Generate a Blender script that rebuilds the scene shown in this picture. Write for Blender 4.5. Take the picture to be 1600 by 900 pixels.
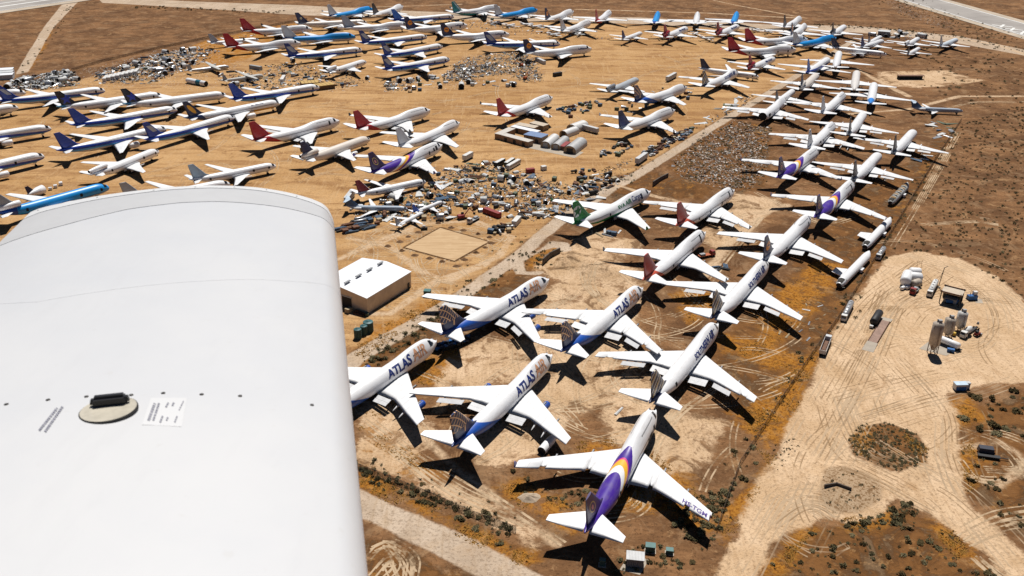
import bpy, bmesh, math, random
import numpy as np
from mathutils import Vector, Matrix

random.seed(7); RNG = np.random.default_rng(7)
R = math.radians
scene = bpy.context.scene
col = scene.collection
for o in list(bpy.data.objects):
    bpy.data.objects.remove(o)

# ------------------------------------------------------------------ camera
PITCH, ROLL, HGT, FPX = 0.45808932, 0.0059628, 178.093634, 1430.27936
_fw = Vector((0, math.cos(PITCH), -math.sin(PITCH)))
_rt = Vector((1, 0, 0)); _up = _rt.cross(_fw)
_r2 = math.cos(ROLL) * _rt + math.sin(ROLL) * _up
_u2 = -math.sin(ROLL) * _rt + math.cos(ROLL) * _up
CAMPOS = Vector((0, 0, HGT))
cam_d = bpy.data.cameras.new('camera'); cam = bpy.data.objects.new('camera', cam_d)
col.objects.link(cam); scene.camera = cam
cam_d.sensor_width = 36; cam_d.lens = FPX / 1600 * 36
cam_d.clip_start = 0.05; cam_d.clip_end = 30000
cam.matrix_world = Matrix(((_r2.x, _u2.x, -_fw.x, 0), (_r2.y, _u2.y, -_fw.y, 0),
                           (_r2.z, _u2.z, -_fw.z, HGT), (0, 0, 0, 1)))
cam_d.dof.use_dof = True; cam_d.dof.focus_distance = 450; cam_d.dof.aperture_fstop = 11

# ------------------------------------------------------------------ light
SUN_AZ, SUN_EL = 9.0, 63.0
w = bpy.data.worlds.new('World'); scene.world = w; w.use_nodes = True
nt = w.node_tree; nt.nodes.clear()
sky = nt.nodes.new('ShaderNodeTexSky'); sky.sky_type = 'NISHITA'; sky.sun_disc = False
sky.sun_elevation = R(SUN_EL); sky.sun_rotation = R(SUN_AZ); sky.altitude = 2500; sky.air_density = 0.55; sky.dust_density = 0.3
bg = nt.nodes.new('ShaderNodeBackground'); bg.inputs[1].default_value = 0.05
wo = nt.nodes.new('ShaderNodeOutputWorld')
nt.links.new(sky.outputs[0], bg.inputs[0]); nt.links.new(bg.outputs[0], wo.inputs[0])
sl = bpy.data.lights.new('sun', 'SUN'); sl.energy = 5.0; sl.angle = R(0.53); sl.color = (1, 0.965, 0.91)
so = bpy.data.objects.new('sun', sl); col.objects.link(so)
sd_ = Vector((math.sin(R(SUN_AZ)) * math.cos(R(SUN_EL)), math.cos(R(SUN_AZ)) * math.cos(R(SUN_EL)), math.sin(R(SUN_EL))))
so.rotation_euler = sd_.to_track_quat('Z', 'Y').to_euler()
so.location = (0, 0, 600)
scene.view_settings.view_transform = 'Standard'; scene.view_settings.look = 'None'
scene.view_settings.exposure = 0.06; scene.view_settings.gamma = 1
scene.render.resolution_x = 1024; scene.render.resolution_y = 576
scene.cycles.max_bounces = 6; scene.cycles.diffuse_bounces = 1; scene.cycles.transparent_max_bounces = 8

# ------------------------------------------------------------------ survey helper: a sight line from the survey point to height z
def at(px, py, z=0.0):
    d = _fw + ((px - 800) / FPX) * _r2 - ((py - 450) / FPX) * _u2
    t = (z - HGT) / d.z
    return CAMPOS + d * t

# ------------------------------------------------------------------ helpers
def link(name, me, mats=(), parent=None):
    o = bpy.data.objects.new(name, me); col.objects.link(o)
    if parent is not None: o.parent = parent
    for m in mats:
        if m.name not in [x.name for x in me.materials if x]: me.materials.append(m)
    return o
def tag(o, label=None, cat=None, group=None, kind=None):
    if label: o['label'] = label
    if cat: o['category'] = cat
    if group: o['group'] = group
    if kind: o['kind'] = kind
    return o
def empty(name, loc, rz=0.0, scale=1.0):
    o = bpy.data.objects.new(name, None); col.objects.link(o)
    o.location = loc; o.rotation_euler = (0, 0, rz); o.scale = (scale,) * 3
    o.empty_display_size = 0.5
    return o
def copy_tree(o, parent=None):
    c = o.copy(); col.objects.link(c)
    if parent is not None: c.parent = parent
    for ch in o.children: copy_tree(ch, c)
    return c

class MB:
    """collects verts / faces / material indices, builds one mesh"""
    def __init__(s): s.v = []; s.f = []; s.mi = []; s.sm = []
    def add(s, verts, faces, mi=0, smooth=False):
        b = len(s.v); s.v += [tuple(p) for p in verts]
        for f in faces: s.f.append(tuple(i + b for i in f)); s.mi.append(mi); s.sm.append(smooth)
    def box(s, c, d, rz=0, mi=0, taper=1.0, M=None):
        x, y, z = d[0] / 2, d[1] / 2, d[2] / 2
        vs = []
        for sz, k in ((-z, 1), (z, taper)):
            for sx, sy in ((-x, -y), (x, -y), (x, y), (-x, y)): vs.append(Vector((sx * k, sy * k, sz)))
        m = M if M is not None else Matrix.Rotation(rz, 3, 'Z')
        vs = [m @ v + Vector(c) for v in vs]
        s.add(vs, [(3, 2, 1, 0), (4, 5, 6, 7), (0, 1, 5, 4), (1, 2, 6, 5), (2, 3, 7, 6), (3, 0, 4, 7)], mi)
    def cyl(s, a, b, r0, r1=None, n=12, mi=0, caps=(True, True), smooth=True, mic=None):
        a = Vector(a); b = Vector(b); r1 = r0 if r1 is None else r1
        d = (b - a).normalized(); u = d.orthogonal().normalized(); v = d.cross(u)
        vs = []
        for p, r in ((a, r0), (b, r1)):
            for i in range(n):
                t = 2 * math.pi * i / n; vs.append(p + r * (math.cos(t) * u + math.sin(t) * v))
        s.add(vs, [(i, (i + 1) % n, n + (i + 1) % n, n + i) for i in range(n)], mi, smooth)
        mc = mi if mic is None else mic
        if caps[0]: s.add(vs[:n], [tuple(range(n - 1, -1, -1))], mc)
        if caps[1]: s.add(vs[n:], [tuple(range(n))], mc)
    def lathe(s, a, axis, prof, n=14, mi=0, smooth=True):
        """prof: list of (t along axis, radius)"""
        a = Vector(a); d = Vector(axis).normalized(); u = d.orthogonal().normalized(); v = d.cross(u)
        vs = []
        for t, r in prof:
            for i in range(n):
                an = 2 * math.pi * i / n; vs.append(a + d * t + r * (math.cos(an) * u + math.sin(an) * v))
        fs = []
        for k in range(len(prof) - 1):
            for i in range(n):
                fs.append((k * n + i, k * n + (i + 1) % n, (k + 1) * n + (i + 1) % n, (k + 1) * n + i))
        s.add(vs, fs, mi, smooth)
    def mesh(s, name):
        me = bpy.data.meshes.new(name); me.from_pydata(s.v, [], s.f); me.update()
        if s.f:
            me.polygons.foreach_set('material_index', s.mi); me.polygons.foreach_set('use_smooth', s.sm)
        return me
    def obj(s, name, mats, parent=None, loc=None, rz=None):
        me = s.mesh(name)
        for m in mats: me.materials.append(m)
        o = bpy.data.objects.new(name, me); col.objects.link(o)
        if parent is not None: o.parent = parent
        if loc is not None: o.location = loc
        if rz is not None: o.rotation_euler = (0, 0, rz)
        return o

# ------------------------------------------------------------------ node helper
class NT:
    def __init__(s, name):
        s.m = bpy.data.materials.new(name); s.m.use_nodes = True
        s.t = s.m.node_tree; s.t.nodes.clear()
        s.out = s.t.nodes.new('ShaderNodeOutputMaterial')
        s.b = s.t.nodes.new('ShaderNodeBsdfPrincipled'); s.link(s.b.outputs[0], s.out.inputs[0])
        s._co = None
    def link(s, a, b): s.t.links.new(a, b)
    def put(s, inp, v):
        if hasattr(v, 'is_output') or isinstance(v, bpy.types.NodeSocket): s.link(v, inp)
        else: inp.default_value = v
    def math(s, op, a, b=None, c=None, clamp=False):
        n = s.t.nodes.new('ShaderNodeMath'); n.operation = op; n.use_clamp = clamp
        s.put(n.inputs[0], a)
        if b is not None: s.put(n.inputs[1], b)
        if c is not None: s.put(n.inputs[2], c)
        return n.outputs[0]
    def add(s, a, b): return s.math('ADD', a, b)
    def sub(s, a, b): return s.math('SUBTRACT', a, b)
    def mul(s, a, b): return s.math('MULTIPLY', a, b)
    def gt(s, a, b): return s.math('GREATER_THAN', a, b)
    def lt(s, a, b): return s.math('LESS_THAN', a, b)
    def mn(s, a, b): return s.math('MINIMUM', a, b)
    def mx(s, a, b): return s.math('MAXIMUM', a, b)
    def rng(s, v, a, b, c=0.0, d=1.0):
        n = s.t.nodes.new('ShaderNodeMapRange'); n.clamp = True; n.interpolation_type = 'SMOOTHSTEP'
        s.put(n.inputs[0], v); n.inputs[1].default_value = a; n.inputs[2].default_value = b
        n.inputs[3].default_value = c; n.inputs[4].default_value = d
        return n.outputs[0]
    def mix(s, f, a, b, mode='MIX'):
        n = s.t.nodes.new('ShaderNodeMix'); n.data_type = 'RGBA'; n.blend_type = mode
        s.put(n.inputs[0], f)
        for i, v in ((6, a), (7, b)):
            if isinstance(v, (tuple, list)): v = tuple(v) + ((1,) if len(v) == 3 else ())
            s.put(n.inputs[i], v)
        return n.outputs[2]
    def obco(s):
        if s._co is None:
            n = s.t.nodes.new('ShaderNodeTexCoord'); s._co = n.outputs['Object']
            x = s.t.nodes.new('ShaderNodeSeparateXYZ'); s.link(s._co, x.inputs[0]); s.xyz = x.outputs
        return s._co
    def noise(s, vec, scale, detail=3, rough=0.55, dist=0.0):
        n = s.t.nodes.new('ShaderNodeTexNoise'); n.inputs['Scale'].default_value = scale
        n.inputs['Detail'].default_value = detail; n.inputs['Roughness'].default_value = rough
        n.inputs['Distortion'].default_value = dist
        s.link(vec, n.inputs['Vector']); return n.outputs[0]
    def map(s, vec, scale=(1, 1, 1), rot=(0, 0, 0)):
        n = s.t.nodes.new('ShaderNodeMapping'); n.inputs['Scale'].default_value = scale
        n.inputs['Rotation'].default_value = rot; s.link(vec, n.inputs['Vector']); return n.outputs[0]
    def attr(s, name, out='Fac'):
        n = s.t.nodes.new('ShaderNodeAttribute'); n.attribute_name = name; return n.outputs[out]
    def done(s, colr, rough=0.5, metal=0.0, spec=None, bump=None):
        if isinstance(colr, (tuple, list)): colr = tuple(colr) + ((1,) if len(colr) == 3 else ())
        s.put(s.b.inputs['Base Color'], colr); s.put(s.b.inputs['Roughness'], rough); s.put(s.b.inputs['Metallic'], metal)
        if spec is not None: s.put(s.b.inputs['Specular IOR Level'], spec)
        if bump is not None:
            n = s.t.nodes.new('ShaderNodeBump'); n.inputs['Strength'].default_value = bump[1]; n.inputs['Distance'].default_value = bump[2]
            s.link(bump[0], n.inputs['Height']); s.link(n.outputs[0], s.b.inputs['Normal'])
        return s.m

_matc = {}
def plain(name, c, rough=0.55, metal=0.0, var=0.25, scale=0.6, spec=0.4):
    """a simple surface with procedural grime"""
    if name in _matc: return _matc[name]
    n = NT(name); co = n.obco()
    a = n.noise(co, scale, 4, 0.65); b = n.noise(co, scale * 7, 2)
    f = n.rng(n.add(n.mul(a, 0.7), n.mul(b, 0.3)), 0.3, 0.7)
    cd = tuple(x * (1 - var) for x in c)
    _matc[name] = n.done(n.mix(f, cd, c), rough, metal, spec)
    return _matc[name]

WHITE = (0.80, 0.80, 0.81)
def paint(name, base=WHITE, zones=(), rough=0.38, grime=0.10, win=None):
    """aircraft paint: base + hard-edged livery zones in the part's own coordinates + streaky grime"""
    if name in _matc: return _matc[name]
    n = NT(name); co = n.obco(); x, y, z = n.xyz[0], n.xyz[1], n.xyz[2]
    c = tuple(base) + (1,)
    if win:   # row of cabin windows: z height, x0, x1
        for (wz, x0, x1) in win:
            m = n.lt(n.math('ABSOLUTE', n.sub(z, wz)), 0.19)
            m = n.mul(m, n.mul(n.gt(x, x0), n.lt(x, x1)))
            fr = n.math('FRACT', n.mul(x, 1 / 0.56))
            m = n.mul(m, n.lt(fr, 0.62))
            c = n.mix(m, c, (0.035, 0.04, 0.05))
    for fn, zc in zones: c = n.mix(fn(n, x, y, z), c, zc)
    st = n.noise(n.map(co, (0.25, 0.25, 1.6)), 1.1, 4, 0.65)
    f = n.mul(n.rng(st, 0.42, 0.78), grime * 2.2)
    c = n.mix(f, c, (0.30, 0.26, 0.21))
    _matc[name] = n.done(c, rough, 0.0, 0.45)
    return _matc[name]
# zone masks
def behind(c, k): return lambda n, x, y, z: n.lt(n.add(x, n.mul(z, k)), c)          # x + k z < c
def below(c, k=0.0): return lambda n, x, y, z: n.lt(n.add(z, n.mul(x, k)), c)
def band(lo, hi, k=0.0, x0=-99, x1=99):
    def f(n, x, y, z):
        q = n.add(z, n.mul(x, k)); return n.mul(n.mul(n.gt(q, lo), n.lt(q, hi)), n.mul(n.gt(x, x0), n.lt(x, x1)))
    return f
def disc(cx, cz, r): 
    def f(n, x, y, z):
        a = n.sub(x, cx); b = n.sub(z, cz); return n.lt(n.add(n.mul(a, a), n.mul(b, b)), r * r)
    return f
def ring(cx, cz, r0, r1):
    def f(n, x, y, z):
        a = n.sub(x, cx); b = n.sub(z, cz); q = n.add(n.mul(a, a), n.mul(b, b)); return n.mul(n.lt(q, r1 * r1), n.gt(q, r0 * r0))
    return f
def oval(cx, cz, rx, rz, sl=0.0):
    def f(n, x, y, z):
        b = n.sub(z, cz); a = n.add(n.sub(x, cx), n.mul(b, sl)); a = n.mul(a, 1 / rx); b = n.mul(b, 1 / rz)
        return n.lt(n.add(n.mul(a, a), n.mul(b, b)), 1.0)
    return f
def both(f1, f2): return lambda n, x, y, z: n.mul(f1(n, x, y, z), f2(n, x, y, z))
def lattice(cx, cz, sp, wd, z0):
    def f(n, x, y, z):
        a = n.sub(x, cx); b = n.sub(z, cz)
        p = n.math('ABSOLUTE', n.sub(n.math('FRACT', n.mul(n.add(a, n.add(b, n.mul(n.mul(a, a), 0.06))), 1 / sp)), 0.5))
        q = n.math('ABSOLUTE', n.sub(n.math('FRACT', n.mul(n.sub(n.mul(a, 1.7), n.sub(b, n.mul(n.mul(a, a), 0.05))), 1 / sp)), 0.5))
        return n.mul(n.lt(n.mn(p, q), wd), n.gt(z, z0))
    return f
def arcs(cx, cz, r0, sp, wd):
    def f(n, x, y, z):
        a = n.sub(x, cx); b = n.sub(z, cz); q = n.math('SQRT', n.add(n.mul(a, a), n.mul(b, b)))
        return n.mul(n.lt(n.math('FRACT', n.mul(n.sub(q, r0), 1 / sp)), wd), n.gt(q, r0))
    return f
def star(cx, cz, r):
    def f(n, x, y, z):
        a = n.sub(x, cx); b = n.sub(z, cz)
        m = None
        for k in range(5):
            t = R(90 + 72 * k); q = n.add(n.mul(a, math.cos(t)), n.mul(b, math.sin(t)))
            s_ = n.lt(q, r * 0.42); m = s_ if m is None else n.add(m, s_)
        return n.gt(m, 3.5)
    return f

# ------------------------------------------------------------------ ground
STEP = 2.0
gx = np.concatenate([[-9000, -5000, -2600, -1500, -1000], np.arange(-800, 801, STEP), [1000, 1500, 2600, 5000, 9000]])
gy = np.concatenate([[-3000, -1200, -500, -150, 0, 70], np.arange(130, 1351, STEP), [1450, 1700, 2200, 3500, 6000, 12000]])
GX, GY = np.meshgrid(gx, gy); PX = GX.ravel(); PY = GY.ravel()
def poly_px(pts): return np.array([at(*p).to_2d() for p in pts])
def sdist(poly, closed=True):
    """signed distance in metres (negative inside) from every ground point to a polygon"""
    d2 = np.full(PX.shape, 1e12); ins = np.zeros(PX.shape, bool); n = len(poly)
    for i in range(n if closed else n - 1):
        a = poly[i]; b = poly[(i + 1) % n]; e = b - a
        wx = PX - a[0]; wy = PY - a[1]
        t = np.clip((wx * e[0] + wy * e[1]) / max(e @ e, 1e-9), 0, 1)
        d2 = np.minimum(d2, (wx - t * e[0]) ** 2 + (wy - t * e[1]) ** 2)
        if closed:
            c1 = (a[1] <= PY) & (b[1] > PY); c2 = (b[1] <= PY) & (a[1] > PY)
            cr = e[0] * wy - e[1] * wx
            ins ^= (c1 & (cr > 0)) | (c2 & (cr < 0))
    d = np.sqrt(d2)
    return np.where(ins, -d, d) if closed else d
def union(polys): 
    d = np.full(PX.shape, 60.0)
    for p in polys: d = np.minimum(d, sdist(poly_px(p)))
    return np.clip(d, -60, 60)
def lines(ls):
    d = np.full(PX.shape, 60.0)
    for wd, p in ls: d = np.minimum(d, sdist(poly_px(p), False) - wd)
    return np.clip(d, -60, 60)

SAND = [[(-250, 260), (-80, 152), (0, 141), (120, 126), (330, 63), (480, 34), (650, 26), (900, 34), (1230, 50), (1290, 60),
         (1340, 85), (1240, 118), (1130, 182), (1000, 262), (870, 335), (800, 395), (700, 465), (545, 552), (500, 700), (200, 700), (-200, 420)],
        ]
PALE = [[(1105, 930), (1165, 800), (1215, 700), (1258, 620), (1295, 530), (1345, 450), (1385, 402), (1430, 392), (1500, 404), (1560, 432),
         (1600, 470), (1640, 520), (1640, 594), (1560, 600), (1480, 616), (1492, 640), (1497, 720), (1510, 780), (1560, 830), (1640, 900), (1640, 940),
         (1590, 925), (1540, 862), (1450, 803), (1400, 782), (1385, 800), (1330, 818), (1285, 812), (1235, 828), (1205, 850), (1180, 900), (1160, 940)],
        [(820, 480), (870, 440), (900, 470), (960, 400), (1010, 430), (985, 560), (920, 640), (860, 700), (800, 730), (760, 745), (740, 700), (800, 600)],
        [(940, 600), (1000, 560), (1060, 640), (1130, 660), (1110, 720), (1050, 740), (1010, 700), (950, 690)],
        [(690, 560), (760, 530), (830, 545), (820, 580), (720, 640), (680, 640)],
        [(560, 640), (640, 600), (680, 680), (640, 720), (700, 760), (860, 830), (830, 850), (700, 790), (560, 710)],
        [(1145, 300), (1220, 310), (1190, 350), (1120, 400), (1100, 360)],
        [(930, 360), (1000, 380), (950, 430), (900, 470), (870, 440), (830, 420), (850, 405)],
        [(1370, 112), (1480, 110), (1540, 128), (1440, 138), (1375, 134)]]
ISLAND = [[(1325, 690), (1345, 665), (1385, 662), (1430, 678), (1449, 705), (1445, 728), (1405, 738), (1365, 728), (1335, 712)]]
KNOLL = [[(1283, 755), (1290, 735), (1315, 730), (1350, 740), (1376, 762), (1374, 785), (1340, 803), (1300, 800), (1282, 785)]]
CONC = [[(505, 592), (545, 553), (700, 466), (800, 397), (870, 337), (1000, 263), (1132, 182), (1236, 120), (1330, 62), (1338, 64), (1246, 122),
         (1145, 185), (1016, 267), (890, 342), (822, 402), (724, 472), (572, 562), (530, 600)],
        [(822, 402), (862, 378), (890, 380), (894, 392), (880, 396), (868, 386), (846, 392), (818, 408), (822, 424), (850, 424), (846, 430), (806, 428), (796, 414)],
        [(150, -6), (300, 2), (470, 8), (620, 16), (900, 25), (1000, 27), (1200, 38), (1330, 40), (1400, 46), (1500, 56), (1640, 86), (1640, 94), (1490, 66), (1400, 55),
         (1330, 50), (1200, 48), (1000, 37), (900, 35), (640, 28), (480, 24), (380, 17), (280, 11), (160, 4)],
        [(105, -4), (128, -4), (84, 42), (62, 80), (44, 112), (24, 116), (40, 88), (70, 40)],
        [(540, 752), (575, 770), (720, 832), (880, 915), (780, 915), (640, 845), (574, 812), (540, 800)]]
DARK = [
        [(1040, 262), (1100, 205), (1150, 186), (1210, 196), (1200, 290), (1160, 305), (1080, 292)],
        [(1140, 510), (1240, 420), (1330, 300), (1440, 240), (1490, 195), (1470, 245), (1390, 390), (1290, 540), (1230, 640), (1200, 700), (1150, 640), (1120, 560)],
        [(560, 560), (640, 500), (760, 440), (830, 380), (840, 420), (780, 460), (690, 520), (600, 560), (560, 590)],
        [(1500, 640), (1640, 600), (1640, 870), (1580, 830), (1510, 770)],
        [(1190, 905), (1240, 832), (1290, 818), (1400, 790), (1450, 812), (1530, 870), (1570, 930), (1190, 930)],
        [(560, 735), (640, 760), (760, 830), (860, 880), (820, 872), (720, 825), (580, 765)],
        [(570, 840), (640, 860), (760, 915), (560, 930)],
        [(940, 278), (990, 268), (1040, 272), (1120, 300), (1100, 312), (1040, 308), (960, 312), (930, 300)],
        [(870, 400), (900, 395), (960, 425), (1010, 430), (960, 440), (880, 430)]]
GOLD = [[(565, 690), (640, 700), (700, 745), (680, 760), (600, 730)], [(560, 640), (620, 650), (610, 690), (562, 680)], [(620, 560), (700, 540), (740, 560), (690, 600), (640, 600)], [(900, 690), (960, 680), (960, 720), (900, 730)],
        [(1120, 520), (1180, 530), (1260, 560), (1230, 580), (1150, 560)], [(1050, 460), (1110, 440), (1130, 480), (1080, 500)], [(1500, 700), (1520, 690), (1530, 760), (1510, 770)], [(1440, 800), (1490, 830), (1530, 880), (1490, 870)], [(1290, 818), (1390, 792), (1400, 806), (1310, 832)], [(1325, 690), (1345, 668), (1360, 690), (1350, 722)],
        [(1205, 735), (1150, 650), (1260, 560), (1290, 530), (1255, 620), (1225, 690), (1180, 780), (1140, 850), (1100, 840)],
        [(555, 540), (640, 480), (665, 462), (690, 470), (600, 540), (560, 580)],
        [(570, 735), (700, 800), (850, 880), (820, 890), (700, 830), (560, 760)],
        [(1000, 690), (1080, 750), (1120, 830), (1060, 800), (960, 790), (970, 740)],
        [(800, 740), (900, 790), (900, 830), (820, 800), (780, 760)],
        [(1470, 620), (1540, 612), (1520, 650), (1500, 665)],
        [(1400, 668), (1449, 705), (1440, 730), (1420, 700)],
        [(1190, 905), (1240, 832), (1275, 822), (1240, 870), (1215, 930)],
        [(84, 46), (66, 80), (44, 112), (38, 110), (60, 70), (76, 46)],
        [(1180, 490), (1280, 400), (1320, 420), (1240, 520), (1180, 560)],
        [(300, 70), (420, 40), (470, 35), (480, 60), (330, 110)],
        [(830, 395), (872, 382), (880, 390), (838, 424), (820, 418)]]
PAD = [[(632, 387), (688, 356), (764, 378), (710, 408)]]
LITTER = [[(690, 265), (760, 250), (850, 275), (900, 300), (970, 255), (990, 262), (830, 345), (750, 345), (700, 320), (660, 300)],
          [(0, 142), (20, 120), (120, 110), (240, 80), (320, 68), (380, 100), (330, 145), (230, 134), (140, 142)],
          [(690, 112), (720, 88), (790, 76), (850, 84), (850, 125), (790, 122), (720, 138), (600, 145), (594, 120)],
          [(1040, 262), (1100, 205), (1150, 186), (1205, 198), (1195, 280), (1160, 300), (1080, 290)],
          [(380, 120), (440, 105), (560, 115), (560, 140), (420, 150)],
          [(1420, 5), (1500, 40), (1470, 44), (1400, 20), (1380, 0)]]
TRACK = [(1.2, [(560, 625), (620, 640), (700, 720), (800, 800), (870, 850)]), (1.0, [(1000, 720), (1010, 780), (1040, 700), (1060, 640)]),
         (1.6, [(545, 372), (610, 385), (650, 420), (700, 440), (780, 400), (800, 370), (740, 345), (660, 350), (600, 372)]),
         (2.0, [(530, 405), (560, 390), (640, 360)]), (2.0, [(550, 490), (610, 490), (680, 440), (760, 412)]),
         (2.5, [(1100, 430), (1140, 380), (1200, 330), (1230, 320)]), (2.0, [(1320, 178), (1420, 170), (1500, 150), (1600, 150)]),
         (1.2, [(1500, 700), (1560, 690), (1610, 720), (1560, 760), (1505, 740)]),
         (2.0, [(900, 14), (1100, 20), (1250, 28)]), (1.5, [(500, 14), (720, 6)]), (2.2, [(1470, 55), (1560, 70), (1610, 88)]),
         (2.5, [(1340, 110), (1380, 130), (1420, 150)]), (2.0, [(940, 285), (1040, 310), (1130, 330)]), (1.6, [(1115, 0), (1150, 8), (1260, 28)])]
MOUND = [(900, 408, 955, 428, 2.8, 8), (1062, 288, 1098, 298, 2.6, 9), (1300, 752, 1345, 765, 1.5, 10), (1350, 690, 1425, 705, 1.0, 12),
         (1360, 96, 1520, 96, 2.2, 6), (1330, 103, 1345, 118, 1.5, 6), (795, 735, 830, 730, 1.2, 5), (1560, 118, 1510, 140, 1.2, 8),
         (850, 376, 870, 372, 1.2, 5), (945, 300, 970, 296, 1.0, 6)]
def seg_gauss():
    h = np.zeros(PX.shape)
    for x0, y0, x1, y1, hh, rr in MOUND:
        d = sdist(poly_px([(x0, y0), (x1, y1)]), False); h = np.maximum(h, hh * np.exp(-(d / rr) ** 2))
    return h
_lf = sum(np.sin(PX * a + PY * b + c) for a, b, c in ((.013, .021, 1), (-.03, .017, 2), (.041, -.027, .4), (.07, .055, 3))) * 0.10
near = (np.abs(PX) < 820) & (PY > 100) & (PY < 1360)
dsand = union(SAND)
flat = np.clip((np.minimum(dsand, union(PALE)) + 2) / 12, 0, 1)
PZ = seg_gauss() + np.where(near, (_lf - 0.4) * flat * 0.6, -0.3 * 0)
PZ = np.maximum(PZ, -0.4)
nx, ny = len(gx), len(gy)
idx = np.arange(nx * ny).reshape(ny, nx)
quads = np.stack([idx[:-1, :-1], idx[:-1, 1:], idx[1:, 1:], idx[1:, :-1]], -1).reshape(-1, 4)
gme = bpy.data.meshes.new('ground')
gme.vertices.add(nx * ny); gme.vertices.foreach_set('co', np.stack([PX, PY, PZ], 1).astype(np.float32).ravel())
gme.loops.add(quads.size); gme.loops.foreach_set('vertex_index', quads.ravel().astype(np.int32))
gme.polygons.add(len(quads)); gme.polygons.foreach_set('loop_start', np.arange(0, quads.size, 4, dtype=np.int32))
gme.update(calc_edges=True)
gme.polygons.foreach_set('use_smooth', np.ones(len(quads), bool))
island = union(ISLAND); knoll = union(KNOLL)
pale = np.maximum(union(PALE[:1]), -np.minimum(island, knoll + 2)); mott = union(PALE[1:])
for nm, arr in (('sand', dsand), ('pale', pale), ('mott', mott), ('conc', union(CONC)), ('dark', np.minimum(union(DARK), island)),
                ('gold', union(GOLD)), ('pad', union(PAD)), ('litter', union(LITTER)), ('track', lines(TRACK)), ('knoll', knoll)):
    a = gme.attributes.new(nm, 'FLOAT', 'POINT'); a.data.foreach_set('value', arr.astype(np.float32))

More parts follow.
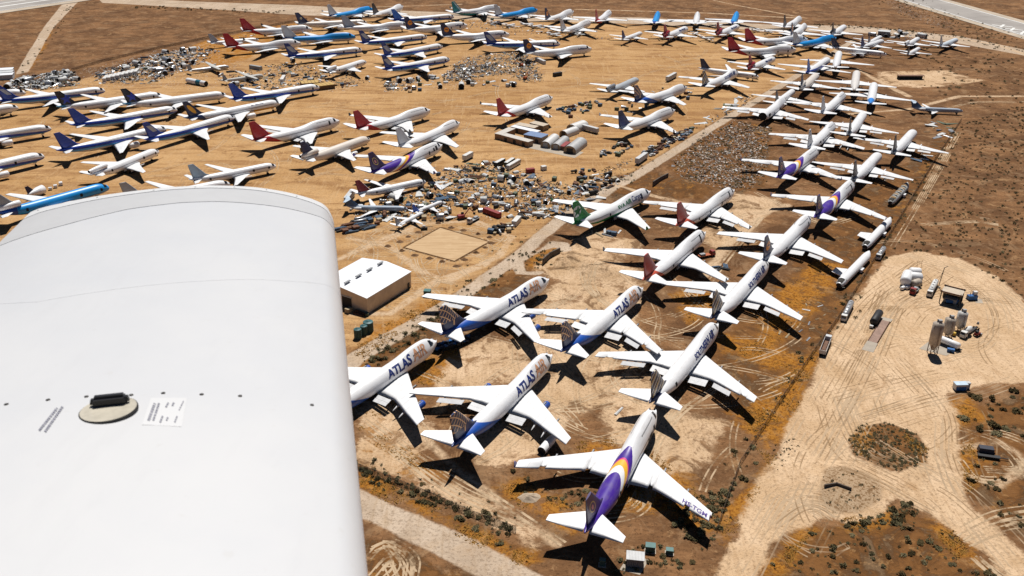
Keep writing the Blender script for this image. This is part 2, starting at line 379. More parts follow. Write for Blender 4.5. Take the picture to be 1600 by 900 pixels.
def ground_mat():
    n = NT('desert_ground'); co = n.obco()
    nA = n.noise(co, 0.012, 4, 0.6); nB = n.noise(co, 0.045, 6, 0.68, 0.5); nC = n.noise(co, 0.20, 5, 0.72, 0.3); nD = n.noise(co, 1.0, 4, 0.75)
    nE = n.noise(n.map(co, (0.02, 0.11, 1), (0, 0, R(-25))), 1.0, 5, 0.68, 0.8)       # long wind and blade streaks
    nF = n.noise(n.map(co, (0.40, 0.035, 1), (0, 0, R(32))), 1.0, 5, 0.65, 1.2)
    nG = n.noise(n.map(co, (0.45, 0.03, 1), (0, 0, R(-38))), 1.0, 5, 0.7, 1.4)
    nH = n.noise(co, 0.085, 8, 0.74, 0.8)
    wob = n.add(n.mul(n.sub(nB, 0.5), 46), n.mul(n.sub(nC, 0.5), 22))
    wob = n.add(wob, n.mul(n.sub(nD, 0.5), 7))
    def msk(name, amp, soft): return n.rng(n.add(n.attr(name), n.mul(wob, amp)), soft, -soft)
    # base: red-brown scrub soil with paler blown patches
    c = n.mix(n.rng(nB, 0.36, 0.64), (0.115, 0.055, 0.024), (0.265, 0.135, 0.060))
    c = n.mix(n.mul(n.rng(nE, 0.44, 0.60), 0.5), c, (0.105, 0.052, 0.024))
    c = n.mix(n.mul(n.rng(nH, 0.56, 0.66), 0.7), c, (0.38, 0.225, 0.11))
    c = n.mix(n.mul(n.rng(nC, 0.59, 0.69), 0.45), c, (0.42, 0.27, 0.15))
    c = n.mix(n.mul(n.rng(nD, 0.54, 0.64), 0.6), c, (0.065, 0.034, 0.017))
    g = n.mul(msk('gold', 0.6, 2.5), n.rng(nC, 0.36, 0.52)); og = n.mul(n.rng(nB, .57, .63), n.rng(nC, .46, .56))
    d = msk('dark', 0.42, 1.5)
    dk = n.mix(n.rng(nH, 0.40, 0.58), (0.046, 0.020, 0.007), (0.185, 0.082, 0.026))
    dk = n.mix(n.mul(n.rng(nC, 0.56, 0.64), 0.5), dk, (0.38, 0.21, 0.085))
    dk = n.mix(n.mul(n.rng(nD, 0.58, 0.70), 0.45), dk, (0.42, 0.26, 0.13))
    # yard: packed tan sand
    s = n.mix(n.rng(nA, 0.35, 0.65), (0.42, 0.238, 0.097), (0.53, 0.322, 0.148))
    s = n.mix(n.mul(n.rng(nE, 0.45, 0.60), 0.7), s, (0.28, 0.140, 0.055))
    s = n.mix(n.mul(n.rng(nF, 0.54, 0.68), 0.50), s, (0.56, 0.37, 0.195))
    s = n.mix(n.mul(n.rng(nG, 0.54, 0.70), 0.35), s, (0.36, 0.205, 0.09))
    s = n.mix(n.mul(n.rng(nH, 0.55, 0.66), 0.65), s, (0.19, 0.088, 0.034))
    c = n.mix(msk('sand', 0.20, 1.5), c, s)
    c = n.mix(n.mul(d, 0.92), c, n.mix(n.mul(og, .8), dk, (0.36, 0.155, 0.022)))
    c = n.mix(n.mul(g, 0.85), c, n.mix(n.rng(nD, 0.38, 0.62), (0.20, 0.070, 0.008), (0.54, 0.235, 0.030)))
    # pale graded lots
    p = n.mix(n.rng(nB, 0.34, 0.66), (0.53, 0.355, 0.205), (0.67, 0.48, 0.31))
    p = n.mix(n.mul(n.rng(nF, 0.48, 0.62), 0.38), p, (0.40, 0.250, 0.132))
    p = n.mix(n.mul(n.rng(nG, 0.52, 0.66), 0.38), p, (0.63, 0.46, 0.29))
    p = n.mix(n.mul(n.rng(nH, 0.57, 0.68), 0.42), p, (0.33, 0.180, 0.080))
    p = n.mix(n.mul(n.rng(nD, 0.60, 0.72), 0.30), p, (0.27, 0.15, 0.07))
    c = n.mix(n.mul(msk('pale', 0.22, 1.0), n.rng(n.add(nH, n.mul(n.attr('pale'), -0.014)), 0.33, 0.47)), c, p)
    c = n.mix(n.mul(n.mul(msk('mott', 0.45, 2.0), n.rng(n.add(nH, n.mul(n.attr('mott'), -0.003)), 0.41, 0.53)), .95), c, p)
    c = n.mix(msk('knoll', 0.10, 0.8), c, n.mix(n.rng(nD, 0.4, 0.58), (0.20, 0.115, 0.055), (0.50, 0.36, 0.23)))
    # weathered concrete / graded strips
    k = n.mix(n.rng(nB, 0.34, 0.66), (0.45, 0.345, 0.25), (0.57, 0.455, 0.345))
    k = n.mix(n.mul(n.rng(nF, 0.50, 0.64), 0.5), k, (0.38, 0.275, 0.18))
    k = n.mix(n.mul(n.rng(nH, 0.58, 0.70), 0.45), k, (0.31, 0.20, 0.11))
    c = n.mix(n.mul(msk('conc', 0.07, 0.6), 0.92), c, k)
    c = n.mix(n.mul(msk('track', 0.12, 1.0), n.rng(nC, 0.30, 0.55)), c, (0.56, 0.40, 0.255))
    pm = msk('pad', 0.02, 0.5)
    edge = n.mul(n.rng(n.math('ABSOLUTE', n.add(n.attr('pad'), n.mul(wob, .04))), 1.9, 0.5), 0.9)
    c = n.mix(pm, c, n.mix(n.rng(n.noise(n.map(co, (0.05, 0.8, 1), (0, 0, R(-28))), 1.0, 2), 0.4, 0.65), (0.47, 0.30, 0.145), (0.57, 0.39, 0.21)))
    c = n.mix(edge, c, (0.075, 0.034, 0.014))
    # fine litter of bright metal crumbs in the breaking yards
    v = n.t.nodes.new('ShaderNodeTexVoronoi'); v.inputs['Scale'].default_value = 0.55; n.link(co, v.inputs['Vector'])
    lm = n.mul(msk('litter', 0.4, 3.0), n.lt(v.outputs['Distance'], 0.30))
    lm = n.mul(lm, n.rng(nC, 0.42, 0.55))
    gc = n.t.nodes.new('ShaderNodeSeparateColor'); n.link(v.outputs['Color'], gc.inputs[0])
    c = n.mix(n.mul(lm, 0.8), c, n.mix(n.gt(gc.outputs[0], 0.5), (0.06, 0.045, 0.035), (0.55, 0.53, 0.50)))
    c = n.mix(n.mul(n.rng(nD, 0.50, 0.62), 0.38), c, (0.10, 0.048, 0.02))
    c = n.mix(n.mul(n.rng(nH, 0.36, 0.50, 1, 0), 0.22), c, (0.52, 0.35, 0.20))
    h = n.add(n.add(n.mul(nC, 1.0), n.mul(nD, 0.5)), n.mul(nF, .5))
    return n.done(c, 0.95, 0, 0.1, (h, 0.8, 0.75))
gme.materials.append(ground_mat())
ground = bpy.data.objects.new('ground', gme); col.objects.link(ground); tag(ground, kind='structure')

def hz(x, y):
    """terrain height at a world point"""
    i = int(np.clip(np.searchsorted(gx, x) - 1, 0, nx - 2)); j = int(np.clip(np.searchsorted(gy, y) - 1, 0, ny - 2))
    u = (x - gx[i]) / (gx[i + 1] - gx[i]); v = (y - gy[j]) / (gy[j + 1] - gy[j]); Z = PZ.reshape(ny, nx)
    return float((Z[j, i] * (1 - u) + Z[j, i + 1] * u) * (1 - v) + (Z[j + 1, i] * (1 - u) + Z[j + 1, i + 1] * u) * v)
def gp(px, py):
    p = at(px, py); p.z = hz(p.x, p.y); return p

# ---- runways: asphalt sheets with painted lines
def sheet(name, pts, m, z, kind='structure'):
    me = bpy.data.meshes.new(name); vs = [(p.x, p.y, z) for p in pts]
    me.from_pydata(vs, [], [tuple(range(len(vs)))]); me.update(); me.materials.append(m)
    if me.polygons[0].normal.z < 0: me.flip_normals()
    o = bpy.data.objects.new(name, me); col.objects.link(o); tag(o, kind=kind); return o
def asphalt():
    n = NT('runway_asphalt'); co = n.obco(); a = n.noise(co, 0.03, 4); b = n.noise(n.map(co, (0.02, 0.25, 1), (0, 0, R(20))), 1, 3)
    c = n.mix(n.rng(a, 0.3, 0.7), (0.27, 0.245, 0.225), (0.37, 0.34, 0.31)); c = n.mix(n.mul(n.rng(b, 0.4, 0.7), 0.4), c, (0.20, 0.18, 0.165))
    return n.done(c, 0.9)
M_ASPH = asphalt()
M_LINE = plain('runway_paint', (0.78, 0.77, 0.74), 0.8, var=0.2, scale=0.1)
M_SHOULD = plain('runway_shoulder', (0.52, 0.43, 0.33), 0.95, var=0.3, scale=0.05)
def strip(a, b, w0, w1, z, m, name):
    a = Vector(a).to_2d(); b = Vector(b).to_2d(); d = (b - a).normalized(); nrm = Vector((-d.y, d.x))
    return sheet(name, [Vector((*(a + nrm * w0), 0)), Vector((*(b + nrm * w0), 0)), Vector((*(b + nrm * w1), 0)), Vector((*(a + nrm * w1), 0))], m, z)
def extend(a, b, k0, k1):
    d = (b - a); return a - d * k0, b + d * k1
_a, _b = extend(at(1440, 0), at(1600, 46), 3.0, 2.0)
strip(_a, _b, -34, 34, 0.03, M_SHOULD, 'runway_shoulder'); strip(_a, _b, -24, 24, 0.06, M_ASPH, 'runway')
for q in (-22, 21): strip(_a, _b, q, q + 1.6, 0.09, M_LINE, 'runway_line')
_d = (_b - _a).normalized(); _nr = Vector((-_d.y, _d.x, 0))
for k in range(3):                                                        # closed-runway crosses
    c = at(1566 + 16 * k, 40.5 + 5.2 * k)
    for sgn in (1, -1):
        e = (_d * 7 + _nr * 7 * sgn)
        strip(c - e, c + e, -1.3, 1.3, 0.09 + 0.02 * (sgn > 0), M_LINE, 'runway_line')
_a, _b = extend(at(0, 11), at(56, 3), 4.0, 2.0)
strip(_a, _b, -40, 50, 0.03, M_SHOULD, 'runway_shoulder'); strip(_a, _b, -26, 40, 0.06, M_ASPH, 'runway')
for q, t in ((0, 4), (22, 2.5), (-23, 1.2)): strip(_a, _b, q, q + t, 0.09, M_LINE, 'runway_line')

def pad_mat():
    n = NT('levelled_sand'); co = n.obco(); a = n.noise(n.map(co, (0.05, 0.7, 1), (0, 0, R(-28))), 1.0, 4, .65); b = n.noise(co, .15, 5, .7)
    c = n.mix(n.rng(a, .38, .62), (0.44, 0.29, 0.160), (0.53, 0.37, 0.215)); c = n.mix(n.mul(n.rng(b, .5, .68), .35), c, (.62, .46, .28)); return n.done(c, .95, 0, .1)
def soil_mat():
    n = NT('turned_soil'); co = n.obco(); b = n.noise(co, .6, 4, .7); return n.done(n.mix(n.rng(b, .35, .65), (.055, .026, .011), (.16, .085, .038)), .95, 0, .1)
_c = [at(*p) for p in PAD[0]]; _m = sum(_c, Vector()) / 4
sheet('pad_border', [_m + (p - _m) * 1.045 for p in _c], soil_mat(), .07); sheet('levelled_pad', [_m + (p - _m) * .985 for p in _c], pad_mat(), .11)
# ---- worn wheel ruts: paired narrow ribbons
def rut_mat():
    n = NT('wheel_rut'); co = n.obco(); a = n.noise(co, 0.12, 3); b = n.noise(co, 0.9, 2)
    n.done(n.mix(n.rng(a, .3, .7), (0.50, 0.345, 0.205), (0.62, 0.46, 0.30)), 0.95, 0, 0.1)
    tr = n.t.nodes.new('ShaderNodeBsdfTransparent'); mx = n.t.nodes.new('ShaderNodeMixShader')
    n.link(n.mul(n.rng(n.add(n.mul(a, 0.65), n.mul(b, 0.35)), 0.38, 0.58), .75), mx.inputs[0]); n.link(tr.outputs[0], mx.inputs[1]); n.link(n.b.outputs[0], mx.inputs[2])
    n.link(mx.outputs[0], n.out.inputs[0]); return n.m
def rut_pale():
    n = NT('wheel_rut_pale'); co = n.obco(); a = n.noise(co, 0.05, 3); n.done((0.62, 0.45, 0.29), 0.95, 0, 0.1)
    tr = n.t.nodes.new('ShaderNodeBsdfTransparent'); mx = n.t.nodes.new('ShaderNodeMixShader')
    n.link(n.mul(n.rng(a, 0.36, 0.62), 0.6), mx.inputs[0]); n.link(tr.outputs[0], mx.inputs[1]); n.link(n.b.outputs[0], mx.inputs[2]); n.link(mx.outputs[0], n.out.inputs[0]); return n.m
def rut_dark():  # shadowed soil of the ruts, its shade painted in as darker brown
    n = NT('wheel_rut_shaded_brown'); co = n.obco(); a = n.noise(co, 0.12, 3); b = n.noise(co, 0.9, 2)
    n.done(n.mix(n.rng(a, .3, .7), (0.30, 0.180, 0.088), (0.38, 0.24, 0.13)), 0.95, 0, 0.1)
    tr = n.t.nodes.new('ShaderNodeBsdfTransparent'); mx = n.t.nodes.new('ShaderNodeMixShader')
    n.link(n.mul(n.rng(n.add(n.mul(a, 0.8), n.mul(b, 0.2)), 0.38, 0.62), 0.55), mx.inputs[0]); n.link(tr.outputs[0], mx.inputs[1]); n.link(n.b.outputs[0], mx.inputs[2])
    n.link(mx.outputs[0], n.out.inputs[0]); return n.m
def ruts(paths, m, name, wd=0.55, gauge=1.9):
    mb = MB()
    for pi, path in enumerate(paths):
        pts = [Vector(p).to_2d() for p in path]; zz = 0.035 + 0.00013 * pi
        for off in (-gauge / 2, gauge / 2):
            vs = []
            for i, p in enumerate(pts):
                t = (pts[min(i + 1, len(pts) - 1)] - pts[max(i - 1, 0)])
                if t.length < 1e-6: t = Vector((1, 0))
                t.normalize(); nr = Vector((-t.y, t.x))
                for s_ in (-wd / 2, wd / 2):
                    q = p + nr * (off + s_); vs.append((q.x, q.y, hz(q.x, q.y) + zz))
            mb.add(vs, [(2 * i, 2 * i + 1, 2 * i + 3, 2 * i + 2) for i in range(len(pts) - 1)])
    o = mb.obj(name, [m]); tag(o, kind='structure'); return o
def bez(pp, n=22):
    """smooth curve through pixel points"""
    P = [at(*p) for p in pp]; P = [P[0] * 2 - P[1]] + P + [P[-1] * 2 - P[-2]]; out = []
    for i in range(1, len(P) - 2):
        for k in range(n):
            t = k / n; a, b, c, d = P[i - 1], P[i], P[i + 1], P[i + 2]
            out.append(0.5 * ((2 * b) + (c - a) * t + (2 * a - 5 * b + 4 * c - d) * t * t + (3 * b - a - 3 * c + d) * t ** 3))
    out.append(P[-2]); return out
def rnd_arcs(poly, num, rmin, rmax, seed):
    rr = random.Random(seed); pg = [at(*p).to_2d() for p in poly]; xs = [p.x for p in pg]; ys = [p.y for p in pg]; out = []
    def inside(x, y):
        c = False; j = len(pg) - 1
        for i in range(len(pg)):
            if (pg[i].y > y) != (pg[j].y > y) and x < (pg[j].x - pg[i].x) * (y - pg[i].y) / (pg[j].y - pg[i].y) + pg[i].x: c = not c
            j = i
        return c
    tries = 0
    while len(out) < num and tries < num * 40:
        tries += 1
        x = rr.uniform(min(xs), max(xs)); y = rr.uniform(min(ys), max(ys))
        if not inside(x, y): continue
        rad = rr.uniform(rmin, rmax); a0 = rr.uniform(0, 6.28); da = rr.uniform(0.5, 2.2) * min(1, 60 / rad); sg = rr.choice((-1, 1)); h = a0; p = Vector((x, y, 0)); path = [p.copy()]
        steps = 26
        for k in range(steps):
            p = p + Vector((math.cos(h), math.sin(h), 0)) * (rad * da / steps); h += sg * da / steps
            if not inside(p.x, p.y): break
            path.append(p.copy())
        if len(path) > 6: out.append(path)
    return out
LOT = PALE[0]
_lot = [bez(p) for p in ([(1130, 900), (1230, 720), (1300, 590), (1370, 480), (1450, 420)], [(1150, 900), (1250, 740), (1330, 620), (1390, 520), (1440, 470), (1560, 460), (1590, 540), (1500, 590), (1400, 600)],
        [(1600, 890), (1480, 770), (1390, 740), (1330, 700), (1300, 620)], [(1590, 885), (1520, 800), (1480, 720), (1470, 640), (1400, 560)], [(1330, 640), (1420, 560), (1560, 560), (1600, 500), (1540, 440), (1430, 400), (1380, 430)],
        [(1220, 840), (1300, 700), (1370, 560), (1410, 460)], [(1480, 790), (1400, 745), (1340, 715)], [(1180, 860), (1260, 800), (1300, 815)], [(1600, 570), (1520, 600), (1440, 620), (1340, 650)])]
def flow(paths, n, spread, seed):
    rr = random.Random(seed); out = []
    for p in paths:
        for _ in range(n):
            off = rr.gauss(0, spread); tw = rr.gauss(0, spread * .5); a = rr.randrange(0, max(1, len(p) - 14)); b = min(len(p), a + rr.randint(12, 60)); q = []
            for i in range(a, b):
                t = (Vector(p[min(i + 1, len(p) - 1)]) - Vector(p[max(i - 1, 0)])); t.z = 0
                if t.length < 1e-6: continue
                t.normalize(); q.append(Vector(p[i]) + Vector((-t.y, t.x, 0)) * (off + tw * i / len(p)))
            if len(q) > 4: out.append(q)
    return out
_lot = flow(_lot, 13, 6.0, 3) + rnd_arcs(LOT, 14, 30, 60, 3)
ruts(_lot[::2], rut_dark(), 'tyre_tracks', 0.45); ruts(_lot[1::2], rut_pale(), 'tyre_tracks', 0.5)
_br = [bez(p) for p in ([(560, 640), (640, 700), (760, 770), (880, 850)], [(565, 660), (690, 760), (820, 820)], [(900, 810), (1000, 790), (1020, 700), (1060, 620)],
        [(1010, 790), (1016, 720), (1060, 650), (1130, 600)], [(1500, 690), (1545, 675), (1610, 700), (1590, 745), (1530, 750), (1500, 720)], [(1500, 670), (1560, 690), (1600, 735), (1540, 735)],
        [(1500, 840), (1560, 810), (1620, 800)], [(1510, 850), (1570, 825), (1620, 818)], [(1520, 870), (1560, 905)], [(575, 870), (600, 850), (620, 880), (600, 905)], [(580, 900), (610, 870), (630, 900)],
        [(580, 860), (610, 850), (640, 872), (640, 900)], [(1110, 440), (1140, 400), (1190, 340)], [(1180, 300), (1240, 330), (1290, 350), (1340, 340)],
        [(1460, 175), (1520, 160), (1600, 158)], [(1395, 385), (1440, 310), (1500, 205)], [(1440, 350), (1520, 345), (1560, 350)])]
_br = flow(_br, 3, 1.6, 9) + _br
_br += rnd_arcs([(560, 640), (700, 520), (900, 420), (1200, 320), (1260, 540), (1150, 760), (900, 820)], 60, 12, 70, 5)
_br += rnd_arcs([(540, 370), (640, 340), (790, 350), (800, 390), (690, 460), (560, 500), (545, 430)], 46, 20, 110, 8)
_br += rnd_arcs([(60, 150), (420, 165), (700, 150), (900, 100), (1120, 75), (1090, 110), (960, 170), (900, 250), (720, 240), (520, 330), (300, 300), (60, 260)], 70, 30, 160, 11)
ruts(_br, rut_mat(), 'tyre_tracks', 0.55)

# ------------------------------------------------------------------ aircraft
# fuselage stations: x from nose, half width, top z, bottom z, hump (narrow upper deck) 0..1
F_J2 = [(0, .10, 5.45, 5.1, 0), (.7, 1.0, 6.35, 4.2, 0), (2, 1.75, 7.35, 3.35, .2), (4, 2.5, 8.75, 2.75, .6), (6, 2.95, 9.75, 2.4, .9), (8, 3.15, 10.15, 2.2, 1),
        (10, 3.25, 10.25, 2.1, 1), (14, 3.25, 10.2, 2.1, 1), (17, 3.25, 9.9, 2.1, .8), (21, 3.25, 9.05, 2.1, .4), (24, 3.25, 8.65, 2.0, 0), (34, 3.25, 8.6, 1.9, 0), (44, 3.25, 8.6, 2.1, 0),
        (49, 3.2, 8.6, 2.5, 0), (54, 2.8, 8.6, 3.6, 0), (59, 2.1, 8.55, 5.0, 0), (64, 1.25, 8.4, 6.4, 0), (67, .6, 8.2, 7.2, 0), (68, .25, 7.95, 7.45, 0)]
F_J4 = [s if s[0] <= 10 else s for s in F_J2[:7]] + [(18, 3.25, 10.25, 2.1, 1), (22, 3.25, 10.1, 2.1, .9), (26, 3.25, 9.4, 2.1, .5), (30, 3.25, 8.7, 2.0, 0)] + F_J2[11:]
def tube(L, r, zc, nose, tail, up, tw=.35):
    f = [(0, .08, zc - .25 * r, zc - .45 * r, 0)]
    for t in (.08, .25, .5, .75, 1.0):
        k = math.sqrt(1 - (1 - t) ** 2); f.append((nose * t, r * k, zc - .3 * r * (1 - k) + r * k * (0.75 + .25 * t), zc - .3 * r * (1 - k) - r * k, 0))
    f += [(L * .45, r, zc + r, zc - r - .1, 0), (L - tail, r, zc + r, zc - r, 0)]
    for t in (.25, .5, .75, .92, 1.0):
        k = 1 - t ** 1.5 * (1 - tw * .3); rr = max(r * k, .22)
        top = zc + r - up * t * t * .25; f.append((L - tail + tail * t, rr * (1 if t < 1 else .6), top, top - 2 * rr * (1 if t < 1 else .7), 0))
    return f
TYPES = {
 'J2': dict(L=68, fus=F_J2, wing=[(2.6, 20.0, 17.0, 3.2, .11), (8, 24.9, 12.6, 3.9, .10), (12, 28.6, 9.9, 4.5, .09), (21, 36.6, 7.0, 5.7, .085), (29.8, 44.2, 4.1, 6.7, .08)],
            tp=[(1.0, 57.6, 9.6, 7.2, .09), (11.1, 66.3, 2.8, 9.0, .08)], fin=[(8.3, 52.2, 14.3, .6), (9.6, 55.2, 11.8, .55), (19.2, 64.4, 4.3, .30)], eng=[(11.7, 25.0, 2.7), (20.8, 33.6, 4.0)], er=1.25, el=5.2,
            gear=[(7.5, 0, 2), (32, 5.2, 4), (35.5, 1.9, 4)], flaps=[(3.6, 10.6, 3.0), (13, 20.5, 2.0)], ck=(4.6, 6.4, 52, 96), wz=6.2),
 'W': dict(L=73, fus=tube(73, 3.1, 5.6, 7.5, 22, 1.2), wing=[(2.6, 25.0, 14.5, 4.0, .12), (9.6, 32.2, 9.6, 4.8, .10), (20, 39.8, 6.0, 5.8, .09), (30.2, 47.6, 2.2, 6.9, .08)],
            tp=[(1.0, 63.2, 7.0, 6.7, .09), (10.7, 70.2, 2.4, 8.2, .08)], fin=[(8.3, 57.0, 12.5, .55), (9.6, 60.0, 9.9, .5), (18.4, 68.6, 3.9, .28)], eng=[(9.7, 26.0, 2.9)], er=1.9, el=6.4,
            gear=[(6, 0, 2), (37, 5.4, 6)], flaps=[(3.6, 9, 2.4), (11, 19, 1.6)], ck=(1.9, 3.8, 38, 88), wz=6.0),
 'T': dict(L=54.9, fus=tube(54.9, 2.55, 4.7, 6.2, 17, 1.0), wing=[(2.1, 17.5, 11.5, 3.3, .12), (7.5, 22.6, 7.6, 4.0, .10), (15, 28.2, 5.0, 4.9, .09), (23.6, 34.6, 2.2, 6.0, .08)],
            tp=[(.8, 47.0, 5.8, 5.7, .09), (9.2, 52.4, 2.2, 6.8, .08)], fin=[(7.0, 41.5, 10.8, .5), (8.2, 44.2, 8.4, .45), (15.6, 50.8, 3.4, .25)], eng=[(7.9, 18.2, 2.4)], er=1.35, el=5.0,
            gear=[(6, 0, 2), (28, 4.6, 4)], flaps=[(3, 7, 2.0), (8.5, 15, 1.3)], ck=(1.7, 3.2, 38, 88), wz=5.05),
 'A34': dict(L=63.7, fus=tube(63.7, 2.82, 5.1, 6.6, 19, 1.1), wing=[(2.2, 20.5, 12.5, 3.6, .12), (9, 26.8, 8.2, 4.5, .10), (18, 33.0, 5.4, 5.6, .09), (29.6, 41.4, 2.3, 7.0, .08)],
            tp=[(.9, 54.4, 6.4, 6.2, .09), (9.7, 60.4, 2.4, 7.6, .08)], fin=[(7.7, 49.5, 11.0, .5), (9, 51.8, 9.1, .45), (16.8, 58.7, 4.2, .25)], eng=[(9.4, 22.5, 2.6), (19.2, 29.8, 3.8)], er=1.15, el=4.6,
            gear=[(6, 0, 2), (32, 5.2, 4)], flaps=[(3, 8.5, 2.0), (10, 19, 1.4)], ck=(1.7, 3.2, 38, 88), wz=5.5),
 'N': dict(L=42, fus=tube(42, 1.9, 3.7, 5, 13, .8), wing=[(1.6, 14.0, 7.6, 2.6, .12), (5.5, 17.2, 4.8, 3.1, .10), (17.2, 23.6, 1.7, 4.4, .08)],
            tp=[(.6, 36.0, 4.2, 4.6, .09), (6.6, 39.4, 1.6, 5.5, .08)], fin=[(5.5, 31.8, 8.6, .4), (6.5, 34.2, 6.3, .38), (12.2, 39.0, 2.6, .2)], eng=[(5.4, 13.6, 1.9)], er=.95, el=3.6,
            gear=[(5, 0, 2), (21, 3.2, 2)], flaps=[(2.2, 5, 1.3), (6, 11, 1.0)], ck=(1.3, 2.5, 38, 88), wz=4.0),
 'MD': dict(L=60, fus=tube(60, 3.0, 5.2, 6.8, 18, .9), wing=[(2.5, 20.5, 14.0, 3.6, .12), (8.5, 26.6, 9.2, 4.3, .10), (16, 32.6, 6.2, 5.2, .09), (25.6, 40.0, 2.8, 6.4, .08)],
            tp=[(1.0, 50.4, 7.6, 6.0, .09), (9.6, 57.0, 2.8, 7.6, .08)], fin=[(10.4, 48.6, 9.6, .6), (11.5, 50.2, 8.2, .5), (17.4, 55.6, 4.2, .28)], eng=[(8.4, 21.5, 2.7)], er=1.35, el=5.4,
            gear=[(7, 0, 2), (32, 5.3, 4), (33, .6, 2)], flaps=[(3.4, 8, 2.2), (9.5, 16, 1.6)], ck=(1.9, 3.6, 38, 88), wz=5.6),
 'M8': dict(L=41, fus=tube(41, 1.7, 3.1, 4.5, 9, .7), wing=[(1.5, 19.0, 6.6, 1.9, .11), (5.5, 21.6, 4.2, 2.3, .10), (16.0, 27.4, 1.4, 3.5, .08)],
            tp=[(.2, 37.2, 4.0, 9.0, .09), (6.1, 39.6, 1.8, 9.1, .08)], fin=[(4.6, 31.8, 8.6, .42), (8.9, 36.9, 4.9, .32)], eng=[], er=.8, el=4.5,
            gear=[(4.5, 0, 2), (23, 2.5, 2)], flaps=[(2, 5, 1.2), (6, 11, .9)], ck=(1.2, 2.3, 38, 88), wz=3.4),
}
TYPES['J4'] = dict(TYPES['J2'], fus=F_J4)
TYPES['B'] = dict(TYPES['N'], L=42)

def airfoil_loft(secs, side, X0, vertical=False, closed_root=True, notch=None):
    """secs (span, x_le, chord, height, thickness ratio) -> smooth lifting surface; vertical: (z, x_le, chord, half thickness)"""
    prof = [(0, 0), (.015, .30), (.06, .55), (.16, .82), (.34, 1.0), (.60, .78), (.82, .42), (1, .06)]
    if notch:                                   # cut-outs where control surfaces have been taken off
        out = []
        for i in range(len(secs) - 1):
            out.append(secs[i] + (1.0,)); a = secs[i]; b = secs[i + 1]
            for (y0, y1, k) in notch:
                for yy, kk in ((y0 - .02, 1), (y0, k), (y1, k), (y1 + .02, 1)):
                    if a[0] < yy <= b[0]:
                        t = (yy - a[0]) / (b[0] - a[0]); out.append(tuple(a[j] + (b[j] - a[j]) * t for j in range(5)) + (kk,))
        out.append(secs[-1] + (1.0,)); secs = out
    else: secs = [tuple(s) + (1.0,) for s in secs]
    V = []; n = 2 * len(prof) - 2
    for s in secs:
        if vertical: z, xle, c, th, k = s
        else: y, xle, c, z, th, k = s
        ring = []
        up = [(p[0], p[1]) for p in prof]; lo = [(p[0], -p[1] * (1 if vertical else .7)) for p in prof[-2:0:-1]]
        for u, h in up + lo:
            u = min(u, 1) * k if u > .5 else u
            if vertical: ring.append((X0 - xle - c * u, side * h * th, z))
            else: ring.append((X0 - xle - c * u, side * y, z + h * th * c * .5 - u * c * .02))
        V += ring
    mb = MB(); fs = []
    for i in range(len(secs) - 1):
        for j in range(n):
            q = (i * n + j, i * n + (j + 1) % n, (i + 1) * n + (j + 1) % n, (i + 1) * n + j); fs.append(q if side < 0 or vertical else q[::-1])
    mb.add(V, fs, 0, True)
    b = (len(secs) - 1) * n
    cap = tuple(range(b, b + n)); mb.add([V[i] for i in cap], [tuple(range(n)) if side < 0 or vertical else tuple(range(n - 1, -1, -1))], 0)
    return mb
class Fus:
    def __init__(s, st, L):
        s.L = L; a = np.array(st, float); xs = np.unique(np.concatenate([np.linspace(0, 1.2, 6), np.linspace(1.2, a[-1, 0], 66)]))
        q = np.stack([np.interp(xs, a[:, 0], a[:, k]) for k in range(1, 5)], 1)
        for _ in range(3):
            q[3:-1] = .25 * q[2:-2] + .5 * q[3:-1] + .25 * q[4:]
        s.xs = xs; s.q = q
    def P(s, x, th, off=0.0):
        """point at distance x from the nose, angle th degrees from the top towards starboard"""
        w_, top, bot, h = [np.interp(x, s.xs, s.q[:, k]) for k in range(4)]
        zc = (top + bot) / 2 if h < .01 else bot + 3.25; t = R(th); c = math.cos(t); sn = math.sin(t)
        hh = (top - zc) if c > 0 else (zc - bot)
        wy = w_ * (1 - .30 * h * max(c, 0) ** 1.6)
        p = Vector((s.L / 2 - x, -wy * sn, zc + hh * c))
        if off: 
            nrm = Vector((0, -sn * hh, c * wy)); nrm.normalize(); p += nrm * off
        return p
    def body(s, x0=0.0, x1=None, n=30, mb=None, mi=0):
        mb = mb or MB(); x1 = x1 if x1 is not None else s.xs[-1]
        xs = [x for x in s.xs if x0 < x < x1]; xs = [x0] + xs + [x1]; V = []
        for x in xs: V += [s.P(x, 360 * i / n) for i in range(n)]
        fs = [(k * n + i, (k + 1) * n + i, (k + 1) * n + (i + 1) % n, k * n + (i + 1) % n) for k in range(len(xs) - 1) for i in range(n)]
        mb.add(V, [f[::-1] for f in fs], mi, True)
        mb.add([s.P(x0, 360 * i / n) for i in range(n)], [tuple(range(n))], 1 if x0 > 0 else mi)
        mb.add([s.P(x1, 360 * i / n) for i in range(n)], [tuple(range(n - 1, -1, -1))], 1 if x1 < s.xs[-1] else mi)
        return mb
    def patch(s, x0, x1, a0, a1, off=.05, nx_=6, na=6, mb=None, mi=0):
        mb = mb or MB(); V = [s.P(x0 + (x1 - x0) * i / nx_, a0 + (a1 - a0) * j / na, off) for i in range(nx_ + 1) for j in range(na + 1)]
        mb.add(V, [(i * (na + 1) + j, (i + 1) * (na + 1) + j, (i + 1) * (na + 1) + j + 1, i * (na + 1) + j + 1) for i in range(nx_) for j in range(na)], mi, True)
        return mb
